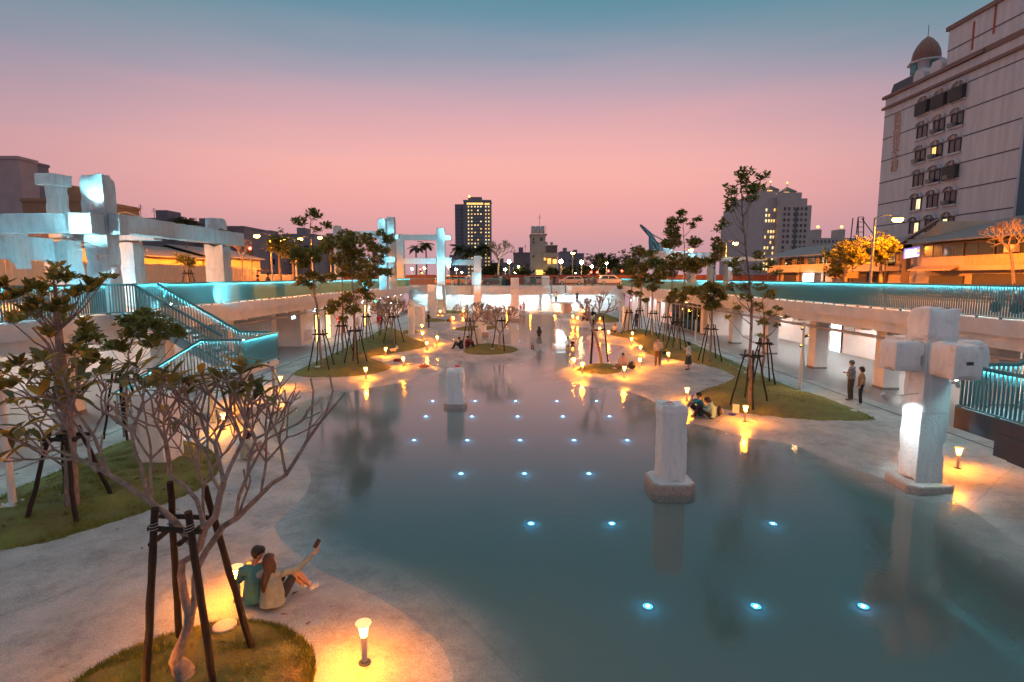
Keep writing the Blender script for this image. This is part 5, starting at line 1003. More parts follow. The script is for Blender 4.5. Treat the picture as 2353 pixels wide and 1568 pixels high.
# twin towers
TT=tile('pinkish tower tiles',(.46,.385,.37)); TTL=tile('sunset lit tower tiles',(.46,.38,.38)); PYR=mat('green glass pyramid',(.05,.09,.06),.3,.1)
def twin(lbl,x0,xm,x1,yt,pyr,Y,lit,name='residential_tower'):
    a=W(xm,yt,Y); L_=W(x0,yt,Y).x-a.x; R_=W(x1,yt,Y).x-a.x; hh=a.z-DZ; t=thing(name,lbl,'building',(a.x,Y,DZ))
    MB().box(0,R_,0,30,0,hh-6).build('wall',TT,t); MB().box(R_*.0+.02,R_*.86,.5,29,hh-6,hh-2).build('setback',TT,t); MB().box(.04,R_*.68,1,28,hh-2,hh+1.5).build('setback',TT,t)
    MB().box(L_,-.02,6,36,0,hh-4).build('side_wing',TTL,t); MB().box(L_*.8,-.04,7,34,hh-4,hh-.5).build('side_setback',TTL,t)
    p0,p1,pt,pb=[q for q in pyr]; A=W(p0,pb,Y).x-a.x; B=W(p1,pb,Y).x-a.x; zt=W((p0+p1)/2,pt,Y).z-DZ; zb_=W((p0+p1)/2,pb,Y).z-DZ; m=(A+B)/2; hw=(B-A)/2
    MB().box(A+.4,B-.4,4,4+2*hw-.8,hh+1.4,zb_).build('lantern',TTL,t)
    MB().box(A+.7,m-.5,3.75,3.98,hh+2,zb_-.3).build('lit_lantern_face',LITW[0],t)
    MB().add([(A,3.4,zb_),(B,3.4,zb_),(B,3.4+2*hw,zb_),(A,3.4+2*hw,zb_),(m,3.4+hw,zt)],[(0,1,4),(1,2,4),(2,3,4),(3,0,4),(3,2,1,0)]).build('pyramid_roof',PYR,t)
    MB().tube([(m,3.4+hw,zt-.3),(m,3.4+hw,zt+2.2)],.18,6).build('finial',TT,t); MB().ball((m,3.4+hw,zt+2.4),.6,8,6).build('beacon',mat('red beacon',(1,.1,.05),.5,0,emit=(1,.12,.03),estr=9),t)
    zs=[hh-8-k*3.2 for k in range(16) if hh-8-k*3.2>4]
    grid_windows(t,('y',-.05),[R_*f for f in(.12,.26,.44,.55,.68,.82)],zs,R_*.07,1.7,[GLASS,GLASS,FRAME],.97,rnd,'window')
    MB().box(R_*.47,R_*.53,-.3,0,4,hh-8).build('glazed_strip',mat('teal strip glazing',(.03,.10,.12),.3,0),t)
    grid_windows(t,('y',5.95),[L_*f for f in(.14,.34,.55,.78)],zs,abs(L_)*.10,1.6,LITW if lit else [GLASS],.6 if lit else .9,rnd,'lit_window' if lit else 'window')
    return t
twin('pink grey residential tower with a green pyramid roof, nearer of the twins',1767,1797,1867,448,(1806,1840,425,438),330,True)
twin('residential tower with pyramid roof half hidden behind its nearer twin',1729,1752,1800,445,(1767,1799,422,434),352,True)
t=twin('dark slab wing of the twin towers behind the tallest young tree',1706,1716,1756,470,(1720,1734,462,466),370,True,name='residential_tower')
# low far block right
Y=420; a=W(1866,541,Y); b=W(1990,541,Y); t=thing('far_block','long low apartment block with two roof stubs right of the twin towers','building',(a.x,Y,DZ))
MB().box(0,b.x-a.x,0,16,0,a.z-DZ-2).build('wall',TT,t)
for f0,f1 in((.08,.20),(.52,.64)): MB().box((b.x-a.x)*f0,(b.x-a.x)*f1,2,12,a.z-DZ-2,a.z-DZ+4.5).build('roof_house',TT,t); MB().ball(((b.x-a.x)*(f0+f1)/2,3,a.z-DZ+6.5),.9,8,6).build('beacon',mat('amber beacon',(1,.4,.1),.5,0),t)
for k in range(14): MB().box((b.x-a.x)*(k+.3)/14,(b.x-a.x)*(k+.8)/14,-.1,.3,a.z-DZ-5.6,a.z-DZ-3.6).build('window',GLASS,t)
# mid building with water tanks
def mid_building():
    Y=150; a=W(1220,540,Y); b=W(1253,635,Y); c=W(1281,553,Y); t=thing('corner_building','grey stepped corner building with three steel water tanks on its roof','building',(a.x,Y,DZ)); h=a.z-DZ; w=b.x-a.x; w2=c.x-a.x; h2=c.z-DZ
    CM=tile('grey render',(.30,.275,.285)); C2=tile('brown balcony render',(.30,.22,.19))
    MB().box(0,w,0,9,0,h).build('wall',CM,t); MB().box(w+.01,w2,.3,9,0,h2-1.4).build('rear_wing',C2,t); MB().box(-.2,w+.4,-.3,9.2,h,h+.25).build('parapet',CM,t); MB().box(w+.3,w2+.15,.0,9.1,h2-1.4,h2-1.2).build('roof_slab',CM,t)
    for k in range(4): MB().box(w-.6,w2+.1,-.6,.28,h2-4.4-k*3.0,h2-3.3-k*3.0).build('balcony',CM,t)
    MB().box(w+.3,w2,.2,.29,h2-3.2,h2-1.5).build('window_band',GLASS,t)
    for z in(h-1.4,h-2.3,h-6,h-10): MB().box(.5,.95,-.08,.02,z,z+.55).build('window',GLASS,t)
    MB().box(w-1.5,w-.7,-.08,.02,h-1.6,h-.8).build('window',GLASS,t)
    for x0,z0,x1,z1,m in((w+.6,h2-6.6,w+1.5,h2-4.8,LITW[0]),(w+2.0,h2-6.2,w+3.0,h2-5.0,LITW[0]),(1.4,1.3,3.2,3.2,LITW[0]),(w-.4,h2-5.3,w+.2,h2-4.6,LITW[0])): MB().box(x0,x1,-.1,.24,z0,z1).build('lit_window',m,t)
    for k in range(3): MB().lathe([(.55,0),(.58,.1),(.58,1.7),(.4,1.95)],12,).build('water_tank',mat('steel water tank',(.4,.42,.45),.35,.05,5,metal=.6),t,(.75+k*1.2,1.5,h+.5),smooth=True)
    for x in(.1,3.6,4.0): MB().tube([(x,1,h),(x,1,h+2.6)],.04,5).build('roof_rail',FRAME,t)
    for x in(w+.3,w2-1.5): MB().ball((x,1,h2-.7),.45,10,6).build('roof_vent',STEEL,t)
    MB().box(2,w2,-3,-.65,2.4,2.7).build('awning',mat('lit yellow awning',(.9,.5,.1),.6,0,emit=(1,.6,.1),estr=1.2),t)
mid_building()
def plain_building(lbl,x0,x1,yt,Y,dep,col,seed,lit=.15,floors=None,roof=None,name='city_building'):
    r=random.Random(seed); a=W(x0,yt,Y); b=W(x1,yt,Y); w=b.x-a.x; h=a.z-DZ; t=thing(name,lbl,'building',(a.x,Y,DZ)); m=tile('city render %d'%seed,tuple(min(.5,x*(1.7 if seed<13 else 1)) for x in col))
    MB().box(0,w,0,dep,0,h).build('wall',m,t); MB().box(-.12,w+.12,-.12,dep+.1,h,h+.35).build('parapet',m,t)
    fl=max(1,int(h/3.2)); n=max(2,int(w/2.6))
    for f in range(fl):
        for k in range(n):
            x=w*(k+.5)/n; z=.9+f*3.2; q=MB().box(x-.55,x+.55,-.06,.05,z,z+1.3); lit_=r.random()<lit
            q.build('lit_window' if lit_ else 'window',r.choice(LITW) if lit_ else GLASS,t)
    if w>4: MB().box(w*.3,w*.55,dep*.3,dep*.7,h,h+2.0).build('roof_house',m,t)
    return t
for a in[('dark low building left of the corner building',1180,1221,583,165,10,(.12,.09,.11),1,.2),('distant stepped blocks right of the corner building',1288,1318,580,230,12,(.13,.115,.14),2,.12),('distant block with a teal roof house',1312,1342,584,240,12,(.12,.11,.135),3,.1),('dim low block behind the palm trees',1128,1180,606,200,12,(.10,.085,.11),4,.25),('low dark block at the tower foot',1033,1046,588,260,12,(.10,.09,.11),5,.1),('far roofs behind the right street lamps',1410,1436,617,210,10,(.10,.10,.13),6,.1),('dark four storey block left of the frame',522,560,524,105,10,(.13,.10,.12),7,.08),('house with a peaked roofline behind the brightest street lamp',575,640,548,125,10,(.15,.11,.13),8,.1),('grey terrace behind the left trees',650,720,541,130,10,(.14,.12,.14),9,.08),('grey block behind the white left frame',720,790,553,140,10,(.13,.115,.14),10,.08),('low roofs behind the left lamps',300,410,506,95,10,(.10,.085,.105),11,.05),('darker roofs right of the umbrella tree',410,500,524,100,10,(.105,.09,.11),12,.06)]:
    plain_building(*a)
# left large block
t=plain_building('large windowless pinkish block at the far left edge',-140,41,366,66,2.6,(.42,.31,.32),13,0)
for ch in list(t.children):
    if ch.name.startswith('window'): bpy.data.objects.remove(ch)
t=plain_building('narrow dark annex beside the pinkish left block',60,80,379,69.5,2,(.22,.19,.25),14,0)
t=plain_building('low orange lit house under the pinkish left block',50,200,464,58,8,(.30,.17,.10),15,0)
# ---- low houses along both streets
ROOFG=mat('corrugated roof grey',(.24,.22,.22),.55,.12,3); WALLP=tile('plastered house wall',(.48,.38,.30)); WALLT=tile('cream house wall',(.55,.45,.35)); SHUT=mat('dark shop shutter',(.06,.05,.05),.6,.2,5); WOODB=mat('brown timber',(.10,.06,.04),.7,.2,6)
def shed_roof(t,x0,x1,y0,y1,z0,z1,name='roof',m=None,th=.12):
    """corrugated roof sheet rising from the street edge x0 to x1"""
    q=MB(); n=int((y1-y0)/.32); v=[];f=[]
    for k in range(n+1):
        y=y0+(y1-y0)*k/n; b=.035*(k%2)
        v+= [(x0,y,z0+b),(x1,y,z1+b),(x0,y,z0+b-th),(x1,y,z1+b-th)]
    for k in range(n):
        i=4*k; f+= [(i,i+1,i+5,i+4),(i+2,i+6,i+7,i+3),(i,i+4,i+6,i+2),(i+1,i+3,i+7,i+5)]
    q.add(v,f); q.add(v[:4]+v[-4:],[(0,2,3,1),(4,5,7,6)]); return q.build(name,m or ROOFG,t)
def corrugated(t,x,y0,y1,z0,z1,name,m,pitch=.22):
    q=MB(); n=int((y1-y0)/pitch); v=[];f=[]
    for k in range(n+1):
        y=y0+(y1-y0)*k/n; xx=x-.05*(k%2); v+= [(xx,y,z0),(xx,y,z1)]
    for k in range(n): f.append((2*k,2*k+2,2*k+3,2*k+1))
    q.add(v,f); return q.build(name,m,t)
# right house A: two storey shop house with a long balcony
t=thing('shop_house','orange lit two storey shop house with a long dark balcony','house',(40.5,0,DZ))
MB().box(1.6,10,60,88,0,4.2).build('wall',WALLP,t); MB().box(0,1.6,60,88,2.05,2.5).build('balcony_slab',WALLT,t); MB().box(0,.1,60,88,2.5,3.1).build('balcony_wall',WALLT,t)
for k in range(28): MB().box(.02,.06,60.4+k*.95,60.46+k*.95,3.1,3.55).build('baluster',FRAME,t)
MB().box(0,.1,60,88,3.55,3.62).build('hand_rail',FRAME,t)
for y in(60.2,66,72,78,84,87.6): MB().box(0,.2,y-.1,y+.1,0,4.4).build('post',WOODB,t)
for y in(61,64,67.5,70.5,74,77,80,83.5): MB().box(1.5,1.59,y,y+1.9,2.7,4.1).build('window',GLASS,t)
for y in(62,69,75.5,82): MB().box(1.5,1.59,y,y+3.6,.1,1.9).build('shop_shutter',SHUT,t)
shed_roof(t,-.9,5.2,59.3,88.6,4.3,6.0); shed_roof(t,10.5,5.25,59.3,88.6,4.3,6.0,'rear_roof')
MB().box(-.25,-.05,74.2,76.6,.1,1.9).build('lit_sign',mat('white lit sign',(1,1,1),.5,0,emit=(1,.97,.9),estr=3.5),t)
MB().box(-.2,-.02,64.5,70,1.25,2.0).build('sign_board',mat('orange sign board',(.6,.28,.06),.6,.1),t)
for y in(66.5,69): MB().box(.12,.7,y,y+.8,2.52,3.05).build('air_conditioner',PAVING,t)
# right house B with glazed upper room and awnings
t=thing('corner_house','orange lit corner house with glazed upper storey and corrugated parapet','house',(40.5,0,DZ))
MB().box(.8,12,40,55.4,0,5.0).build('wall',WALLP,t); MB().box(0,.8,42.5,55,2.0,3.3).build('upper_storey',WALLP,t); MB().box(0,.8,42.5,55,4.45,4.6).build('head_beam',WOODB,t)
corrugated(t,-.03,42.6,49.6,2.45,3.3,'corrugated_parapet',mat('orange corrugated sheet',(.5,.33,.2),.5,.1,3))
for y,w in((50.0,1.05),(51.2,1.05),(52.4,1.05),(53.6,1.05),(43.0,1.5),(44.9,1.5),(46.8,1.5),(48.4,1.2)):
    f=MB().box(-.02,.06,y-.07,y,3.3,4.45).box(-.02,.06,y+w,y+w+.07,3.3,4.45).box(-.02,.06,y,y+w,4.38,4.45).box(-.02,.06,y,y+w,3.3,3.37).build('window',FRAME,t); MB().box(0,.05,y+.005,y+w-.005,3.375,4.375).build('pane',GLASS,f)
MB().box(.2,.79,42.5,55,3.3,4.44).build('room_back',WOODB,t)
shed_roof(t,-1.0,6,41.6,56,4.75,6.6); shed_roof(t,-.9,-.1,50.2,55.6,2.1,2.45,'awning',mat('orange awning sheet',(.55,.36,.2),.5,.1,3)); MB().box(.62,.78,43,49.5,.1,1.7).build('shop_shutter',SHUT,t); MB().box(.62,.78,50.5,54.6,.1,1.5).build('shop_front',SHUT,t)
MB().box(-.5,-.03,44.4,45.3,3.4,4.0).build('air_conditioner',WALLT,t)
t=thing('gable_house','plain orange lit side wall with a long shallow gable roof','house',(42.5,0,DZ))
MB().box(0,12,55.6,59.2,0,4.6).build('wall',WALLT,t); MB().prism([(55.45,4.6),(59.25,4.6),(59.25,5.0),(55.45,6.9)],'x',0.02,12).build('gable',WALLT,t); MB().bar((-.6,55.0,7.0),(-.6,60.2,4.9),.5,.16).build('roof',ROOFG,t)
MB().box(-.03,.0,55.7,59.1,2.2,2.5).build('string_course',WOODB,t)
shed_roof(t,-.8,11,55.5,59.2,5.3,7.8,'upper_roof')
t=thing('ridge_house','long grey ridge roof behind the orange corner house','house',(54,0,DZ)); MB().box(0,8,30,58,0,6.5).build('wall',WALLP,t); shed_roof(t,-1,4,29,58.5,6.6,9.2); shed_roof(t,9,4.05,29,58.5,6.6,9.2,'rear_roof')
# lit shop sign on its bracket
t=thing('shop_sign','small blue and white lit shop sign on the orange side wall','sign',(0,0,0)); Y=54.5; a=W(2079,572,Y); b=W(2112,592,Y-.8)
def sg(u0,u1,v0,v1,off,nm,m):
    p=lambda u,v,o: (a.x+(b.x-a.x)*u-.0,Y-.8*u-o,a.z+.18*u+(b.z-a.z-.1)*v)
    q=[p(u0,v0,off),p(u1,v0,off),p(u1,v1,off),p(u0,v1,off)]; r=[(x,y+.12,z) for x,y,z in q]
    MB().add(q+r,[(0,1,2,3),(7,6,5,4),(0,4,5,1),(1,5,6,2),(2,6,7,3),(3,7,4,0)]).build(nm,m,t)
sg(0,1,0,1,0,'sign_box',mat('blue sign face',(.1,.12,.5),.5,0,emit=(.12,.14,.55),estr=1.2))
for k in range(3): sg(.05+k*.26,.27+k*.26,.18,.66,.03,'lit_panel',mat('white lit sign',(1,1,1),.5,0))
sg(.05,.98,.74,.94,.03,'lower_strip',mat('pale sign strip',(.8,.85,.9),.5,0,emit=(.75,.8,.85),estr=1)); sg(.84,.97,.25,.5,.04,'orange_dot',mat('orange sign dot',(1,.5,.05),.5,0,emit=(1,.42,.03),estr=1.5))
MB().tube([(a.x-.3,Y+.2,a.z-.1),(a.x-.3,Y+.2,b.z-.3)],.05,6).build('bracket',FRAME,t)
# left houses behind the hoarding
lh=random.Random(3)
for i,(y0,y1,h,lbl) in enumerate([(20,33,4.6,'gabled orange lit house at the far left behind the hoarding'),(33.5,44,4.0,'flat orange house wall seen between the left frame columns'),(44.5,58,4.2,'long low orange house with a dark porch behind the left frame'),(58.5,70,3.6,'orange lit wall and doorway right of the left frame'),(70.5,86,4.0,'long orange house wall under the brightest street lamp')]):
    t=thing('low_house',lbl,'house',(-39,0,DZ)); MB().box(-9,0,y0,y1,0,h).build('wall',WALLT,t)
    q=shed_roof(t,.8,-4.5,y0-.4,y1+.4,h+.05,h+1.5+.6*(i==0)); shed_roof(t,-9.6,-4.55,y0-.4,y1+.4,h+.05,h+1.5+.6*(i==0),'rear_roof')
    MB().box(.0,1.6,y0+1,y1-1,2.3,2.45).build('porch_roof',WOODB,t)
    n=int((y1-y0)/3.2)
    for k in range(n):
        y=y0+(k+.4)*(y1-y0)/n; m=SHUT if lh.random()<.6 else GLASS; f=MB().box(-.02,.05,y,y+1.3,.2 if lh.random()<.5 else 1.0,2.15).build('shutter' if m is SHUT else 'window',m,t)
HOA=mat('steel hoarding sheet',(.55,.42,.30),.55,.1,2); HOB=mat('brown red hoarding sheet',(.22,.075,.05),.6,.15,2)
def hoarding(lbl,a,b,h,m,step,name='panel'):
    A=Vector(a); B=Vector(b); d=B-A; n=int(d.length/step); ang=math.atan2(d.y,d.x); t=thing('hoarding',lbl,'hoarding',(A.x,A.y,DZ),ang)
    pm=MB().box(.015,step-.015,-.02,.02,.05,h).box(step*.3,step*.36,-.045,-.02,.05,h-.05).box(step*.64,step*.7,-.045,-.02,.05,h-.05).mesh('panel',m); po=MB().box(-.03,.03,.02,.1,0,h+.05).mesh('post',FRAME)
    for k in range(n):
        put('panel',pm,t,(k*step,0,lh.uniform(-.03,.03)))
        if k%3==0: put('post',po,t,(k*step,0,0))
    return t
hoarding('pale steel hoarding along the left street, lit orange',(-28.6,18,0),(-28.6,62,0),2.45,HOA,1.0)
hoarding('lower pale hoarding farther along the left street',(-28.6,62.2,0),(-28.6,88,0),1.7,HOA,1.6)
hoarding('long brown red hoarding across the far street',(48,100.4,0),(-62,100.4,0),1.75,HOB,2.2)
# ---- street lamps
POLEM=mat('lamp pole steel',(.3,.3,.3),.5,.1); LAMPO=mat('sodium lamp glass',(1,.5,.1),.4,0,emit=(1,.36,.03),estr=160); LAMPW=mat('warm white lamp glass',(1,.85,.5),.4,0,emit=(1,.72,.30),estr=130)
bulbO=MB().ball((0,0,0),.26,14,10,(1.25,.8,.62)).mesh('lamp_glass',LAMPO,True); bulbW=MB().ball((0,0,0),.26,14,10).mesh('lamp_glass',LAMPW,True)
def street_lamp(lbl,px,py,Y,arm=(1.6,0),e=1500,orange=True,scale=1,spot=176,x=None):
    p=W(px,py,Y); X=p.x if x is None else x; z=p.z-DZ; t=thing('street_lamp',lbl,'street lamp',(X-arm[0],Y-arm[1],DZ),0,'street lamps with orange light' if orange else 'warm white street lamps')
    MB().tube([(0,0,0),(0,0,z*.5),(0,0,z+.15)],[.11,.09,.07],10).build('pole',POLEM,t,smooth=True)
    if abs(arm[0])+abs(arm[1])>.05: MB().tube([(0,0,z+.1),(arm[0]*.5,arm[1]*.5,z+.4),(arm[0],arm[1],z+.24)],.045,7).build('arm',POLEM,t,smooth=True)
    MB().ball((arm[0],arm[1],z+.16),.3*scale,12,6,(1.3,.8,.35)).build('lamp_hood',POLEM,t,smooth=True)
    put('lamp_glass',bulbO if orange else bulbW,t,(arm[0],arm[1],z),(0,0,0),(scale,)*3)
    if e: light('street_light','SPOT',(arm[0],arm[1],z-.36*scale),e*3.4,SOD if orange else (1,.65,.28),t,.15,spot,.12,target=(arm[0],arm[1],-3))
    return t
street_lamp('orange street lamp flaring beside the left frame end',590,543,61.5,(-1.5,0),3800)
street_lamp('orange street lamp second along the left street',650,553,69,(-1.5,0),2600)
street_lamp('orange street lamp third along the left street',690,550,76,(-1.5,0),2200)
street_lamp('orange street lamp fourth along the left street, above tree crowns',735,547,84,(-1.5,0),2000)
street_lamp('orange street lamp hidden behind the lit left frame block',258,500,42,(-2.0,0),5200)
street_lamp('orange street lamp near the camera on the left street',-430,430,23,(-2,0),5200)
street_lamp('big orange street lamp over the lit street tree at the right',2063,505,44,(1.8,0),3900,scale=1.25)
street_lamp('orange street lamp behind the tallest young tree',1690,560,71,(1.2,0),3600)
street_lamp('orange street lamp above the right ruin block',1588,575,86,(1.0,0),2200)
street_lamp('orange street lamp near the camera on the right street',2600,440,31,(1.8,0),2300)
street_lamp('orange lamp on a tall pole before the distant blocks',1316,582,118,(0,0),900,scale=1.3)
for i,(px,py,Y,sc_,l) in enumerate([(1170,601,122,1.5,'bright globe lamp left of the corner building'),(1161,619,112,1.0,'low globe lamp under the bright left globe'),(1191,613,118,.7,'small globe lamp at the corner building wall'),(1289,601,120,1.5,'bright globe lamp right of the corner building'),(1336.5,603,122,1.4,'bright globe lamp in the middle of the far trees'),(1360,612,116,1.1,'globe lamp above the pair of red signals'),(1394,605,124,1.0,'globe lamp by the bare trunk in the far trees'),(1447.5,607,120,1.0,'globe lamp at the left of the young tree crowns'),(1031,612,112,1.1,'lamp seen right of the far frame column'),(1048,619,116,1.0,'lamp pair seen under the far frame, right one'),(947,618,112,.8,'lamp seen through the far frame opening, left one'),(975,617,112,.7,'lamp seen through the far frame opening, right one'),(957,569,140,.8,'small lamp between the two framed palms')]):
    street_lamp(l,px,py,Y,(0,0),500 if i<8 else 200,False,sc_)
# traffic lights
RED=mat('red signal lens',(1,.05,.02),.4,0,emit=(1,.035,.02),estr=28)
for px,py,Y,l in((575,571,58,'red traffic signal beside the left frame end'),(1358,626,101.5,'red traffic signal, left of the far pair'),(1372,626,101.5,'red traffic signal, right of the far pair'),(1398,623,104,'small red traffic signal before the far trees'),(1429,623,104,'red traffic signal left of the young tree crowns'),(966,619,102,'red traffic signal seen through the far frame')):
    p=W(px,py,Y); t=thing('traffic_signal',l,'traffic light',(p.x,Y,DZ),0); z=p.z-DZ
    MB().tube([(0,.15,0),(0,.15,z+.4)],.06,8).build('pole',POLEM,t); MB().box(-.2,.2,-.05,.12,z-.75,z+.3).build('signal_head',BLACK,t); MB().ball((0,-.06,z),.17,12,8).build('red_lens',RED,t)
    for k in(1,2): MB().ball((0,-.03,z-.26*k),.09,8,6).build('dark_lens',GLASS,t)
    MB().box(-.14,.14,-.22,-.05,z+.15,z+.18).build('visor',BLACK,t)
# masts with small cameras and floodlights on the plaza
def mast(lbl,px,py,pyt,heads):
    g_=Gz(px,py); z=W(px,pyt,g_.y).z-g_.z; t=thing('light_mast',lbl,'mast',g_,0); MB().tube([(0,0,-.1),(0,0,z)],[.075,.055],12).build('pole',SPOTM,t,smooth=True); MB().box(-.16,.16,-.16,.16,-.02,.05).build('base_plate',SPOTM,t)
    for k in range(4): MB().lathe([(.03,.05),(.03,.1)],6).build('bolt',SPOTM,t,(.12*(1 if k%2 else -1),.12*(1 if k//2 else -1),0))
    for zz,dx in heads:
        h=MB().lathe([(.02,-.09),(.06,-.08),(.07,.1),(.06,.1)],10).build('floodlight',DARKSTEEL,t,(dx,-.06,zz)); h.rotation_euler=(R(60),0,R(25 if dx>0 else -25))
        f=MB().lathe([(.055,.101),(.055,.105)],10).build('flood_lens',LITW[0],t,(dx,-.06,zz)); f.rotation_euler=h.rotation_euler
        light('flood','SPOT',(dx*1.6,-.2,zz-.05),70,(1,.55,.2),t,.05,90,.6,target=(dx*9,-2,-1))
    return t
mast('slim grey light mast at the edge of the left lawn',30,1162,855,[])
mast('slim grey light mast with two small floodlights beside the right lawn',1838,900,742,[(2.6,.12),(2.15,-.12),(2.95,-.1)])
mast('slim mast with a glowing lamp behind the far right lawn',1424,742,688,[(2.4,.1)])
mast('slim mast with a glowing lamp by the glass shopfront',1597,790,735,[(2.2,.1)])

for i,(px,py,Y,sc_,l) in enumerate([(1183,627,140,.8,'dim small lamp left of the corner building foot'),(1302,618,140,.7,'small lamp just right of the corner building'),(1323,628,140,.7,'small low lamp in the far right shrubs'),(1381,630,140,.6,'tiny lamp near the red signal pair'),(1413,614,140,.7,'small lamp under the far right roofs'),(1061,626,140,.7,'small lamp below the apartment tower, right'),(1012,631,140,.5,'tiny lamp by the far frame column'),(968,628,140,.5,'tiny lamp low in the far frame opening'),(1090,634,140,.6,'tiny lamp behind the hoarding under the tower')]):
    street_lamp(l,px,py,Y,(0,0),0,i%3==1,sc_)
# ---- street trees and palms
def street_tree(lbl,px,py,Y,r,seed,m,h0=.45,name='street_tree',n=46,ln=.3,flat=.8,bx=None):
    rng=np.random.default_rng(seed); c=W(px,py,Y); t=thing(name,lbl,'tree',((c.x if bx is None else bx),Y,DZ)); g=Vector(t.location); c=c-g; q=MB()
    q.tube([(0,0,-.1),(.05,0,c.z*.3),(c.x*.4,.05,c.z*.55),c+Vector((0,0,-r*.3))],[.19,.15,.12,.08],9); pt=[]
    for k in range(n):
        o=Vector(rng.normal(0,1,3)); o.normalize(); o*=r*rng.uniform(.35,1.0)*(1+.25*math.sin(k*2.3)); o.z*=flat; p=c+o; a=Vector((c.x*.4,.05,c.z*.55)).lerp(c,.5+.4*rng.random())
        if k%2==0: q.tube([a,a.lerp(p,.6)+Vector((0,0,.1)),p],[.05,.03,.012],5,False)
        w=rng.normal(0,1,(9,3)); w/=np.linalg.norm(w,axis=1,keepdims=True); pt.append(np.array(p)+w*rng.uniform(.1,.28*r+.15,(9,1)))
    q.build('trunk',BARK,t,smooth=True); quads_obj('crown',rosettes(rng,np.concatenate(pt),6,ln),m,t); return t
street_tree('bushy street tree lit orange under the big right lamp',2028,572,47,1.5,1,LEAF,ln=.26,n=70); street_tree('darker bushy street tree left of the orange lit one',1945,585,47,1.6,2,LEAF,ln=.26,n=70)
street_tree('small low shrub tree lit yellow at the right street',1920,628,48,.8,3,LEAF,n=30,ln=.2); street_tree('bushy orange lit street tree behind the slender left tree',640,566,52,1.4,4,LEAF,n=44,ln=.24)
street_tree('young dark crown of a street tree behind the left lamps',672,575,50,1.2,5,LEAF,n=36,ln=.24); street_tree('umbrella shaped dark tree above the left beam',425,514,72,1.8,6,GREENF,n=34,flat=.3)
street_tree('small tree in front of the orange left houses',432,598,38,.55,7,LEAF,n=16,ln=.2); street_tree('rounded dark tree left of the far street lamps',1376,600,128,2.6,8,GREENF,n=60,ln=.45); street_tree('rounded dark tree right of the far street lamps',1408,606,130,2.4,9,GREENF,n=60,ln=.45)
street_tree('low dark shrub mass at the corner building foot',1202,627,118,2.0,10,GREENF,n=50,ln=.45,flat=.6); street_tree('dark tree mass under the far right roofs',1435,622,126,2.8,11,GREENF,n=60,ln=.45,flat=.7); street_tree('dark shrub mass under the tower palms',1130,625,135,3.0,12,GREENF,n=70,ln=.5,flat=.6)
street_tree('dark tree at the corner right of the globe lamps',1460,600,115,3.2,14,GREENF,n=60,ln=.45)
for i,(px,py) in enumerate(((1345,618),(1380,625),(1310,625),(1270,628))): street_tree('dim shrub behind the far hoarding, %s from the right'%ORD[[1,0,2,3][i]],px,py,132,2.0,20+i,GREENF,n=34,ln=.5,flat=.6,name='shrub')
def palm(lbl,px,pyt,Y,seed,fr=2.2,name='palm_tree',droop=.8):
    rng=np.random.default_rng(seed); c=W(px,pyt,Y); t=thing(name,lbl,'palm tree',(c.x,Y,DZ),0,'distant palm trees'); h=c.z-DZ
    MB().tube([(0,0,0),(.15,0,h*.5),(0,0,h)],[.26,.19,.15],8).build('trunk',BARK,t,smooth=True); v=[]
    for k in range(15):
        a=k*2.4+rng.normal(0,.2); el=rng.uniform(-.3,.95); pts=[]; d=Vector((math.cos(a)*math.cos(el),math.sin(a)*math.cos(el),math.sin(el))); p=Vector((0,0,h)); 
        for s in range(9): pts.append(p.copy()); p=p+d*fr/8; d=(d+Vector((0,0,-droop*.22))).normalized()
        for s in range(1,9):
            sd=(pts[s]-pts[s-1]).cross(Vector((0,0,1))).normalized(); L_=fr*.22*math.sin(math.pi*(s+.8)/10.5)+.08
            for sg_ in(-1,1): v.append([pts[s-1],pts[s-1]+sd*sg_*L_*.6+Vector((0,0,-.1*L_)),pts[s]+sd*sg_*L_+Vector((0,0,-.5*L_)),pts[s]])
    quads_obj('crown',np.array([[tuple(x) for x in q] for q in v]),GREENF,t)
palm('palm seen through the far frame, left and lower one',955,572,130,1); palm('palm seen through the far frame, right and taller one',978,562,130,2)
for i,(px,py) in enumerate(((1056,572),(1079,577),(1096,575),(1118,570))): palm('dark palm before the lit apartment tower, %s from left'%ORD[i],px,py,138,10+i,3.0)
frangipani('bare spreading tree beside the apartment tower',[(1145,640),(1145,615),(1146,600)],61,5,1.5,.2,Y=125,spread=.55,grp='bare street trees')
frangipani('dark bare tree at the right edge before the corner house',[(2330,655),(2326,610),(2322,580)],62,5,.7,.09,Y=38,spread=.6,grp='bare street trees')
frangipani('thin bare orange lit tree right of the left frame',[(556,655),(556,610),(557,595)],63,4,.55,.06,Y=48,spread=.5,grp='bare street trees')
frangipani('bare orange lit tree at the far left behind the frame',[(105,650),(100,610),(95,590)],64,5,.5,.07,Y=36,spread=.6,grp='bare street trees')
for px,l in((434,'dark stakes around the small tree on the left street'),): staked(W(px,655,38).xy.to_3d()+Vector((0,0,DZ)),l,1.9,.6)
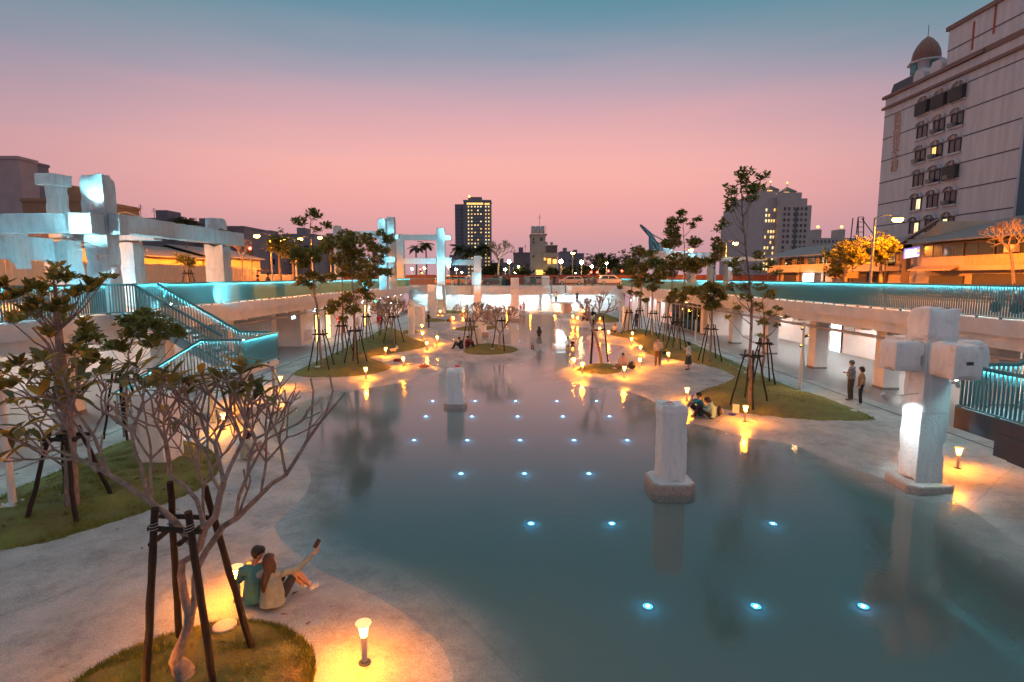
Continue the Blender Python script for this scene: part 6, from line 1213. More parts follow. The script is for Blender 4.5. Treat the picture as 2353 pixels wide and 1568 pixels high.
# ---- cars on the far street
def car(lbl,px,Y,col,L_=4.5,Hc=1.6,taxi=False,face=1):
    p=W(px,650,Y); t=thing('parked_car',lbl,'car',(p.x,Y,DZ+.01),0 if face>0 else math.pi,'cars on the far street'); m=mat('car paint %02d'%int(col[0]*90+col[2]*9),col,.3,0)
    h=L_/2; body=[(-h,.35),(-h,.78),(-h*.95,.95),(-h*.55,.98),(h*.45,.98),(h*.93,.86),(h,.7),(h,.35)]; MB().prism(body,'y',-.86,.86).build('body',m,t,bevel=.06)
    cab=[(-h*.92,.96),(-h*.74,Hc-.08),(-h*.6,Hc),(h*.10,Hc),(h*.22,Hc-.06),(h*.52,.96)]; MB().prism(cab,'y',-.74,.74).build('cabin',m,t,bevel=.05)
    for s in(-1,1):
        y=s*.75; MB().prism([(-h*.80,1.0),(-h*.68,Hc-.14),(-h*.30,Hc-.12),(-h*.30,1.0)],'y',min(y,y-s*.03),max(y,y-s*.03)+.012).build('side_window',GLASS,t); MB().prism([(-h*.26,1.0),(-h*.26,Hc-.12),(h*.12,Hc-.14),(h*.40,1.0)],'y',min(y,y-s*.03),max(y,y-s*.03)+.012).build('side_window',GLASS,t)
        MB().box(h*.93,h+.01,s*.55-.16,s*.55+.16,.62,.76).build('headlight',LITW[1] if taxi else mat('lamp clear',(.8,.8,.8),.2,0),t); MB().box(-h-.01,-h*.96,s*.6-.13,s*.6+.13,.72,.88).build('tail_light',mat('tail light red',(.5,.02,.02),.3,0,emit=(1,.05,.02),estr=1.5),t)
    w=MB().tube([(0,-.1,0),(0,.1,0)],.32,16).mesh('wheel',BLACK); rim=MB().tube([(0,-.115,0),(0,.115,0)],.19,12).mesh('rim',STEEL)
    for x in(-h*.62,h*.62):
        for s in(-1,1): wv=put('wheel',w,t,(x,s*.8,.32)); put('rim',rim,wv)
    if taxi: MB().box(-.25,.25,-.12,.12,Hc,Hc+.14).build('roof_sign',LITW[1],t)
    return t
car('white car parked behind the far railing, rightmost',1405,94.2,(.62,.6,.58),4.7,1.65); car('silver pickup like car behind the far railing',1310,94.4,(.5,.45,.42),4.8,1.5,face=-1); car('orange taxi behind the people on the far deck',1078,93.6,(.65,.24,.02),4.5,1.5,True); car('orange yellow taxi beside the far frame column',1030,94,(.7,.3,.05),4.5,1.55,True,-1)
car('grey car behind the far railing left of the stairs',1238,95,(.3,.28,.3),4.5,1.5); car('dark car far behind the tall slim column',1140,95.5,(.08,.07,.08),4.5,1.5,face=-1)
# ---- odds and ends on the plaza
PAPER=mat('white paper bag',(.75,.7,.66),.7,.05); RDS=mat('orange red paper side',(.7,.16,.05),.6,.05)
p=Gz(1691,948); t=thing('paper_bag','small white paper gift bag with orange side on the right bank','bag',(p.x,p.y,p.z),R(-20)); MB().box(-.13,.11,-.08,.08,0,.32).build('bag_body',PAPER,t); MB().box(.111,.125,-.08,.08,0,.32).build('bag_side',RDS,t); MB().tube([(-.06,-.085,.3),(-.06,-.085,.16),(-.02,-.085,.12),(.03,-.085,.15),(.05,-.085,.24)],.006,5).build('printed_mark',mat('red print',(.6,.1,.08),.6,0),t)
p=Gz(1682,953.5); t=tag(MB().lathe([(.02,0),(.14,.01),(.17,.03),(.12,.05),(.02,.055)],9).build('folded_cloth',mat('blue cloth',(.04,.05,.25),.8,.1),None,(p.x,p.y,p.z),smooth=True),'crumpled blue cloth on the right bank by the paper bag','cloth')
p=Gz(1716,968); t=thing('sandals','pair of pale sandals beside the right bank path light','sandals',(p.x+.28,p.y-.02,p.z),.4)
for s in(-1,1):
    MB().prism([(-.12,-.035),(-.06,-.045),(.08,-.05),(.13,-.02),(.13,.02),(.08,.05),(-.06,.045),(-.12,.035)],'z',0,.022).build('sole',PAPER,t,(0,s*.07,0)); MB().tube([(.03,s*.07-.045,.02),(.04,s*.07,.07),(.03,s*.07+.045,.02)],.008,5).build('strap',WOODB,t)
g=C1.location; t=thing('card_box','small white box with a red top on the front pool column','box',(g.x-.12,g.y-.12,h1-.05),.2); MB().box(-.12,.12,-.08,.08,0,.07).build('box_body',PAPER,t); MB().box(-.08,.08,-.05,.05,.071,.08).build('red_card',mat('red card',(.75,.05,.09),.5,0),t)
p=W(1052,842,C2.location.y); tag(MB().box(-.1,.1,-.07,.07,-.02,.04).build('red_card',mat('red card',(.75,.05,.09),.5,0),None,(C2.location.x+.1,C2.location.y-.1,p.z+.02)),'small red card on top of the mid pool column','card')
# toy like floats on the left bank
PINK=mat('pale pink plush',(.7,.5,.45),.8,.05)
p=Gz(903,808); t=thing('toy_dog','small pink and white toy animal lying on the middle left bank','toy',(p.x,p.y,p.z),.4); q=MB().ball((0,0,.13),.2,12,8,(1.3,.8,.62)); q.build('toy_body',PINK,t,smooth=True); MB().ball((.28,0,.27),.11,10,8).build('toy_head',PAPER,t,smooth=True)
for x in(-.14,.12):
    for y in(-.1,.1): MB().tube([(x,y,.1),(x,y,0)],.04,7).build('toy_leg',PINK,t)
for s in(-1,1): MB().ball((.27,s*.08,.38),.04,8,6).build('toy_ear',PINK,t)
for px,py,l,m,sz in((913,831,'dark red cap shaped bundle on the left peninsula','red bundle',(1.4,.7,.5)),(975,845,'orange red cloth lying at the tip of the left peninsula','orange cloth',(1.8,.8,.35)),(940,839,'pale folded towel on the left peninsula','pale towel',(1.7,.6,.25))):
    p=Gz(px,py); q=MB().ball((0,0,.09),.2,12,7,sz); q.v=[(x+.03*math.sin(y*22),y+.03*math.sin(x*19),max(0,z+.02*math.sin(x*31+y*23))) for x,y,z in q.v]
    tag(q.build('bundle',mat(m,{'red bundle':(.2,.04,.04),'orange cloth':(.6,.14,.08),'pale towel':(.6,.5,.4)}[m],.85,.1),None,(p.x,p.y,p.z),smooth=True),l,'cloth bundle')
# traffic cone by the far stairs
p=G(1313,715,.15); t=thing('traffic_cone','small orange traffic cone beside the far stair pier','cone',(p.x,p.y,.15)); MB().lathe([(.16,0),(.15,.05),(.04,.7),(.02,.72)],14).build('cone_body',mat('cone orange',(.75,.15,.02),.5,0),t,smooth=True); MB().box(-.2,.2,-.2,.2,0,.04).build('cone_foot',BLACK,t)
# ---- roof clutter, scaffold tower, scooters, litter
def aerial(px,py,Y,h,lbl):
    p=W(px,py,Y); t=thing('roof_aerial',lbl,'aerial',p); MB().tube([(0,0,-.6),(0,0,h)],.045,5).build('mast',FRAME,t)
    for k in range(4): MB().tube([(-.5+.08*k,0,h*.6+.18*k),(.5-.08*k,0,h*.6+.18*k)],.025,4).build('dipole',FRAME,t)
aerial(324,497,95,2.0,'spiky roof aerial on the low roofs left of the umbrella tree'); aerial(355,500,95,1.5,'short roof aerial right of the spiky one'); aerial(700,533,130,2.4,'thin aerial above the grey terrace behind the left trees'); aerial(1240,518,150,3.0,'thin aerial above the water tanks'); aerial(1207,580,165,2.4,'aerial on the dark building left of the corner building')
t=thing('scaffold_tower','dark steel scaffold tower on the low right roofs','scaffold',(0,0,0)); Y=92; a=W(1966,545,Y); b=W(1986,545,Y); c=W(1972,499,Y); w=b.x-a.x
for x0,x1 in((a.x,c.x),(b.x,c.x+w*.62)):
    for dy in(0,1.4): MB().bar((x0,Y+dy,a.z-2),(x1,Y+dy,c.z),.12,.12).build('leg',FRAME,t)
for k in range(5):
    u=k/4; xa=a.x+(c.x-a.x)*u; xb=b.x+(c.x+w*.62-b.x)*u; z=a.z+(c.z-a.z)*u; MB().bar((xa,Y,z),(xb,Y,z),.09,.09).build('rung',FRAME,t)
MB().bar((c.x+w*.4,Y,c.z-.2),(b.x+1.6,Y,a.z+.3),.11,.11).build('brace',FRAME,t)
def scooter(col,first=[None]):
    t=thing('scooter','x','scooter',(0,0,0),0,'scooters parked behind the right railing'); m=mat('scooter paint %02d'%int(col[0]*99),col,.35,0)
    MB().prism([(-.75,.45),(-.72,.68),(-.1,.62),(.0,.34),(.34,.34),(.46,.78),(.58,.98),(.66,.92),(.56,.42),(.42,.24),(-.35,.24)],'y',-.15,.15).build('body',m,t,bevel=.03); MB().cbox((-.42,0,.73),(.62,.26,.1)).build('seat',BLACK,t,bevel=.03)
    w=MB().tube([(0,-.05,0),(0,.05,0)],.22,14).mesh('wheel',BLACK)
    for x in(-.52,.62): put('wheel',w,t,(x,0,.22))
    MB().tube([(.5,-.32,1.0),(.54,0,1.03),(.5,.32,1.0)],.02,6).build('handlebar',FRAME,t); MB().ball((.62,0,.84),.07,8,6).build('headlight',LITW[1],t); MB().box(-.78,-.74,-.08,.08,.55,.63).build('tail_light',mat('tail light red',(.5,.02,.02),.3,0),t)
    for s in(-1,1): MB().ball((.48,s*.3,1.15),.05,8,5,(.4,1,.8)).build('mirror',FRAME,t)
    return t
base=[scooter((.05,.06,.07)),scooter((.4,.05,.04)),scooter((.45,.45,.45))]; nmc=['black','red','pale grey']; sr=random.Random(6)
k=0
for i in range(12):
    b_=i%3; o=base[b_] if i<3 else dup(base[b_]); o.location=(20.2+sr.uniform(-.15,.15),13+i*.85,DZ); o.rotation_euler=(0,0,R(180)+sr.uniform(-.15,.15)); o['label']='%s scooter parked behind the right railing, %s of the row from the near end'%(nmc[b_],ORD[i])
# windblown leaf litter on lawns and banks
rg=np.random.default_rng(12); P=[]
for cx,cy,n,s in((-4.2,6.8,60,1.0),(-10.2,12.3,110,1.5),(-10.8,15.0,50,1.5),(10.1,22.7,60,1.6),(12.4,27,40,1.5),(-11,31.5,40,1.4)):
    for q in rg.normal(0,s,(n,2)): P.append((cx+q[0],cy+q[1]))
P=[p for p in P if hz(*p)>.06]; k=len(P); c=np.array([(x,y,hz(x,y)+.05) for x,y in P]); a=rg.uniform(0,6.28,k); ax=np.stack([np.cos(a),np.sin(a),rg.normal(.1,.2,k)],1); l_=rg.uniform(.08,.16,k)
e=bpy.data.objects.new('tmp',None); o=quads_obj('fallen_leaves',leaf_geo(k,rg,c,ax,l_,l_*.5),leafmat('fallen leaf',(.10,.06,.02),(.26,.17,.06)),None); tag(o,kind='stuff'); bpy.data.objects.remove(e)
# ============================================================ PEOPLE
SKIN=mat('skin',(.46,.27,.19),.55,.05,8); HAIRB=mat('black hair',(.012,.010,.010),.5,.2,20,stretch=(1,1,.2)); HAIRBR=mat('dark brown hair',(.045,.02,.012),.5,.25,20,stretch=(1,1,.15),col2=(.02,.01,.008)); HAIRG=mat('greying hair',(.08,.075,.07),.6,.2,20)
EYE=mat('eye dark',(.01,.01,.01),.3,0); LIP=mat('lips',(.3,.10,.09),.5,0)
TMP=bpy.data.scenes.new('workbench'); CLOTH={}
def cloth(c):
    k=tuple(c)
    if k not in CLOTH: CLOTH[k]=mat('cloth %02d'%len(CLOTH),c,.85,.12,9,.25,60)
    return CLOTH[k]
def solid(name,parts,m,parent,vox,smooth_it=3):
    q=MB()
    for p in parts:
        if p[0]=='t': q.tube(p[1],p[2],10)
        else: q.ball(p[1],p[2],12,8,p[3] if len(p)>3 else (1,1,1))
    o=bpy.data.objects.new(name,q.mesh(name,m)); TMP.collection.objects.link(o)
    a=o.modifiers.new('r','REMESH'); a.mode='VOXEL'; a.voxel_size=vox; b=o.modifiers.new('s','SMOOTH'); b.iterations=smooth_it; b.factor=.5
    
    with bpy.context.temp_override(scene=TMP,view_layer=TMP.view_layers[0]): dg=bpy.context.evaluated_depsgraph_get()
    me=bpy.data.meshes.new_from_object(o.evaluated_get(dg)); bpy.data.objects.remove(o)
    me.name=name; me.materials.clear(); me.materials.append(m); me.polygons.foreach_set('use_smooth',[True]*len(me.polygons))
    o=bpy.data.objects.new(name,me); COL.link(o)
    if parent: o.parent=parent
    return o
POSES={
'stand':dict(pel=(0,0,.93),che=(0,.0,1.24),nek=(0,0,1.45),hed=(0,.03,1.60),shl=(-.18,0,1.39),shr=(.18,0,1.39),ell=(-.24,-.03,1.12),elr=(.24,-.03,1.12),wrl=(-.25,.06,.88),wrr=(.25,.06,.88),hil=(-.09,0,.90),hir=(.09,0,.90),knl=(-.10,.02,.49),knr=(.10,.02,.49),anl=(-.11,-.02,.08),anr=(.11,-.02,.08),tol=(-.13,.14,.03),tor=(.13,.14,.03)),
'sit':dict(pel=(0,0,.13),che=(0,-.01,.44),nek=(0,.03,.65),hed=(0,.07,.80),shl=(-.18,.01,.59),shr=(.18,.01,.59),ell=(-.25,.14,.37),elr=(.25,.14,.37),wrl=(-.09,.36,.42),wrr=(.09,.36,.42),hil=(-.10,0,.13),hir=(.10,0,.13),knl=(-.13,.42,.45),knr=(.13,.42,.45),anl=(-.11,.60,.08),anr=(.11,.60,.08),tol=(-.12,.76,.03),tor=(.12,.76,.03)),
'lotus':dict(pel=(0,0,.13),che=(0,-.01,.44),nek=(0,.03,.65),hed=(0,.07,.80),shl=(-.18,.01,.59),shr=(.18,.01,.59),ell=(-.26,.10,.36),elr=(.26,.10,.36),wrl=(-.12,.30,.26),wrr=(.12,.30,.26),hil=(-.10,0,.13),hir=(.10,0,.13),knl=(-.34,.30,.17),knr=(.34,.30,.17),anl=(.05,.38,.08),anr=(-.05,.42,.10),tol=(.17,.42,.05),tor=(-.17,.46,.06)),
'bench':dict(pel=(0,0,.50),che=(0,.0,.80),nek=(0,.03,1.0),hed=(0,.08,1.15),shl=(-.17,.01,.95),shr=(.17,.01,.95),ell=(-.23,.12,.72),elr=(.23,.12,.72),wrl=(-.08,.32,.66),wrr=(.08,.32,.66),hil=(-.10,0,.50),hir=(.10,0,.50),knl=(-.12,.42,.50),knr=(.12,.42,.50),anl=(-.11,.44,.10),anr=(.11,.44,.10),tol=(-.12,.58,.04),tor=(.12,.58,.04))}
def person(lbl,pos,face,pose='stand',h=1.70,shirt=(.3,.3,.3),sleeve='short',legs='long',legc=(.03,.035,.05),hair='short',hairm=None,shoe=(.6,.58,.55),vox=.022,skin=None,group=None,loose=0,headturn=0,**ov):
    J={k:Vector(v) for k,v in POSES[pose].items()}
    for k,v in ov.items(): J[k]=Vector(v)
    s=h/1.70; J={k:v*s for k,v in J.items()}; sk=skin or SKIN; hd=J['hed']; nk=J['nek']; up=(hd-nk).normalized()
    t=thing('person',lbl,'person',pos,face,group)
    fwd=Vector((math.sin(headturn),math.cos(headturn),0)); rt=Vector((math.cos(headturn),-math.sin(headturn),0))
    B=[]; T=lambda pts,r: B.append(('t',[p for p in pts],[q*s for q in r])); Bl=lambda c,r,sz=(1,1,1): B.append(('b',c,r*s,sz))
    T([J['pel'],J['pel'].lerp(J['che'],.5),J['che'],J['che'].lerp(nk,.7)],[.135,.125,.14,.09]); Bl(J['pel'],.14,(1.05,.85,.8)); T([J['che'].lerp(nk,.6),nk,hd],[.07,.052,.055])
    T([J['shl'],J['che'].lerp(nk,.55),J['shr']],[.06,.085,.06])
    Bl(hd,.098,(.86,.98,1.18)); Bl(hd+fwd*.035*s-up*.06*s,.062,(.9,1,.9)); Bl(hd+fwd*.100*s-up*.012*s,.016,(.8,1.1,1.5))
    for e in(-1,1): Bl(hd+rt*e*.085*s-up*.01*s,.022,(.5,.9,1.3))
    for S in 'lr':
        T([J['sh'+S],J['el'+S]],[.052,.04]); T([J['el'+S],J['wr'+S]],[.04,.026]); T([J['hi'+S],J['kn'+S]],[.085,.056]); T([J['kn'+S],J['kn'+S].lerp(J['an'+S],.35),J['an'+S]],[.055,.054,.036]); Bl(J['el'+S],.041); Bl(J['kn'+S],.056)
        T([J['an'+S]-Vector((0,.03*s,.02*s)),J['to'+S]],[.042,.028])
        d=(J['wr'+S]-J['el'+S]).normalized(); a=d.orthogonal() if abs(d.x)>.95 else d.cross(Vector((1,0,0))); a.normalize(); n=d.cross(a); w=J['wr'+S]; k=w+d*.085*s
        T([w,w+d*.04*s,k],[.026,.034,.032])
        for f in range(4):
            b=k+a*(f-1.5)*.019*s; ln=(.062,.074,.068,.05)[f]*s; m1=b+d*ln*.55+n*.010*s; T([b-d*.02*s,b,m1,b+d*ln*.9+n*.03*s],[.010,.0098,.009,.0078])
        b=w+d*.025*s+a*.03*s; T([b-a*.01*s,b+a*.025*s+d*.03*s,b+a*.03*s+d*.058*s+n*.012*s],[.012,.011,.009])
    solid('body',B,sk,t,vox)
    for e in(-1,1): MB().ball(hd+fwd*.084*s+rt*e*.034*s+up*.012*s,.010*s,8,6).build('eye',EYE,t)
    MB().ball(hd+fwd*.088*s-up*.058*s,.016*s,8,5,(1.3,.5,.4)).build('mouth',LIP,t)
    # clothes
    g=.016; C=[]
    C.append(('t',[J['pel']+Vector((0,0,-.02 if legs!='dress' else 0))*s,J['pel'].lerp(J['che'],.5),J['che'],J['che'].lerp(nk,.72)],[(.150)*s,(.146)*s,(.16)*s,(.098)*s])); C.append(('t',[J['shl'],J['che'].lerp(nk,.55),J['shr']],[(.066+g)*s,.10*s,(.066+g)*s]))
    if pose in('sit','lotus'): C.append(('t',[J['che'],J['pel']+Vector((0,-.01,.03))*s,J['pel']+Vector((0,-.02,-.07))*s],[.16*s,(.175+loose)*s,(.185+loose)*s]))
    for S in 'lr':
        e=J['el'+S]; f=J['sh'+S]
        if sleeve=='short': C.append(('t',[f,f.lerp(e,.72)],[(.055+g)*s,(.052+g)*s]))
        if sleeve=='long': C.append(('t',[f,e],[(.055+g)*s,(.044+g)*s])); C.append(('t',[e,e.lerp(J['wr'+S],.9)],[(.044+g)*s,(.032+g)*s])); C.append(('b',e,(.045+g)*s))
    solid('shirt',C,cloth(shirt),t,max(vox,.015),4)
    if legs in('long','shorts'):
        C=[('b',J['pel']-Vector((0,0,.03))*s,.152*s,(1.05,.9,.75))]
        for S in 'lr':
            k=J['kn'+S]; C.append(('t',[J['hi'+S],J['hi'+S].lerp(k,1 if legs=='long' else .8)],[(.088+g)*s,(.06+g)*s]))
            if legs=='long': C.append(('t',[k,J['an'+S]+Vector((0,0,.0))],[(.06+g)*s,(.046+g)*s])); C.append(('b',k,(.062+g)*s))
        solid('trousers',C,cloth(legc),t,max(vox,.015),4)
    else:
        z1=J['pel'].z+.06*s; z0=J['kn'+'l'].z-.14*s if legs=='skirt' else J['knl'].z+.02*s
        q=MB(); n=18; v=[]; 
        for i in range(6):
            u=i/5; z=z1+(z0-z1)*u; r=(.135+.10*u)*s
            v+= [(J['pel'].x+r*1.05*(1+.05*math.sin(5*a_)*u)*math.cos(a_),J['pel'].y+r*.9*(1+.05*math.sin(5*a_)*u)*math.sin(a_),z) for a_ in [2*math.pi*j/n for j in range(n)]]
        q.add(v,[(i*n+j,i*n+(j+1)%n,(i+1)*n+(j+1)%n,(i+1)*n+j) for i in range(5) for j in range(n)]); q.build('skirt',cloth(legc),t,smooth=True)
    for S in 'lr':
        if shoe:
            a_=J['an'+S]; b_=J['to'+S]; solid('shoe',[('t',[a_-Vector((0,.045*s,.03*s)),a_.lerp(b_,.55)-Vector((0,0,.01*s)),b_],[.046*s,.045*s,.036*s])],cloth(shoe),t,max(vox,.014),3)
    H=[('b',hd+up*.022*s-fwd*.022*s,.108*s,(.88,.98,1.06)),('b',hd+up*.05*s+fwd*.02*s,.085*s,(.95,.95,.75))]
    if hair=='long':
        H+= [('t',[hd-fwd*.05*s,nk-fwd*.075*s+Vector((0,0,.02*s)),J['che']-fwd*.17*s+Vector((0,0,.06*s)),J['che']-fwd*.175*s-Vector((0,0,.10*s))],[.09*s,.075*s,.06*s,.025*s])]
        H+= [('t',[hd+rt*e*.07*s+up*.03*s,hd+rt*e*.085*s-up*.08*s,nk+rt*e*.08*s-fwd*.04*s-up*.06*s],[.035*s,.035*s,.02*s]) for e in(-1,1)]
    if hair=='bob': H+= [('t',[hd-fwd*.04*s,hd-fwd*.055*s-up*.12*s],[.09*s,.075*s])]+[('t',[hd+rt*e*.07*s+up*.03*s,hd+rt*e*.08*s-up*.11*s],[.035*s,.03*s]) for e in(-1,1)]
    solid('hair',H,hairm or HAIRB,t,max(vox,.014),3)
    return t
def at(px,py): return Gz(px,py)
def far(px,py,z=.15): return G(px,py,z)
# -- the selfie couple
p=at(590,1386); TEAL=(.045,.20,.24)
person('man in a teal denim jacket sitting with his back turned, facing his companion',p,R(16),'sit',1.74,TEAL,'long','long',(.05,.06,.09),'short',vox=.0105,headturn=R(75),ell=(-.26,.12,.37),wrl=(-.10,.34,.38),hed=(.05,.06,.81),shoe=(.5,.5,.5))
p2=at(628,1393)
W1=person('woman with long brown hair in a loose grey shirt raising a phone for a selfie',p2,R(6),'sit',1.64,(.24,.31,.32),'long','shorts',(.03,.03,.04),'long',HAIRBR,(.72,.7,.68),vox=.0105,loose=.035,headturn=R(30),hed=(-.04,.06,.79),elr=(.40,.16,.58),wrr=(.62,.34,.74),knl=(.10,.42,.40),knr=(.30,.36,.40),anl=(.36,.50,.08),anr=(.50,.44,.08),tol=(.46,.62,.04),tor=(.62,.54,.04),wrl=(-.02,.34,.34))
MB_=MB(); MB_.cbox((0,0,0),(.075,.009,.15)); ph=MB_.build('phone',BLACK,None)
M=Matrix.Translation(p2)@Matrix.Rotation(R(6),4,'Z'); ph.location=M@Vector((.625,.42,.83)); ph.rotation_euler=(R(-25),R(25),R(-10)); tag(ph,'dark phone held up by the woman in the grey shirt','phone')
t=thing('shoulder_strap','thin dark bag strap over the shoulder of the man in teal','strap',p,R(16)); MB().tube([(.16,.12,.55),(.14,.0,.66),(.15,-.15,.56),(.13,-.185,.40),(.1,-.19,.2)],.011,6).build('strap_band',BLACK,t)
# -- seated pair by the right bank
p=at(1614,958); person('dark haired person in a teal top resting chin on hands',p+Vector((-.02,.22,0)),R(68),'sit',1.70,(.04,.30,.33),'short','shorts',(.03,.03,.035),'short',vox=.013,shoe=None,ell=(-.2,.34,.52),elr=(.2,.34,.52),wrl=(-.03,.30,.70),wrr=(.03,.30,.70))
p=at(1633,962); person('person in a pale mint hoodie with backpack bending over a phone on the right bank',p,R(72),'sit',1.66,(.26,.48,.46),'long','long',(.022,.02,.022),'bob',vox=.013,shoe=None,hed=(0,.15,.74),nek=(0,.06,.63),hairm=HAIRB)
q=at(1656,957); t=thing('backpack','black backpack on the back of the person in the mint hoodie','backpack',q+Vector((-.06,-.0,.22)),R(72)); MB().ball((0,0,0),.17,12,8,(.9,.55,1.25)).build('bag_body',BLACK,t,smooth=True); MB().ball((0,-.08,-.06),.10,10,7,(.9,.5,.8)).build('front_pocket',mat('olive pocket',(.08,.06,.02),.7,.1),t,smooth=True)
q=at(1597,957); t=thing('sneakers','pair of black and white sneakers beside the barefoot pair','shoes',q,R(60))
for s in(-1,1): MB().lathe([(.05,0),(.06,.02),(.045,.07),(.025,.09)],10).build('shoe',BLACK,t,(s*.09,0,0),smooth=True)
# -- standing couple on the right walkway
p=at(1953,920); person('man in grey polo with folded arms standing on the right walkway',p,R(38),'stand',1.74,(.27,.25,.27),'short','long',(.075,.05,.035),'short',HAIRG,(.2,.15,.12),vox=.012,group=None,ell=(-.26,.06,1.10),elr=(.26,.06,1.10),wrl=(.06,.20,1.14),wrr=(-.06,.22,1.18))
p=at(1976,930); person('woman in an olive blouse and dark jeans holding drink cups on the right walkway',p,R(58),'stand',1.60,(.26,.20,.12),'short','long',(.012,.02,.035),'bob',HAIRB,(.6,.55,.5),vox=.012,headturn=R(10),wrr=(.26,.10,.86))
q=p+Vector((.17,-.17,.52)); t=thing('drink_cups','two cream paper drink cups in a carrier held by the woman in the olive blouse','cups',q,0); CUP=mat('cream paper cup',(.7,.62,.5),.6,.05)
for s in(-1,1): MB().lathe([(.033,0),(.045,.15),(.048,.155),(.02,.165)],14).build('cup',CUP,t,(s*.055,0,0),smooth=True)
MB().tube([(-.055,0,.16),(0,0,.27),(.055,0,.16)],.008,5).build('carrier_handle',CUP,t)
# -- others round the right banks
person('woman in white top and long dark skirt holding up a phone beside the right lawn',at(1581,850),R(62),'stand',1.62,(.62,.62,.62),'short','skirt',(.025,.045,.065),'bob',HAIRB,(.03,.03,.04),vox=.014,ell=(-.2,.18,1.22),wrl=(-.08,.34,1.38),elr=(.2,.2,1.22),wrr=(.06,.36,1.38))
person('man in a pale sweater with a dark bag standing on the second right point',at(1511,842),R(150),'stand',1.74,(.5,.42,.36),'long','long',(.12,.07,.03),'short',HAIRB,(.4,.3,.25),vox=.018,wrl=(-.12,.2,1.0),wrr=(.14,.2,.98))
q=at(1516,843); t=thing('shoulder_bag','dark shoulder bag at the hip of the man in the pale sweater','bag',q+Vector((.20,-.1,.85)),.3); MB().cbox((0,0,0),(.28,.09,.2)).build('bag_body',DARKSTEEL,t,bevel=.02); MB().cbox((0,-.05,.05),(.27,.015,.1)).build('bag_flap',BLACK,t)
person('person in a pinkish shirt sitting cross legged on the second right point',at(1432,846),R(150),'lotus',1.66,(.5,.36,.36),'long','long',(.12,.07,.05),'short',HAIRB,(.2,.15,.12),vox=.018)
q=at(1452,848); t=thing('backpack','brown backpack lying beside the cross legged person in pink','backpack',q+Vector((0,0,.22)),.5); MB().ball((0,0,0),.24,12,8,(1.1,.7,.95)).build('bag_body',mat('brown pack',(.06,.045,.03),.8,.2),t,smooth=True); MB().ball((.05,-.14,-.05),.12,10,7,(1,.5,.8)).build('front_pocket',BLACK,t,smooth=True)
q=at(1470,844); 
person('long haired woman in a white top sitting at the third right bank',at(1413,764),R(130),'lotus',1.62,(.55,.5,.48),'short','long',(.06,.06,.08),'long',HAIRB,(.2,.15,.12),vox=.02)
person('woman in dark top and patterned skirt wading in the middle of the pool',far(1238.7,799,-.1),R(40),'stand',1.66,(.03,.035,.045),'short','skirt',(.16,.15,.14),'long',HAIRB,None,vox=.018,wrl=(-.1,.26,1.12),wrr=(.12,.24,1.12))
person('small dark haired child crouching in the water by the wading woman',far(1223,803.5,-.08),R(200),'sit',.95,(.12,.11,.12),'short','shorts',(.05,.05,.06),'bob',HAIRB,None,vox=.018)
q=C5.location; person('person in a pale blue shirt sitting on the lit pool column plinth',Vector((q.x+.35,q.y-.75,-.14)),R(175),'bench',1.5,(.42,.55,.6),'short','shorts',(.06,.08,.1),'short',HAIRB,None,vox=.02)
person('dark clothed child on the corner of the lit pool column plinth',Vector((q.x+.72,q.y-.55,-.14)),R(200),'bench',1.25,(.06,.05,.06),'short','shorts',(.05,.03,.03),'short',HAIRB,None,vox=.02)
# -- left bank people
person('man in dark jacket sitting hunched at the left end of the island lawn',at(1060,802),R(80),'sit',1.72,(.02,.022,.03),'long','long',(.035,.025,.028),'short',HAIRB,(.02,.02,.02),vox=.018,hed=(0,.14,.76))
person('person in a dark red top sitting behind the hunched man at the island',at(1073,799),R(-60),'sit',1.66,(.22,.02,.025),'long','long',(.03,.03,.04),'short',HAIRB,(.1,.1,.1),vox=.02)
person('man in black standing left of the pool beside the broad column stub',at(985,753.5),R(-70),'stand',1.72,(.018,.018,.02),'long','long',(.06,.07,.10),'short',HAIRB,(.05,.05,.05),vox=.02,wrl=(-.1,.28,1.1),wrr=(.1,.28,1.1))
person('child in an orange vest sitting on the far left bank by a path light',at(1035,741),R(60),'sit',1.25,(.5,.16,.03),'short','long',(.15,.05,.04),'short',HAIRB,(.2,.2,.2),vox=.022)
person('person in a bright red top walking behind the staked trees on the left',at(872,760),R(180),'stand',1.68,(.6,.015,.02),'short','shorts',(.45,.2,.14),'long',HAIRB,(.3,.25,.2),vox=.02)
person('person in a pale green shirt sitting by the left lawn, seen through branches',at(568,1056),R(-60),'sit',1.62,(.42,.43,.34),'long','shorts',(.3,.28,.26),'bob',HAIRBR,(.6,.58,.55),vox=.014,hed=(.02,.10,.78))
# -- far banks
person('child in orange red at the far water edge beside the tall pool column',far(1196,718),R(180),'stand',1.15,(.55,.10,.05),'short','shorts',(.4,.1,.06),'short',HAIRB,None,vox=.025)
person('pale blurred adult beside the orange child at the far water edge',far(1203,720),R(180),'stand',1.65,(.5,.4,.35),'short','long',(.4,.28,.22),'short',HAIRB,None,vox=.025)
for i,(px,py,f,c,l) in enumerate([(1354,727,60,(.02,.02,.025),'person in black sitting in the far right picnic group, back one'),(1361,726,-60,(.025,.02,.03),'second person in black in the far right picnic group'),(1345,735,20,(.3,.25,.22),'person in a beige top at the front of the far right picnic group'),(1349,738,100,(.05,.05,.06),'person in grey at the water edge of the far right picnic group')]):
    person(l,at(px,py),R(f),'sit',1.66,c,'long','long',(.03,.03,.04),'short' if i%2 else 'long',HAIRB,(.1,.1,.1),vox=.024)
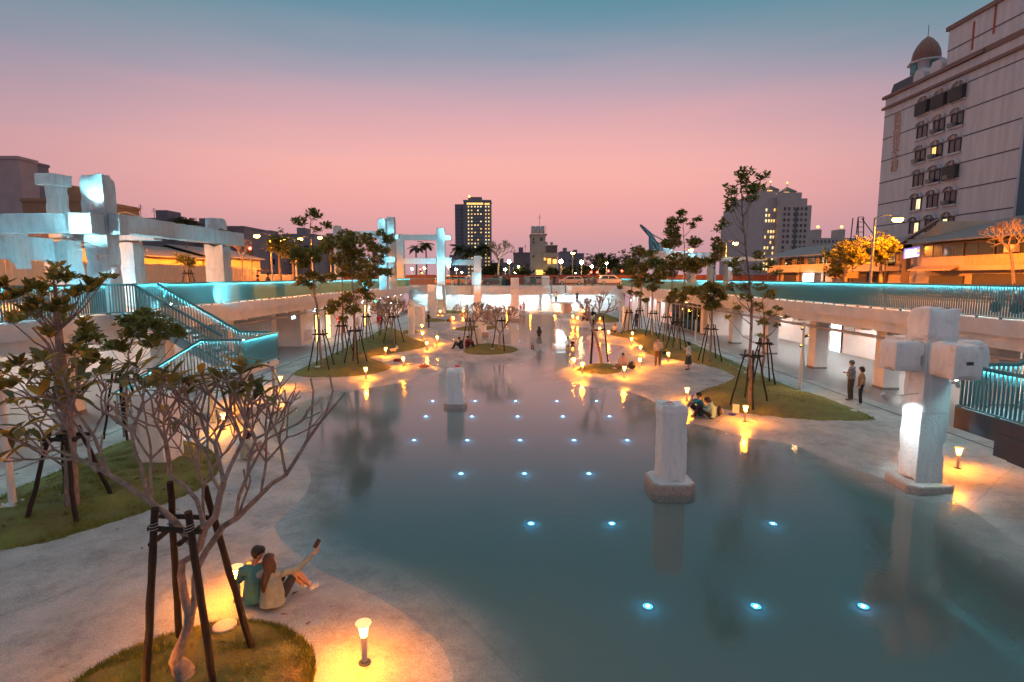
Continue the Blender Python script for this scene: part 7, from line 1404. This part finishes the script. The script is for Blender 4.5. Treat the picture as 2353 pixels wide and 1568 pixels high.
# -- on the street decks
for px,py,f,c,lc,hr,l in[(1039.5,657.5,170,(.02,.02,.02),(.6,.65,.66),'long','woman in black top and white trousers leaning on the far railing'),(1054,657.5,175,(.02,.02,.022),(.02,.02,.022),'short','man in black on the far deck beside the woman in white trousers'),(1072,657.6,170,(.45,.55,.55),(.6,.55,.45),'bob','person in pale blue top and long cream skirt on the far deck'),(1082,657.6,190,(.5,.5,.52),(.05,.03,.04),'short','person hugging a pink bag on the far deck'),(1150,657.6,180,(.35,.55,.58),(.2,.35,.38),'short','person in pale teal on the far deck left of the tall slim column'),(1208,657.4,180,(.15,.4,.44),(.1,.3,.33),'short','person in teal on the far deck left of the middle column'),(1274,656.5,170,(.03,.03,.035),(.03,.03,.04),'short','man in black at the head of the hanging stairs'),(1281,656.5,180,(.16,.13,.16),(.12,.11,.13),'short','man in grey at the head of the hanging stairs'),(1344,656.5,180,(.05,.04,.05),(.05,.05,.07),'short','dark clothed person at the far railing right of the stairs'),(1361,656.5,200,(.1,.25,.3),(.06,.15,.2),'short','person in blue at the far railing, rightmost')]:
    p=W(px,py,84.6); person(l,Vector((p.x,84.6+(px%7)*.06,DZ)),R(f),'stand',1.68,c,'short','skirt' if 'skirt' in l else 'long',lc,hr,HAIRB,(.3,.3,.3),vox=.026)
q=W(1082,648,84.3); tag(MB().ball((0,0,0),.24,12,8,(1,.6,.8)).build('bag',mat('pink bag',(.65,.06,.2),.6,.05),None,(q.x,84.25,q.z),smooth=True),'bright pink bag held by a person on the far deck','bag')
for px,c,l,y in((1278,(.7,.45,.08),'person in a yellow top on the far stair landing',79.95),(1326,(.04,.06,.07),'dark haired person at the right end of the far stair landing',80.1)):
    q=W(px,690,y); person(l,Vector((q.x,y,1.75)),R(180),'stand',1.6,c,'short','long',(.05,.05,.07),'short',HAIRB,(.2,.2,.2),vox=.026)
for px,l,dx in((592,'silhouetted person on the left street deck, left one of the pair',0),(615,'silhouetted person looking at a phone on the left street deck',0)):
    q=W(px,640,36); person(l,Vector((q.x,36+dx,DZ)),R(-60),'stand',1.68 if px>600 else 1.55,(.05,.045,.05),'short','long',(.04,.04,.05),'short',HAIRB,(.1,.1,.1),vox=.022)
p=far(1462,752,.15); person('person in black behind the stakes at the far right walkway',p,R(120),'stand',1.7,(.03,.03,.035),'long','long',(.03,.03,.04),'short',HAIRB,(.1,.1,.1),vox=.022)
# luggage and chairs parked on the far deck
for px,c,l,sz in((1163,(.02,.03,.035),'dark boxy cabinet on the far deck left of the middle column',(1.7,.6,1.0)),(1185,(.35,.02,.04),'red box on the far deck by the middle column',(.55,.4,.75)),(1225,(.03,.12,.15),'dark teal chair on the far deck right of the middle column',(.9,.6,.9))):
    q=W(px,655,85.2); t=thing('chair' if 'chair' in l else 'box',l,'chair' if 'chair' in l else 'box',(q.x,85.2,DZ)); m=cloth(c); w,d,h=sz
    if 'chair' in l:
        MB().box(-w/2,w/2,-d/2,d/2,.38,.5).build('seat',m,t); MB().box(-w/2,w/2,d/2-.1,d/2,.5,h+.2).build('backrest',m,t)
        lg=MB().box(-.03,.03,-.03,.03,0,.38).mesh('leg',FRAME)
        for a_ in(-1,1):
            for b_ in(-1,1): put('leg',lg,t,(a_*(w/2-.05),b_*(d/2-.05),0))
    else: MB().box(-w/2,w/2,-d/2,d/2,.04,h).build('box_body',m,t,bevel=.03); MB().box(-w/2-.02,w/2+.02,-d/2-.02,d/2+.02,h,h+.05).build('lid',m,t)
bpy.data.scenes.remove(TMP)
